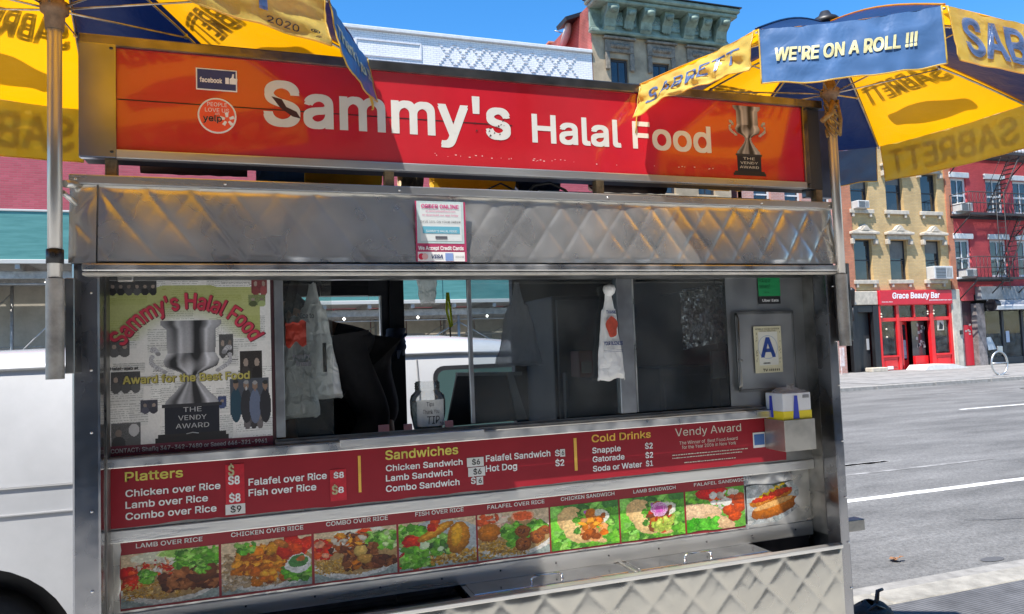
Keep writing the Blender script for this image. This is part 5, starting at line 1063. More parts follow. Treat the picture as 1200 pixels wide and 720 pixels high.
E_ = [(0, 1), (1, 2), (2, 3), (3, 4), (4, 5), (5, 6), (3, 7), (7, 8), (8, 9), (9, 10), (3, 11), (11, 12), (12, 13), (13, 14), (0, 15), (15, 16), (16, 17), (17, 18), (0, 19), (19, 20), (20, 21), (21, 22)]
for (hx_, hy_, hz_, sg) in ((-.18, -.34, .84, 1), (-.29, -.29, .83, -1)):
    k0 = len(J); base = 10 if sg == 1 else 14
    for f in range(4):
        o1 = (f-1.5)*.018; L_ = (.030, .036, .034, .026)[f]; J += [(hx_-.03, hy_+o1, hz_-.008, .0095, .0085), (hx_-.03-L_, hy_+o1*1.1, hz_-.018, .0085, .008), (hx_-.03-L_*1.7, hy_+o1*1.1, hz_-.036, .0075, .007)]
        q = k0+3*f; E_ += [(base, q), (q, q+1), (q+1, q+2)]
    q = len(J); J += [(hx_+.0, hy_-.034*sg, hz_-.006, .011, .010), (hx_-.028, hy_-.046*sg, hz_-.022, .009, .008)]; E_ += [(base, q), (q, q+1)]
skin('body', J, E_, 0, SKIN, COOK)
T = [(0, 0, .90, .165, .14), (-.04, -.02, 1.06, .205, .155), (-.11, -.07, 1.21, .215, .165), (-.19, -.11, 1.30, .15, .13), (-.245, -.135, 1.335, .075, .075), (-.13, -.25, 1.26, .095, .09), (.0, -.27, 1.00, .068, .068), (-.09, -.31, .90, .05, .05), (-.27, .03, 1.23, .09, .09), (-.31, -.02, 1.08, .075, .075)]
skin('shirt', T, [(0, 1), (1, 2), (2, 3), (3, 4), (3, 5), (5, 6), (6, 7), (3, 8), (8, 9)], 0, SHIRT, COOK)
skin('trousers', [(0, 0, .95, .15, .13), (.02, -.10, .84, .105, .105), (.03, -.12, .48, .08, .08), (.04, -.08, .10, .06, .06), (-.02, .10, .84, .105, .105), (.0, .10, .48, .08, .08), (.02, .13, .10, .06, .06)], [(0, 1), (1, 2), (2, 3), (0, 4), (4, 5), (5, 6)], 0, TROU, COOK)
skin('hair', [(-.30, -.17, 1.445, .07, .08), (-.33, -.19, 1.455, .075, .085), (-.285, -.16, 1.405, .06, .07)], [(0, 1), (0, 2)], 0, mat('black_hair', (.01, .009, .008), .7, bump=1, bscale=90), COOK)
b = MB()
for s in (-1, 1): b.lathe((-.385, -.24+.035*s, 1.375), [(0, .009), (.009, 0), (0, -.009)], 10)
b.build('eyes', WHITE, COOK)
b = MB(); b.tube([(-.39, -.245, 1.375), (-.42, -.265, 1.345), (-.395, -.25, 1.335)], [.008, .014, .010], 8); b.build('nose', SKIN, COOK)
b = MB(); b.tube([(-.395, -.275, 1.305), (-.41, -.26, 1.300), (-.40, -.23, 1.305)], .006, 6); b.build('mouth', mat('lips', (.25, .09, .07), .5), COOK)
for s in (-1, 1): b = MB(); b.lathe((-.315, -.185+.09*s, 1.385), [(0, .03), (.012, .015), (.010, -.015), (0, -.03)], 10); b.build('ear', SKIN, COOK)

COOK.scale = (PS, PS, PS)
def scale_about_camera(o):                                    # uniform shrink about the camera, to shift the cart's shadows: the cart's front then stands 2.2 m from the eye and is 2.5 m wide
    o.scale = o.scale*CART_SHRINK; o.location = Vector((o.location.x*CART_SHRINK, o.location.y*CART_SHRINK, EYE+(o.location.z-EYE)*CART_SHRINK))
for o in [o for o in bpy.data.objects if o.parent is None and o not in BEFORE]: scale_about_camera(o)
# ================================================================== THE WHITE VAN
VAN = empty('white_van', (-.4, 5.0, -.12), 'white van parked at the kerb behind the cart, its roof showing through the serving window', 'van')
PAINTW = mat('van_white_paint', (.50, .505, .51), .25, 0, var=.12, vscale=1.4, coat=.5)
vy = 4.10
def vparts(mb, name, m, parent=None): o = mb.build(name, m, parent or VAN); o.location = -VAN.location if parent is None else (0, 0, 0); return o
def topz(x):
    return float(np.interp(x, [-2.78, -2.72, -2.5, .0, 1.1, 1.5, 1.8, 2.25, 2.5, 3.05, 3.25, 3.3], [1.45, 1.60, 1.70, 1.745, 1.735, 1.70, 1.60, 1.32, 1.10, .98, .80, .62]))
stations = [-2.78, -2.75, -2.68, -2.5, -2.0, -1, 0, .5, 1.1, 1.3, 1.5, 1.65, 1.8, 2.0, 2.25, 2.5, 3.0, 3.2, 3.3]
def ring(x):
    t = topz(x); w = .96*float(np.interp(x, [-2.78, -2.72, -2.6, 2.9, 3.2, 3.3], [.86, .95, 1, 1, .93, .8])); g = min(1.60, t-.11) if t > 1.2 else t-.06; yc = 5.06
    sec = [(1.0, .70), (1.0, min(1.0, g*.8)), (.995, min(1.10, g*.9)), (1-.13*(g-1.1)/.5 if g > 1.1 else .97, g), (.84 if g > 1.1 else .93, g+(t-g)*.38), (.72, g+(t-g)*.72), (.4, t-.012*(t > 1.2)), (0, t)]
    near = [(x, yc-w*a, z) for a, z in sec]; far = [(x, yc+w*a, z) for a, z in sec[::-1][1:]]; return near+far
b = MB(); R = [ring(x) for x in stations]; nn = len(R[0]); b.add([p for r in R for p in r], [(i*nn+k, (i+1)*nn+k, (i+1)*nn+k+1, i*nn+k+1) for i in range(len(R)-1) for k in range(nn-1)], True)
b.add(R[0], [tuple(range(nn))]); b.add(R[-1], [tuple(range(nn-1, -1, -1))]); body = vparts(b, 'body', PAINTW)
wxs = (-1.31, 2.1)
def arch(side_y0, side_y1):
    pts = [(-2.76, .70), (-2.76, .32)]
    for w in wxs:
        pts += [(w+.47*math.cos(PI-a), .24+.462*math.sin(a)) for a in np.linspace(.12, PI-.12, 18)][::1]
    pts += [(3.2, .32), (3.2, .70)]
    xs = sorted(set([p[0] for p in pts])); m = MB()
    lowp = pts[1:-1]; n = len(lowp); m.add([(x, side_y0, z) for x, z in lowp]+[(x, side_y0, .712) for x, z in lowp]+[(x, side_y1, z) for x, z in lowp], [(i, i+1, n+i+1, n+i) for i in range(n-1)]+[(i, 2*n+i, 2*n+i+1, i+1) for i in range(n-1)]); return m
vparts(arch(vy-.001, vy+.12), 'side_skirt', PAINTW, body); vparts(arch(6.02, 5.9), 'side_skirt', PAINTW, body)
b = MB(); b.box(-2.7, 2.85, vy+.22, 5.85, .16, .715); vparts(b, 'underbody', BLACK)
b = MB(); b.box(-2.7, 2.85, vy+.12, vy+.22, .66, .715); vparts(b, 'wheel_well', BLACK)
TYRE = mat('tyre', (.02, .02, .02), .85, bump=.3)
for w in wxs:
    for y_, s in ((vy+.16, 1), (5.86, -1)):
        o = empty('x'); bpy.data.objects.remove(o)
        b = MB(); b.lathe((0, 0, 0), [(.20, -.09), (.31, -.095), (.335, -.06), (.34, .06), (.31, .095), (.20, .09)], 36); wh = b.build('wheel', TYRE, VAN); wh.rotation_euler.x = PI/2*s; wh.location = Vector((w, y_, .22))-VAN.location
        b = MB(); b.lathe((0, 0, 0), [(0, .075), (.05, .08), (.07, .05), (.16, .06), (.20, .085), (.205, .06), (.205, -.06)], 28); b.build('rim', STEEL, wh)
# drip gutter, creases, seams, sliding door rail
GR = mat('van_seam', (.10, .10, .10), .6)
def sidey(z): return 4.10+.0025 if z < 1.0 else (5.06-.96*(1-.13*(z-1.1)/.5) if z > 1.1 else 4.103)
b = MB(); b.tube([(x, sidey(1.6)-.004, topz(x)-.23 if False else min(1.612, topz(x)-.105)) for x in (-2.6, -2, -1, 0, .5, 1.1, 1.45)], .011, 6); vparts(b, 'drip_gutter', PAINTW, body)
b = MB()
for z in (1.055, .925):
    b.box(-2.68, 2.6, 4.094, 4.099, z-.005, z+.002)
vparts(b, 'side_crease', mat('crease_grey', (.45, .45, .45), .6), body)  # body creases drawn as thin grey strips
xs1 = xat(492, 4.15, 450); b = MB()
for x in (xs1, xs1-1.25): b.tube([(x, sidey(z)-.002, z) for z in (.72, .95, 1.1, 1.3, 1.58)], .004, 5)
vparts(b, 'door_seam', GR, body)
wa, wb_ = xat(512, 4.18, 450), xat(640, 4.18, 450)
def slab(pts, off, th, name, m, parent=None):
    b = MB(); n = len(pts); b.add([(x, sidey(z)-off, z) for x, z in pts]+[(x, sidey(z)-off-th, z) for x, z in pts], [tuple(range(n)), tuple(range(2*n-1, n-1, -1))]+[(i, (i+1) % n, n+(i+1) % n, n+i) for i in range(n)]); return vparts(b, name, m, parent)
def rrect(x0, x1, z0, z1, r, k=6, slope=0.):
    P = []
    for cx, cz, a0 in ((x1-r, z0+r, -PI/2), (x1-r, z1-r, 0), (x0+r, z1-r, PI/2), (x0+r, z0+r, PI)):
        for i in range(k): a = a0+PI/2*i/(k-1); P.append((cx+r*math.cos(a)-slope*(cz-z0)*(cx > (x0+x1)/2), cz+r*math.sin(a)))
    return P
VG = glass_mat('van_glass', (.10, .16, .15), .03, .02, 1.6)
slab(rrect(wa-.02, wb_+.10, 1.12, 1.535, .07, slope=.35), .002, .006, 'window_seal', BLACK); slab(rrect(wa+.005, wb_+.06, 1.145, 1.51, .05, slope=.35), .010, .004, 'window', mat('van_window_glass', (.05, .09, .085), .04, 0, spec=1., coat=1))
x2 = xs1-1.2; slab(rrect(x2, xat(452, 4.18, 450), 1.14, 1.42, .03), .002, .006, 'window_seal', BLACK); slab(rrect(x2+.02, xat(452, 4.18, 450)-.02, 1.16, 1.40, .02), .010, .004, 'window', mat('van_window_glass', (.05, .09, .085), .04, 0, spec=1., coat=1))
b = MB(); b.grid(lambda u, v: (1.75+.55*u+.0*v, 4.35+1.42*v, float(topz(1.75+.55*u))+.008-.02*abs(v-.5)*2), 6, 8); vparts(b, 'windscreen', mat('van_window_glass', (.05, .09, .085), .04), None)
b = MB(); b.bevbox(xs1+.10, xs1+.16, 4.085, 4.10, 1.07, 1.10, .003, 1); vparts(b, 'door_handle', BLACK)
b = MB(); b.bevbox(wb_+.02, wb_+.10, 3.96, 4.10, 1.17, 1.36, .02, 2); vparts(b, 'side_mirror', BLACK)
b = MB(); b.bevbox(3.23, 3.33, 4.2, 5.9, .35, .5, .02, 2); vparts(b, 'bumper', BLACK)
for y_ in (4.32, 5.8): b = MB(); b.bevbox(3.2, 3.28, y_-.13, y_+.13, .62, .76, .02, 2); vparts(b, 'headlight', mat('lamp_lens', (.7, .7, .68), .1, coat=1))

# ================================================================== SMALL THINGS ON THE GROUND
bc = at(1018, 712, 3.30); root = empty('black_bag', (bc.x, 3.30, 0), 'black bag with an upright loop handle sitting on the pavement by the kerb', 'bag')
b = MB(); b.grid(lambda u, v: (.15*math.cos(2*PI*u)*(math.sin(PI*(.06+.9*v))**.6)*(1+.1*noise.noise(Vector((math.cos(2*PI*u), v*3, 1)))), .10*math.sin(2*PI*u)*(math.sin(PI*(.06+.9*v))**.6), .005+.155*v+.03*noise.noise(Vector((u*6, v*3, 2)))), 32, 14)
b.build('body', mat('black_nylon', (.012, .012, .012), .7, bump=.7, bscale=40), root)
b = MB(); b.tube([(.01, -.02, .11), (.04, -.02, .17), (.05, -.02, .215), (.085, -.02, .22)], [.010, .012, .011, .008], 8); b.tube([(-.08, -.05, .12), (-.01, -.06, .16), (.07, -.05, .12)], .009, 6); b.build('handle', BLACK, root)
b = MB(); b.tube([(-.13, -.06, .08), (-.04, -.105, .12), (.06, -.105, .08), (.13, -.06, .03)], .007, 6); b.build('strap', BLACK, root)
def on_ground(px, py, z):
    d = at(px, py, 1.)-Vector((0, 0, EYE)); return Vector((0, 0, EYE))+d*((z-EYE)/d.z)
g = on_ground(1050, 658, -.12); b = MB()
for k in range(7):
    a = k*.9; c = Vector((g.x+.035*math.cos(a)*(k/4), g.y+.03*math.sin(a), -.112+.004*k)); b.add([c+Vector((-.03, 0, 0)), c+Vector((0, -.018, .012)), c+Vector((.035, .005, .002)), c+Vector((0, .02, .008))], [(0, 1, 2, 3)])
tag(b.build('dry_leaf', mat('dry_leaf', (.30, .15, .07), .7, var=.4, vscale=40)), 'crumpled brown leaf lying on the asphalt near the kerb', 'leaf')
g = on_ground(1163, 656, -.12); b = MB(); n = 16; b.add([(g.x+.11*math.cos(2*PI*k/n), g.y+.05*math.sin(2*PI*k/n), -.1155) for k in range(n)], [tuple(range(n))]); b.build('oil_stain', mat('oil_stain', (.09, .09, .09), .6), kind='structure')
# ================================================================== BUILDINGS ACROSS THE AVENUE
def fx(px, py=350, Y=FY): return at(px, py, Y).x
def fz(px, py, Y=FY): return at(px, py, Y).z
def wall_holes(x0, x1, z0, z1, Y, holes, depth=.22):
    b = MB(); xs = sorted({x0, x1, *[h[0] for h in holes], *[h[1] for h in holes]}); zs = sorted({z0, z1, *[h[2] for h in holes], *[h[3] for h in holes]})
    for i in range(len(xs)-1):
        for j in range(len(zs)-1):
            cx, cz = (xs[i]+xs[i+1])/2, (zs[j]+zs[j+1])/2
            if any(h[0] < cx < h[1] and h[2] < cz < h[3] for h in holes): continue
            b.add([(xs[i], Y, zs[j]), (xs[i+1], Y, zs[j]), (xs[i+1], Y, zs[j+1]), (xs[i], Y, zs[j+1])], [(0, 1, 2, 3)])
    for a, c, d, e in holes:
        b.add([(a, Y, d), (c, Y, d), (c, Y, e), (a, Y, e), (a, Y+depth, d), (c, Y+depth, d), (c, Y+depth, e), (a, Y+depth, e)], [(0, 4, 5, 1), (1, 5, 6, 2), (2, 6, 7, 3), (3, 7, 4, 0)])
    return b
def shell(b, x0, x1, z0, z1, Y, D=11):
    b.add([(x0, Y, z0), (x0, Y+D, z0), (x0, Y+D, z1), (x0, Y, z1)], [(0, 1, 2, 3)]); b.add([(x1, Y, z0), (x1, Y+D, z0), (x1, Y+D, z1), (x1, Y, z1)], [(3, 2, 1, 0)])
    b.add([(x0, Y+D, z0), (x1, Y+D, z0), (x1, Y+D, z1), (x0, Y+D, z1)], [(3, 2, 1, 0)]); b.add([(x0, Y, z1), (x1, Y, z1), (x1, Y+D, z1), (x0, Y+D, z1)], [(0, 1, 2, 3)]); return b
PANE = mat('window_dark_glass', (.022, .028, .035), .06, 0, var=.5, vscale=.9, spec=.9, bump=.03, bscale=2)
BLIND = mat('window_blind', (.16, .15, .13), .6, var=.3, vscale=2)
STONE = mat('lintel_stone', (.52, .46, .37), .8, var=.25, vscale=5); WFR = mat('white_window_frame', (.62, .63, .62), .5, var=.1); BFR = mat('black_window_frame', (.03, .03, .035), .5)
def bpart(b, name, m, root, parent=None, **k): o = b.build(name, m, parent or root, **k); o.location = -root.location if parent is None else (0, 0, 0); return o
_wc = {}
def window(root, a, c, z0, z1, Y, frame=BFR, panes=(1, 2), blind=0., fr=.05, dep=.16):
    key = (root.name, round(c-a, 2), round(z1-z0, 2), frame.name, panes, blind, fr)
    w, h = c-a, z1-z0
    if key not in _wc:
        b = MB(); b.box(-w/2, -w/2+fr, 0, .06, 0, h); b.box(w/2-fr, w/2, 0, .06, 0, h); b.box(-w/2+fr, w/2-fr, 0, .06, 0, fr); b.box(-w/2+fr, w/2-fr, 0, .06, h-fr, h)
        for k in range(1, panes[1]): b.box(-w/2+fr, w/2-fr, .005, .05, h*k/panes[1]-fr*.4, h*k/panes[1]+fr*.4)
        for k in range(1, panes[0]): b.box(-w/2+w*k/panes[0]-fr*.25, -w/2+w*k/panes[0]+fr*.25, .008, .05, fr, h-fr)
        o = b.build('window', frame, root); p = MB(); p.box(-w/2+fr, w/2-fr, .035, .045, fr, h-fr); p = p.build('pane', PANE, o)
        if blind: q = MB(); q.box(-w/2+fr, w/2-fr, .030, .034, h-fr-(h-2*fr)*blind, h-fr); q.build('blind', BLIND, o)
        _wc[key] = o
    else:
        s = _wc[key]; o = s.copy(); link(o, root)
        for ch in kids(s): d = ch.copy(); link(d, o)
    o.location = Vector(((a+c)/2, Y+dep, z0))-root.location; return o

# ---- yellow brick house with the red shop
x0, x1 = fx(986, 300), fx(1118.5, 300); YB = empty('yellow_brick_house', ((x0+x1)/2, FY, 0), 'yellow brick house with carved stone window hoods above the red beauty shop', 'house')
r1z = (fz(1015, 328.5), fz(1015, 281)); r2z = (fz(1015, 246), fz(1015, 246)+(r1z[1]-r1z[0])*.98); cw = [(1004.5, 1025.5), (1046, 1066.5), (1087.5, 1106.5)]
shopz = fz(1070, 340.0); holes = []
for a, c in cw:
    for rz in (r1z, r2z): holes.append((fx(a), fx(c), rz[0], rz[1]))
dz = r2z[0]-r1z[0]; r3z = (r2z[0]+dz*.95, r2z[1]+dz*.95)
for a, c in cw: holes.append((fx(a), fx(c), *r3z))
TOPY = r3z[1]+1.2
b = wall_holes(x0+.65, x1-.35, shopz, TOPY, FY, holes); YBR = brick_mat('yellow_brick', (.64, .44, .19), (.56, .37, .15), (.45, .35, .22), .2, .065, .22)
bpart(b, 'wall', YBR, YB)
OBR = brick_mat('orange_brick', (.58, .21, .11), (.50, .17, .09), (.35, .20, .13), .2, .065, .25)
b = MB(); b.box(x0, x0+.649, FY-.06, FY+.3, shopz-.2, TOPY); bpart(b, 'brick_pier', OBR, YB); b = MB(); b.box(x1-.349, x1, FY-.06, FY+.3, shopz, TOPY); bpart(b, 'brick_pier', OBR, YB)
bpart(shell(MB(), x0+.01, x1-.01, 0, TOPY-.01, FY+.31), 'side_walls', OBR, YB)
b = MB(); b.bevbox(x0-.1, x1+.1, FY-.5, FY+.4, TOPY, TOPY+.5, .05, 1); bpart(b, 'cornice', STONE, YB)
for i, (a, c) in enumerate(cw):
    for j, rz in enumerate((r1z, r2z, r3z)):
        A, C = fx(a), fx(c); window(YB, A, C, rz[0], rz[1], FY, BFR, (1, 2), blind=(.0, .45, .3)[(i+j) % 3], fr=.06); w = C-A; m = (A+C)/2
        b = MB(); b.bevbox(A-.18, C+.18, FY-.12, FY-.001, rz[0]-.18, rz[0]-.002, .015, 1)
        for s in (A-.05, C-.07): b.bevbox(s, s+.12, FY-.10, FY-.001, rz[0]-.34, rz[0]-.185, .01, 1)
        bpart(b, 'sill', STONE, YB)
        if j < 2 or True:
            z = rz[1]; b = MB(); b.bevbox(A-.16, C+.16, FY-.10, FY-.001, z+.02, z+.22, .01, 1); b.bevbox(A-.27, C+.27, FY-.26, FY-.001, z+.222, z+.34, .02, 1)
            b.prism([(A-.24, z+.342), (C+.24, z+.342), (m+.28, z+.46), (m+.12, z+.62), (m, z+.68), (m-.12, z+.62), (m-.28, z+.46)], FY-.20, FY-.001); b.prism([(m-.22, z+.40), (m+.22, z+.40), (m, z+.58)], FY-.24, FY-.201)
            for s in (A-.24, C+.08): b.bevbox(s, s+.16, FY-.18, FY-.001, z-.22, z+.018, .02, 1)
            bpart(b, 'window_hood', STONE, YB)
ACM = mat('air_conditioner', (.52, .52, .50), .5, var=.1)
def ac(root, xa_, xb_, z, label, dark=False):
    t = empty('air_conditioner', ((xa_+xb_)/2, FY-.15, z), label, 'air conditioner', 'window air conditioners')
    w = xb_-xa_; b = MB(); b.bevbox(-w/2, w/2, -.25, .25, 0, w*.52, .02, 1); b.build('case', ACM, t)
    g = MB()
    for k in range(7): g.box(-w*.42, w*.1, -.262, -.251, w*.06+k*w*.06, w*.06+k*w*.06+w*.03)
    g.build('grille', mat('ac_grille', (.12, .12, .12), .6), t)
    g = MB()
    for k in range(4): g.box(w*.16+k*w*.07, w*.16+k*w*.07+w*.02, -.262, -.251, w*.08, w*.44)
    g.build('vent', mat('ac_grille', (.12, .12, .12), .6), t)
ac(YB, fx(1088.5), fx(1110.5), r1z[0]+.0, 'large air conditioner in the yellow house window nearest the red house, above the shop')
ac(YB, fx(1004.5), fx(1018), r2z[0], 'small air conditioner in the upper window at the left end of the yellow house')
# shop front
SH = empty('red_shop_front', (fx(1072), FY, 0), 'bright red beauty bar shop front under the yellow brick house', 'shop front')
SR = mat('shop_red', (.66, .015, .02), .35, var=.1, vscale=3, coat=.2); SRD = mat('shop_sign_red', (.58, .012, .03), .35, var=.08)
q = lambda X, Y_: (980+X/5.4545, 330+Y_/5.4545)
def fq(X, Y_, Yp=FY): p = at(*q(X, Y_), Yp); return p.x, p.z
ZF = lambda y: fz(1072, 330+y/5.4545); XF = lambda x: fx(980+x/5.4545, 400)
zs1, zs0 = ZF(58), ZF(148)
b = MB(); b.bevbox(XF(272), XF(735), FY-.22, FY-.001, zs0, zs1, .02, 1); sg = bpart(b, 'sign_board', SRD, SH)
b = MB(); letters(b, "Grace Beauty Bar", XF(352), XF(655), ZF(110), ZF(72), FY-.224, bold=.06, shear=.1); o = bpart(b, 'lettering', WHITE, SH, sg)
b = MB(); letters(b, "212 221 2211", XF(283), XF(352), ZF(133), ZF(126), FY-.224, bold=.03); letters(b, "gracebeautybarnyc.com", XF(585), XF(728), ZF(126), ZF(118), FY-.224, bold=.03); bpart(b, 'lettering', WHITE, SH, sg)
z_t, z_m, z_b = ZF(150), ZF(238), 0.02
def sb(x0_, x1_, z0_, z1_, y0_=-.10, y1_=.08, nm='frame_bar', m=SR): b = MB(); b.bevbox(x0_, x1_, FY+y0_, FY+y1_, z0_, z1_, .01, 1); return bpart(b, nm, m, SH)
X_ = [XF(v) for v in (274, 286, 384, 402, 598, 622, 722, 748)]
sb(X_[0], X_[1], z_b, z_t-.01); sb(X_[2], X_[3], z_b, z_t-.01); sb(X_[4], X_[5], z_b, z_t-.01); sb(X_[6], X_[7], z_b, z_t-.01)
sb(X_[0]+.002, X_[7]-.002, z_t-.009, z_t+.12, -.12, .07, 'head_rail'); 
for a, c in ((X_[1], X_[2]), (X_[3], X_[4]), (X_[5], X_[6])): sb(a, c, z_m-.10, z_m+.06, -.08, .06, 'transom_bar'); 
sb((X_[3]+X_[4])/2-.05, (X_[3]+X_[4])/2+.05, z_m+.061, z_t-.01)
zbk = ZF(478)
for a, c in ((X_[1], X_[2]), (X_[5], X_[6])):
    sb(a, c, z_b, zbk, -.06, .04, 'bulkhead'); sb(a+.1, c-.1, z_b+.15, zbk-.12, -.08, -.061, 'bulkhead_panel'); sb(a, c, zbk+.001, zbk+.08, -.12, .04, 'window_sill')
SG = glass_mat('shop_glass', (.85, .9, .88), .05, .02, 1.5)
for k, (a, c, d, e) in enumerate(((X_[1], X_[2], zbk+.08, z_m-.10), (X_[5], X_[6], zbk+.08, z_m-.10), (X_[1], X_[2], z_m+.06, z_t-.01), (X_[3], X_[4], z_m+.06, z_t-.01), (X_[5], X_[6], z_m+.06, z_t-.01))):
    b = MB(); b.box(a, c, FY, FY+.012, d, e); bpart(b, 'window_pane', SG, SH)
# recessed entrance: slanting side lights, door
dx0, dx1 = XF(440), XF(515)
sb(dx0, dx0+.09, .02, z_m-.10, .50, .56, 'door_stile'); sb(dx1-.09, dx1, .02, z_m-.10, .50, .56, 'door_stile'); sb(dx0+.09, dx1-.09, .02, .42, .505, .555, 'door_rail'); sb(dx0+.09, dx1-.09, z_m-.25, z_m-.101, .505, .555, 'door_rail')
b = MB(); b.box(dx0+.09, dx1-.09, FY+.52, FY+.53, .42, z_m-.25); bpart(b, 'door_pane', PANE, SH); b = MB(); b.box(dx0+.12, dx1-.12, FY+.50, FY+.505, .5, 1.35); bpart(b, 'door_poster', mat('door_poster', (.30, .33, .40), .5, var=.3, vscale=6), SH)
sb(XF(410), dx0-.002, .02, z_m-.1, .1, .5, 'side_jamb'); sb(dx1+.002, X_[4], zbk+.0, z_m-.1, .26, .28, 'inner_panel', mat('shop_dark_glass', (.05, .05, .055), .1, spec=.8)); sb(dx1+.002, X_[4], .02, zbk-.002, .12, .28, 'bulkhead')
b = MB(); R = random.Random(4)
for k in range(14): x = R.uniform(XF(535), XF(592)); z = R.uniform(ZF(440), ZF(275)); b.box(x, x+.12, FY+.245, FY+.255, z, z+.13)
bpart(b, 'window_cards', mat('grey_cards', (.40, .38, .36), .6, var=.3), SH)
b = MB(); b.box(X_[0], X_[7], FY+2.8, FY+2.82, 0, 4); b.box(X_[0], X_[7], FY+.6, FY+2.8, .01, .02); b.box(X_[0], X_[0]+.02, FY+.12, FY+2.8, 0, 4); b.box(X_[7]-.02, X_[7], FY+.12, FY+2.8, 0, 4); b.box(X_[0], X_[7], FY+.12, FY+2.8, 3.4, 3.42); bpart(b, 'shop_interior', mat('shop_interior_paint', (.16, .03, .03), .7, var=.3, vscale=2), SH)
b = MB(); b.box(XF(312), XF(345), FY+.3, FY+.33, ZF(470), ZF(275)); bpart(b, 'display_column', mat('display_grey', (.35, .34, .32), .7, var=.4), SH)
b = MB(); b.box(XF(650), XF(693), FY-.012, FY-.006, ZF(318), ZF(252)); po = bpart(b, 'window_poster', mat('poster_cream', (.55, .50, .42), .5), SH); b = MB(); b.prism([(XF(660), ZF(310)), (XF(684), ZF(312)), (XF(688), ZF(285)), (XF(668), ZF(262))], FY-.016, FY-.013); bpart(b, 'poster_figure', INK, SH, po)
b = MB(); b.box(XF(308), XF(345), FY-.088, FY-.084, ZF(553), ZF(533)); bpart(b, 'bulkhead_notice', WHITE, SH)
b = MB()
for x, y in ((278, 205), (278, 222), (575, 195), (575, 210), (614, 190), (614, 210), (305, 300), (305, 350)): b.lathe((XF(x+6), FY-.13, ZF(y)), [(0, .05), (.05, 0), (0, -.05)], 10)
bpart(b, 'globe_lamps', mat('globe_glass', (.75, .68, .55), .3), SH)
b = MB()
for k in range(40):
    x = R.uniform(XF(296), XF(380)); z0_ = zbk+.1; h_ = R.uniform(.1, .35); b.add([(x, FY+.1+R.random()*.2, z0_), (x+.05, FY+.1, z0_+h_*.6), (x+.02, FY+.14, z0_+h_)], [(0, 1, 2)])
bpart(b, 'window_plants', mat('leaf_green', (.07, .14, .04), .6), SH)
# pale ramp at the door
b = MB(); b.prism([(XF(418), 0), (XF(600)+1.0, 0), (XF(600), .22), (XF(445), .22)], FY-1.15, FY-.12); tag(b.build('door_ramp', mat('ramp_concrete', (.70, .68, .63), .7, var=.1)), 'pale concrete ramp in front of the red shop door', 'ramp')
# left entrance and stone
b = MB(); b.bevbox(x0+.05, XF(270), FY-.12, FY-.001, ZF(145), ZF(60), .02, 1); bpart(b, 'stone_lintel', STONE, YB)
b = MB(); b.bevbox(XF(737), x1+.0, FY-.14, FY+.2, 0, shopz-.01, .02, 1); bpart(b, 'cream_pilaster', mat('cream_paint', (.50, .46, .38), .7, var=.25, vscale=3), YB)
b = MB(); b.bevbox(XF(96), XF(138), FY-.10, FY+.1, 0, ZF(148), .01, 1); b.bevbox(XF(236), XF(272), FY-.10, FY+.1, 0, ZF(148), .01, 1); b.bevbox(XF(139), XF(235), FY-.08, FY+.1, ZF(190), ZF(148), .01, 1); bpart(b, 'black_door_frame', BLACK, YB)
b = MB(); b.box(XF(139), XF(235), FY+.2, FY+.25, 0, ZF(190)); b.box(XF(150), XF(180), FY+.18, FY+.20, .8, 2.0); bpart(b, 'dark_door', mat('hall_dark', (.03, .03, .032), .4), YB)
b = MB(); b.box(XF(212), XF(226), FY+.15, FY+.18, ZF(425), ZF(355)); bpart(b, 'door_notice', mat('grey_notice', (.4, .4, .4), .6), YB)
b = MB(); b.bevbox(XF(158), XF(258), FY-.55, FY-.13, .015, .2, .02, 1); bpart(b, 'door_step', STONE, YB)
b = MB(); b.box(x0+.651, x1-.36, FY+.1, FY+.3, ZF(60)-.02, shopz); bpart(b, 'lintel_core', OBR, YB)
b = MB(); b.box(XF(750)-.0, XF(758), FY-.17, FY-.141, ZF(560), ZF(330)); bpart(b, 'down_pipe', STONE, YB); b = MB(); b.bevbox(XF(775), XF(790), FY-.2, FY-.141, ZF(350), ZF(322), .01, 1); bpart(b, 'intercom', BLACK, YB)
# old lantern on the left pier
lx = XF(86); LN = empty('wall_lantern', (lx, FY-.3, 2.2), 'black wall lantern beside the left doorway of the yellow house', 'lantern')
b = MB(); b.lathe((0, 0, 0), [(0, ZF(150)-2.2), (.08, ZF(150)-2.2), (.13, ZF(60)-2.2), (.15, ZF(55)-2.2), (.05, ZF(40)-2.2), (0, ZF(36)-2.2)], 12); b.build('lamp_head', BLACK, LN); b = MB(); b.tube([(0, 0, ZF(150)-2.2), (.0, .0, ZF(240)-2.2), (0, .25, ZF(240)-2.2)], .035, 8); b.build('bracket', BLACK, LN)
g = on_ground(986, 430, 0); b = MB(); gx = at(984, 420, FY-.9).x; gx2 = at(989, 420, FY-.9).x; b.bevbox(gx, gx2, FY-.95, FY-.9, .35, 1.15, .01, 1); b.bevbox(gx+.02, gx+.06, FY-.94, FY-.91, 0, .35, .005, 1); tag(b.build('pavement_sign', mat('pale_red_white', (.55, .35, .32), .6, col2=(.7, .68, .66), vscale=7)), 'small red and white sign board on the pavement left of the black doorway', 'sign')

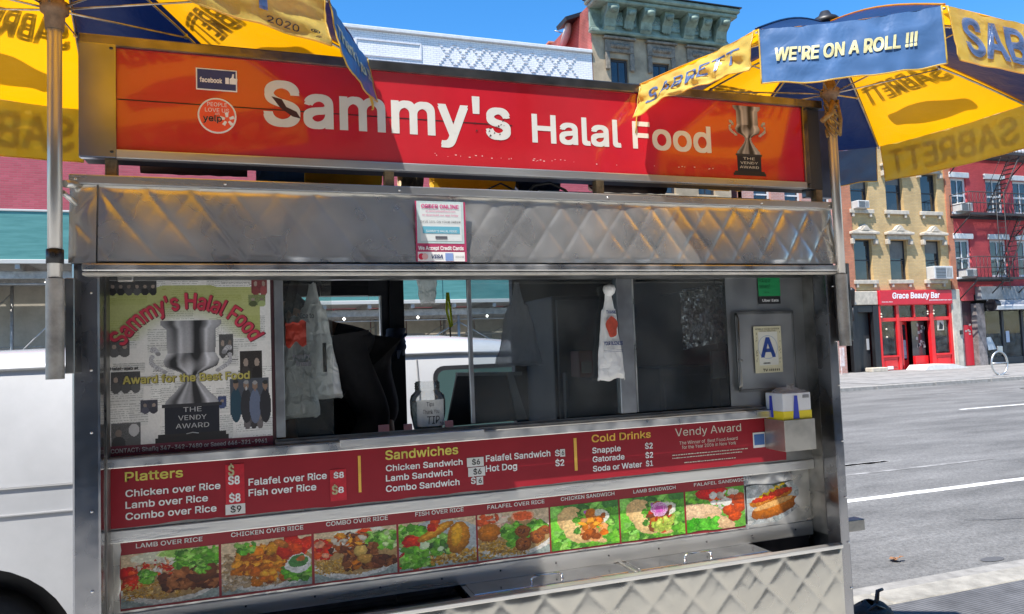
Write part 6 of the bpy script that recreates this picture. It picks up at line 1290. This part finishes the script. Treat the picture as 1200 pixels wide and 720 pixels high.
# ---- red painted house with fire escape
x2, x3 = x1+.02, fx(1330, 300); RB = empty('red_house', ((x2+x3)/2, FY, 0), 'red painted brick house with white windows and an iron fire escape', 'house')
RBR = brick_mat('red_painted_brick', (.60, .075, .08), (.54, .06, .07), (.46, .07, .07), .2, .065, .2)
w1z = (fz(1150, 325), fz(1150, 281)); w2z = (fz(1150, 250), fz(1150, 214)+.15); w3z = (w2z[0]+3.2, w2z[1]+3.2); rw = [(1123, 1141), (1164, 1183.5), (1196, 1215), (1236, 1255), (1275, 1295)]
gz = fz(1150, 345); holes = [(fx(a), fx(c), *z) for a, c in rw for z in (w1z, w2z, w3z)]
bpart(wall_holes(x2, x3, gz, TOPY-.3, FY-.02, holes), 'wall', RBR, RB); bpart(shell(MB(), x2+.01, x3-.01, 0, TOPY-.32, FY+.3), 'side_walls', RBR, RB)
for a, c in rw:
    for z in (w1z, w2z, w3z):
        A, C = fx(a), fx(c); window(RB, A, C, z[0], z[1], FY-.02, WFR, (2, 2), fr=.11, dep=.08)
        b = MB(); b.bevbox(A-.14, C+.14, FY-.12, FY-.021, z[1]+.0, z[1]+.26, .02, 1); bpart(b, 'lintel', WFR, RB); b = MB(); b.bevbox(A-.1, C+.1, FY-.12, FY-.021, z[0]-.12, z[0]-.002, .02, 1); bpart(b, 'sill', WFR, RB)
ac(RB, fx(1126), fx(1139), w1z[0], 'air conditioner in the first red house window, lower row'); ac(RB, fx(1125), fx(1139), w2z[0], 'air conditioner in the first red house window, upper row')
# fire escape
FEI = mat('fire_escape_iron', (.035, .03, .03), .6, var=.3)
FE = empty('fire_escape', (fx(1160), FY-.6, 2.4), 'black iron fire escape with stairs on the front of the red house', 'fire escape')
def platform(pa, pb2, z):
    A, C = fx(pa), fx(pb2); b = MB(); b.bevbox(A, C, FY-1.1, FY-1.05, z-.12, z+.0, .01, 1); b.bevbox(A, C, FY-.06, FY-.03, z-.12, z, .01, 1)
    n = int((C-A)/.12)
    for k in range(n+1): x = A+(C-A)*k/n; b.box(x-.02, x+.02, FY-1.05, FY-.06, z-.03, z)
    bpart(b, 'platform', FEI, FE); b = MB(); 
    for zz in (.45, .95): b.tube([(A, FY-.1, z+zz), (A, FY-1.1, z+zz), (C, FY-1.1, z+zz), (C, FY-.1, z+zz)], .022, 6)
    n = int((C-A)/.22)
    for k in range(n+1): x = A+(C-A)*k/n; b.tube([(x, FY-1.1, z), (x, FY-1.1, z+.95)], .012, 5)
    for x in (A, C): b.tube([(x, FY-.1, z), (x, FY-.1, z+.95)], .02, 5)
    bpart(b, 'railing', FEI, FE); b = MB()
    for x in (A+.1, (A+C)/2, C-.1): b.tube([(x, FY-1.05, z-.1), (x, FY-.04, z-.95)], .03, 5)
    bpart(b, 'bracket', FEI, FE)
pz1, pz2 = fz(1160, 331)+.15, fz(1160, 255); pz3 = pz2+(pz2-pz1)*.97
platform(1122, 1188, pz1); platform(1119, 1262, pz2); platform(1119, 1262, pz3)
def stairs(xa_, za_, xb_, zb2, y=FY-.75):
    b = MB()
    for yy in (y-.28, y+.28):
        b.tube([(xa_, yy, za_), (xb_, yy, zb2)], .035, 4); b.tube([(xa_, yy, za_+.8), (xb_, yy, zb2+.8)], .016, 4)
    n = int(abs(zb2-za_)/.24)
    for k in range(1, n): t = k/n; x = xa_+(xb_-xa_)*t; z = za_+(zb2-za_)*t; b.box(x-.09, x+.09, y-.28, y+.28, z-.012, z+.012)
    bpart(b, 'stairs', FEI, FE)
stairs(fx(1158), pz1, fx(1190), pz2); stairs(fx(1150), pz2, fx(1184), pz3)
b = MB(); lx0, lx1 = fx(1149), fx(1158)
for x in (lx0, lx1): b.tube([(x, FY-1.14, pz1-.6), (x, FY-1.14, pz2+1)], .02, 5)
for k in range(18): z = pz1-.5+k*.28; b.tube([(lx0, FY-1.14, z), (lx1, FY-1.14, z)], .014, 5)
bpart(b, 'drop_ladder', FEI, FE)
# ground floor of the red house
b = MB(); b.box(x2, XF(893), FY-.05, FY+.2, ZF(130), gz); b.box(XF(905), x3, FY-.02, FY+.2, ZF(60)-.01, gz+.0); bpart(b, 'fascia', RBR, RB)
b = MB(); b.bevbox(x2+.02, XF(808), FY-.08, FY+.2, 0, ZF(131), .01, 1); b.bevbox(XF(893), XF(945), FY-.14, FY+.2, 0, ZF(150), .01, 1); bpart(b, 'grey_pier', mat('stained_grey_pier', (.24, .21, .20), .8, var=.5, vscale=3), RB)
b = MB(); b.bevbox(XF(812), XF(890), FY+.12, FY+.2, 0.02, ZF(290), .01, 1); rd = bpart(b, 'red_door', mat('door_red', (.52, .015, .03), .4), RB); b = MB(); b.box(XF(810), XF(892), FY+.14, FY+.2, ZF(288), ZF(132)); bpart(b, 'door_transom', mat('transom_dark', (.06, .02, .025), .4, var=.4), RB)
b = MB()
for k in range(5): x = R.uniform(XF(825), XF(875)); z = R.uniform(.9, 2.0); b.box(x, x+.12, FY+.112, FY+.119, z, z+.08)
bpart(b, 'door_stickers', mat('grey_cards', (.4, .38, .36), .6), RB)
AW = mat('awning_grey', (.26, .27, .28), .6, .3, var=.35, vscale=2)
b = MB(); b.bevbox(XF(905), x3, FY-.35, FY-.021, ZF(128), ZF(40), .02, 1); bpart(b, 'shop_fascia', AW, RB)
b = MB(); b.prism([(FY-.35, ZF(130)), (FY-.9, ZF(175)), (FY-.9, ZF(198)), (FY-.35, ZF(198))], XF(935), x3, axis='x'); bpart(b, 'roller_awning', mat('awning_pale', (.45, .46, .47), .5, .2, var=.2, vscale=3), RB); b = MB(); b.tube([(XF(930), FY-.6, ZF(165)), (XF(960), FY-.6, ZF(165))], .28, 14); bpart(b, 'awning_roll', BLACK, RB)
for a, c in ((950, 1062), (1078, 1188), (1200, 1320), (1335, 1450)):
    b = MB(); b.box(XF(a), XF(c), FY+.02, FY+.035, .35, ZF(198)); bpart(b, 'window_pane', SG, RB)
    b = MB(); b.bevbox(XF(c), XF(c+14), FY-.04, FY+.06, 0, ZF(198), .01, 1); bpart(b, 'shop_frame', BFR, RB)
    b = MB(); b.bevbox(XF(a), XF(c)-.002, FY-.02, FY+.06, .02, .35, .01, 1); bpart(b, 'stall_riser', BFR, RB)
CUR = mat('curtain_slats', (.50, .36, .16), .7, var=.3, vscale=6)
for k in range(26):
    x = XF(950)+k*.24; b = MB(); b.box(x, x+.13, FY+.35, FY+.37, .2, ZF(200)); o = bpart(b, 'curtain_strip', CUR, RB)
b = MB(); b.box(XF(946), x3, FY+1.4, FY+1.42, 0, 4); bpart(b, 'shop_back', DARK, RB)
t = XF(985); b = MB(); b.prism([(XF(955), ZF(378)), (XF(988), ZF(374)), (XF(1020), ZF(458)), (XF(968), ZF(462))], FY-.012, FY+.012); bpart(b, 'slanted_menu', mat('menu_grey', (.45, .50, .54), .5), RB)
b = MB(); b.box(XF(1088), XF(1110), FY+.0, FY+.015, ZF(415), ZF(338)); bpart(b, 'door_paper', mat('paper_bluish', (.45, .5, .6), .6), RB)
# round bike rack
bc = at(1171.5, 429, 19.6); rr = (at(1181.5, 429, 19.6)-at(1161.5, 429, 19.6)).x/2
BR = empty('bike_rack', (bc.x, 19.6, 0), 'round galvanised bike rack hoop with a crossbar on the far pavement', 'bike rack')
b = MB(); b.tube([(rr*.93*math.cos(2*PI*k/40), 0, .03+rr+rr*math.sin(2*PI*k/40)) for k in range(41)], .033, 10, cap=False); b.build('hoop', mat('galvanised', (.55, .55, .54), .4, .9), BR)
b = MB(); b.tube([(-rr*.9, 0, .03+rr), (rr*.9, 0, .03+rr)], .03, 8); b.build('crossbar', mat('galvanised', (.55, .55, .54), .4, .9), BR); b = MB(); b.bevbox(-.1, .1, -.06, .06, .0, .05, .01, 1); b.bevbox(-.05, .2, -.02, .02, rr*2+.0, rr*2+.22, .01, 1); b.build('base_plate', mat('galvanised', (.55, .55, .54), .4, .9), BR)

# ---- house between, mostly hidden by the cart sign
x4, x5 = 19.45, x0-.03; MBH = empty('salmon_house', ((x4+x5)/2, FY, 0), 'low salmon brick house behind the right end of the cart', 'house')
SBR = brick_mat('salmon_brick', (.50, .24, .20), (.44, .20, .16), (.5, .4, .35), .2, .065, .25)
hw_ = [(x4+.6+k*1.6, x4+1.5+k*1.6, z, z+1.7) for k in range(3) for z in (3.9, 7.0)]
bpart(wall_holes(x4, x5, 0, 9.6, FY+.02, hw_), 'wall', SBR, MBH); bpart(shell(MB(), x4+.01, x5-.01, 0, 9.55, FY+.3), 'side_walls', SBR, MBH)
for h in hw_: window(MBH, *h, FY+.02, WFR, (1, 2), fr=.08)
# ---- grey house with the green bracketed cornice
q2 = lambda X, Y_: (640+X/5.4545, Y_/5.4545)
c0, c1 = fx(694, 60), fx(848, 60); CH = empty('cornice_house', ((c0+c1)/2, FY, 0), 'tall grey-brown house with a green bracketed cornice rising above the cart sign', 'house')
ZC = lambda X, Y_: fz(*q2(X, Y_)); XC = lambda X, Y_=200: at(*q2(X, Y_), FY).x
ct = ZC(420, 8)-.1; cb0 = ZC(420, 232)
GBR = mat('brownstone_grey', (.38, .30, .20), .85, var=.3, vscale=1.4, bump=.2, bscale=20); RED2 = brick_mat('old_red_brick', (.40, .08, .06), (.34, .06, .05), (.4, .22, .18), .2, .065, .45, axis='Y')
wz1, wz0 = ZC(455, 368), ZC(455, 368)-2.1; wins = [(XC(403), XC(515)), (XC(672, 240), XC(780, 240)), (XC(925, 260), XC(1030, 260))]
hl = [(a, c, z, z+2.05) for a, c in wins for z in (wz0, wz0-3.4, wz0-6.8)]
bpart(wall_holes(c0, c1, 3.5, cb0+.3, FY, hl), 'wall', GBR, CH); bpart(wall_holes(c0, c1, 0, 3.499, FY, []), 'shop_floor', DARK, CH)
s = MB(); shell(s, c0, c1, 0, ct-.1, FY+.001, 12); bpart(s, 'side_walls', RED2, CH)
for h in hl:
    window(CH, *h, FY, BFR, (2, 2), fr=.09, dep=.12); b = MB(); z = h[3]; b.bevbox(h[0]-.25, h[1]+.25, FY-.10, FY-.001, z+.22, z+.74, .03, 1); b.bevbox(h[0]-.32, h[1]+.32, FY-.2, FY-.001, z+.742, z+.84, .02, 1)
    for sx in (h[0]-.25, h[1]+.05): b.bevbox(sx, sx+.2, FY-.12, FY-.001, z-.5, z+.218, .03, 1)
    for k in range(7): b.lathe((h[0]+(h[1]-h[0])*(k+.5)/7, FY-.1, z+.48), [(0, .13), (.09, .05), (.10, -.05), (0, -.13)], 8)
    bpart(b, 'window_lintel', mat('old_lintel', (.22, .19, .15), .85, var=.4, vscale=6), CH); b = MB(); b.bevbox(h[0]-.1, h[1]+.1, FY-.12, FY-.001, h[2]-.15, h[2]-.002, .02, 1); bpart(b, 'sill', GBR, CH)
GC = mat('green_copper_paint', (.20, .27, .22), .7, var=.4, vscale=2.2, bump=.3, bscale=14)
H = ct-cb0; OV = .95
COR = bpart(MB().bevbox(c0-.25, c1+.25, FY-OV, FY+.1, ct-.20, ct, .05, 1), 'cornice', GC, CH)
b = MB(); b.bevbox(c0-.18, c1+.18, FY-OV+.12, FY, ct-.36, ct-.201, .04, 1); b.bevbox(c0-.15, c1+.15, FY-.28, FY-.001, cb0, cb0+.16, .04, 1); b.bevbox(c0-.12, c1+.12, FY-.18, FY-.001, cb0+.161, cb0+.26, .02, 1); b.box(c0-.1, c1+.1, FY-.12, FY-.002, cb0+.25, ct-.35); bpart(b, 'cornice_moulding', GC, CH, COR)
b = MB(); b.box(c0-.3, c1+.3, FY-OV-.04, FY+.1, ct+.001, ct+.04); bpart(b, 'roof_edge', BLACK, CH, COR)
def bracket(x, w, z0_, z1_, d, name='bracket'):
    pf = [(FY-.12, z1_), (FY-d, z1_), (FY-d-.02, z1_-.15), (FY-d*.9, z1_-.32), (FY-d*.62, z1_-.48), (FY-d*.5, z1_-.75), (FY-d*.42, z0_+.25), (FY-d*.50, z0_+.1), (FY-d*.40, z0_), (FY-.12, z0_)]
    b = MB(); b.prism(pf, x-w/2, x+w/2, axis='x'); 
    for sx in (-w*.25, 0, w*.25): b.tube([(x+sx, FY-d*.5, z1_-.8), (x+sx, FY-d*.44, z0_+.3)], .035, 5)
    b.lathe((x, FY-d-.0, z1_-.24), [(0, .14), (w*.36, .06), (w*.36, -.06), (0, -.14)], 10); bpart(b, name, GC, CH, COR)
big = [XC(375, 60), XC(605, 80), XC(878, 120), XC(1078, 150)]
for x in big: bracket(x, .50, cb0+.12, ct-.36, OV-.2)
for x in (XC(500, 60), XC(738, 90), XC(980, 120)): bracket(x, .42, ct-1.05, ct-.36, OV-.35, 'small_bracket')
for a, c in zip(big[:-1], big[1:]):
    A, C = a+.32, c-.32; b = MB(); b.bevbox(A, C, FY-.20, FY-.121, cb0+.38, cb0+.95, .03, 1); fr_ = bpart(b, 'frieze_panel', mat('verdigris_panel', (.22, .34, .32), .7, var=.4, vscale=7), CH, COR)
    b = MB()
    for k in range(9):
        x = A+.14+(C-A-.28)*k/8; z = cb0+.66; b.tube([(x+.10*math.cos(t)*(1-t/9), FY-.205, z+.13*math.sin(t)*(1-t/9)*(1 if k % 2 else -1)) for t in np.linspace(0, 7, 14)], .018, 4)
    bpart(b, 'frieze_scroll', mat('verdigris_light', (.34, .44, .40), .7), CH, COR)
# roof things beside it
dxp = at(668, 42, FY+2); DS = empty('satellite_dish', (dxp.x, FY+2, dxp.z), 'white satellite dish at the left edge of the cornice house roof', 'satellite dish')
b = MB(); b.lathe((0, 0, 0), [(0, 0), (.2, .03), (.36, .10), (.42, .16), (.36, .085), (.2, .015), (0, -.015)], 24); o = b.build('dish', WFR, DS); o.rotation_euler = (0, math.radians(-70), math.radians(-20)); o.scale = (1.7, 1.7, 1.7); b = MB(); b.tube([(0, 0, 0), (-.75, -.1, .1)], .02, 5); b.tube([(0, 0, 0), (.3, .1, -.5), (.6, .2, -.5)], .03, 6); b.build('feed_arm', STEELD, DS)
p = at(671, 22, FY+1.5); b = MB(); b.prism([(p.x-.5, p.z-.35), (p.x+.6, p.z+.1), (p.x+.6, p.z+.25), (p.x-.55, p.z-.2)], FY+1, FY+2); bpart(b, 'roof_vent_hood', BLACK, CH)
for k, px_c in enumerate((648, 657)):
    p = at(px_c, 58, FY+5); b = MB(); b.bevbox(p.x-.3, p.x+.3, FY+4.7, FY+5.3, 11, p.z+.1, .02, 1); b.bevbox(p.x-.36, p.x+.36, FY+4.64, FY+5.36, p.z+.1, p.z+.22, .02, 1); tag(b.build('chimney', OBR), ('small brick chimney on the white parapet roof, farther from the cornice house', 'small brick chimney on the white parapet roof, next to the cornice house')[k], 'chimney', 'chimneys on the white parapet roof')

# ---- pink brick building with the white parapet
w0, w1 = -8.3, c0-.03; PB = empty('pink_brick_building', ((w0+w1)/2, FY, 0), 'long pink painted brick building with a white diamond patterned parapet', 'building')
pt, pl_ = fz(550, 44), fz(550, 84); PBR = brick_mat('pink_painted_brick', (.47, .09, .12), (.40, .065, .09), (.36, .11, .12), .22, .07, .12)
hl = [(w0+1.6+k*2.6, w0+2.7+k*2.6, 8.6, 10.4) for k in range(8) if k not in (0,)]
bpart(wall_holes(w0, w1, 0, pl_-.25, FY+.03, hl), 'wall', PBR, PB); bpart(shell(MB(), w0+.01, w1-.01, 0, pt-.2, FY+.35, 14), 'side_walls', PBR, PB)
for h in hl: window(PB, *h, FY+.03, BFR, (2, 2), fr=.07)
WBR = brick_mat('white_painted_brick', (.82, .82, .82), (.78, .78, .79), (.56, .56, .58), .22, .075, .10)
b = MB(); b.box(w0, w1, FY, FY+.35, pl_-.24, pt-.14); bpart(b, 'parapet', WBR, PB)
b = MB(); b.bevbox(w0, w1, FY-.10, FY+.4, pt-.139, pt, .02, 1); bpart(b, 'coping', WFR, PB)
b = MB(); b.bevbox(w0, w1, FY-.16, FY+.029, pl_-.48, pl_-.245, .03, 1); bpart(b, 'string_course', mat('mauve_paint', (.30, .09, .11), .7, var=.2), PB)
# diamonds of proud bricks, each brick its own piece
DM = mat('grey_proud_brick', (.66, .66, .68), .85, var=.15); dme = None
da0, da1 = fx(514, 60), w1-.1; Pw = .62; zc, zh = (pl_+pt-.14)/2, (pt-.3-pl_)*.42; nd = 0
x = da0
while x < da1-Pw and nd < 290:
    for row in (0, 1):
        for sgn in (1, -1):
            for k in range(4):
                t = (k+.5)/4; xx = x+Pw/2*t+(0 if sgn > 0 else Pw/2); zz = zc-zh+row*zh+(t if (sgn > 0) == (row == 0) else 1-t)*zh
                if dme is None: o = MB().box(-.05, .05, -.028, -.001, -.02, .02).build('proud_brick', DM, PB); dme = o.data
                else: o = link(bpy.data.objects.new('proud_brick', dme), PB)
                o.location = Vector((xx, FY, zz))-PB.location; nd += 1
    x += Pw
b = MB()
for a, c in ((fx(330, 60), fx(410, 60)), (fx(416, 60), fx(494, 60))):
    for (q0, q1, q3, q4) in ((a, c, pl_+.25, pl_+.30), (a, c, pt-.5, pt-.45), (a, a+.06, pl_+.301, pt-.501), (c-.06, c, pl_+.301, pt-.501)): b.box(q0, q1, FY-.03, FY-.001, q3, q4)
bpart(b, 'panel_border', DM, PB)
# dark house to the far left
b = wall_holes(-20, w0-.05, 0, 12.5, FY+.05, [(-19+k*2.2, -17.9+k*2.2, z, z+1.7) for k in range(5) for z in (7.0, 10.0)]); DHL = empty('brown_house', (-14, FY, 0), 'dark brown brick house at the far left edge beyond the green hoarding', 'house'); DBR = brick_mat('dark_brick', (.13, .06, .06), (.10, .05, .05), (.12, .09, .08)); bpart(b, 'wall', DBR, DHL); bpart(shell(MB(), -19.99, w0-.06, 0, 12.4, FY+.3), 'side_walls', DBR, DHL)
for k in range(5):
    for z in (7.0, 10.0): window(DHL, -19+k*2.2, -17.9+k*2.2, z, z+1.7, FY+.05, WFR, (1, 2), fr=.08)

# ---- pavement shed: green hoarding on scaffold
TEAL = mat('teal_hoarding', (.045, .19, .18), .75, col2=(.11, .31, .29), vscale=2.5, stretch=(.35, 1, 4), lo=.3, hi=.7); SCF = mat('scaffold_steel', (.42, .41, .39), .5, .5, var=.25); DECK = mat('deck_timber', (.38, .37, .35), .8, var=.3, vscale=3, stretch=(1, 6, 1))
PLY = mat('beige_plywood', (.44, .40, .33), .85, var=.2, vscale=1.3)
def shed(label, xa_, xb_, zb3, zt3, yf=22.9):
    t = empty('pavement_shed', ((xa_+xb_)/2, yf, 0), label, 'scaffold shed', 'green scaffold sheds'); n = max(1, int((xb_-xa_)/2.2)); w = (xb_-xa_)/n; me = None
    for k in range(n):
        if me is None: o = MB().bevbox(-w/2+.004, w/2-.004, -.02, .02, 0, zt3-zb3, .004, 1).build('hoarding_panel', TEAL, t); me = o.data
        else: o = link(bpy.data.objects.new('hoarding_panel', me), t)
        o.location = Vector((xa_+w*(k+.5), yf+random.uniform(-.01, .01), zb3))-t.location
    b = MB(); b.bevbox(xa_, xb_, yf-.05, yf+.02, zb3-.12, zb3-.003, .01, 1); b.bevbox(xa_, xb_, yf-.04, yf+.03, zt3+.001, zt3+.06, .01, 1); bpart(b, 'edge_beam', mat('pale_edge', (.50, .50, .47), .6), t)
    nd_ = int((FY-yf)/.3)
    b = MB()
    for k in range(nd_): b.box(xa_, xb_, yf+.05+k*.3, yf+.05+k*.3+.27, zb3-.06, zb3-.01)
    bpart(b, 'deck_boards', DECK, t); b = MB(); k = xa_+.3
    while k < xb_: b.bevbox(k-.06, k+.06, yf, FY-.1, zb3-.26, zb3-.065, .01, 1); k += 1.35
    bpart(b, 'joists', SCF, t); b = MB()
    for yy in (yf+.5, FY-.6): b.bevbox(xa_, xb_, yy-.07, yy+.07, zb3-.48, zb3-.265, .01, 1)
    bpart(b, 'girder', SCF, t)
    x = xa_+.4; m_ = 0
    while x < xb_:
        for yy in (yf+.5, FY-.6): b = MB(); b.tube([(x, yy, 0), (x, yy, zb3-.48)], .05, 8); b.lathe((x, yy, 0), [(0, .03), (.12, .025), (.12, 0)], 8); bpart(b, 'post', SCF, t)
        if x+2.4 < xb_:
            for yy in (yf+.5,):
                b = MB(); b.tube([(x, yy, zb3-.7), (x+2.4, yy, 1.2)], .022, 6) if m_ % 2 == 0 else b.tube([(x, yy, 1.2), (x+2.4, yy, zb3-.7)], .022, 6); b.tube([(x, yy, zb3-.62), (x+2.4, yy, zb3-.62)], .022, 6); b.tube([(x, yy, 1.15), (x+2.4, yy, 1.15)], .022, 6); bpart(b, 'brace', SCF, t)
            b = MB(); b.tube([(x, FY-.6, 1.2), (x+2.4, FY-.6, zb3-.7)], .022, 6); b.tube([(x, FY-.6, 2.2), (x+2.4, FY-.6, 2.2)], .022, 6); bpart(b, 'brace', SCF, t)
        x += 2.4; m_ += 1
    n = int((xb_-xa_)/1.25); me = None
    for k in range(n):
        if me is None: o = MB().bevbox(-.61, .61, -.02, .02, 0, zb3-.09, .004, 1).build('plywood_sheet', PLY, t); me = o.data
        else: o = link(bpy.data.objects.new('plywood_sheet', me), t)
        o.location = Vector((xa_+1.25*(k+.5), FY-.08, .02))-t.location
    b = MB(); k = xa_+.9
    while k < xb_: b.box(k, k+1.0, FY-.14, FY-.101, 1.3, 2.3); k += 2.5
    bpart(b, 'hatch_board', mat('grey_hatch', (.30, .30, .29), .8), t); b = MB(); k = xa_+1.6
    while k < xb_: b.lathe((k, yf+1.2, zb3-.5), [(0, .06), (.05, .0), (0, -.06)], 8); k += 2.4
    bulb = mat('shed_bulb', (.9, .88, .8), .3); bulb.node_tree.nodes['Principled BSDF'].inputs['Emission Color'].default_value = (1, .95, .85, 1); bulb.node_tree.nodes['Principled BSDF'].inputs['Emission Strength'].default_value = 3
    bpart(b, 'bulbs', bulb, t); return t
shed('higher green hoarding over scaffold at the far left behind the van', -14.5, -3.9, 4.50, 5.80)
shed('lower green hoarding over scaffold seen through the serving window', -3.8, 12.6, 3.27, 4.9)
# unseen building and pavement added behind the photographer to shape reflections and light
NBH = empty('unseen_near_building', (1.5, -6, 0), 'unseen brown brick building added on the near side for reflections and less skylight', 'building')
hl = [(-13+k*2.6, -11.6+k*2.6, z, z+1.7) for k in range(11) for z in (4.6, 7.8, 11)]+[(-13+k*3.9, -10.2+k*3.9, .6, 3.2) for k in range(7)]
bpart(wall_holes(-14, 16, 0, 13.5, -6, hl), 'wall', brick_mat('brown_brick', (.42, .34, .27), (.36, .29, .22), (.38, .33, .28)), NBH)
for h in hl: b = MB(); b.box(h[0], h[1], -6.2, -6.18, h[2], h[3]); bpart(b, 'window_pane', PANE, NBH)
bpart(shell(MB(), -14, 16, 0, 13.5, -6.21, -8), 'side_walls', DBR, NBH)
b = MB(); b.box(-60, 60, -6, 2.299, -.2, -.001); b.build('inner_pavement', mat('pale_bounce_concrete', (.44, .43, .40), .8, var=.2, vscale=2), kind='structure')  # out-of-view pavement kept pale to bounce light onto the cart
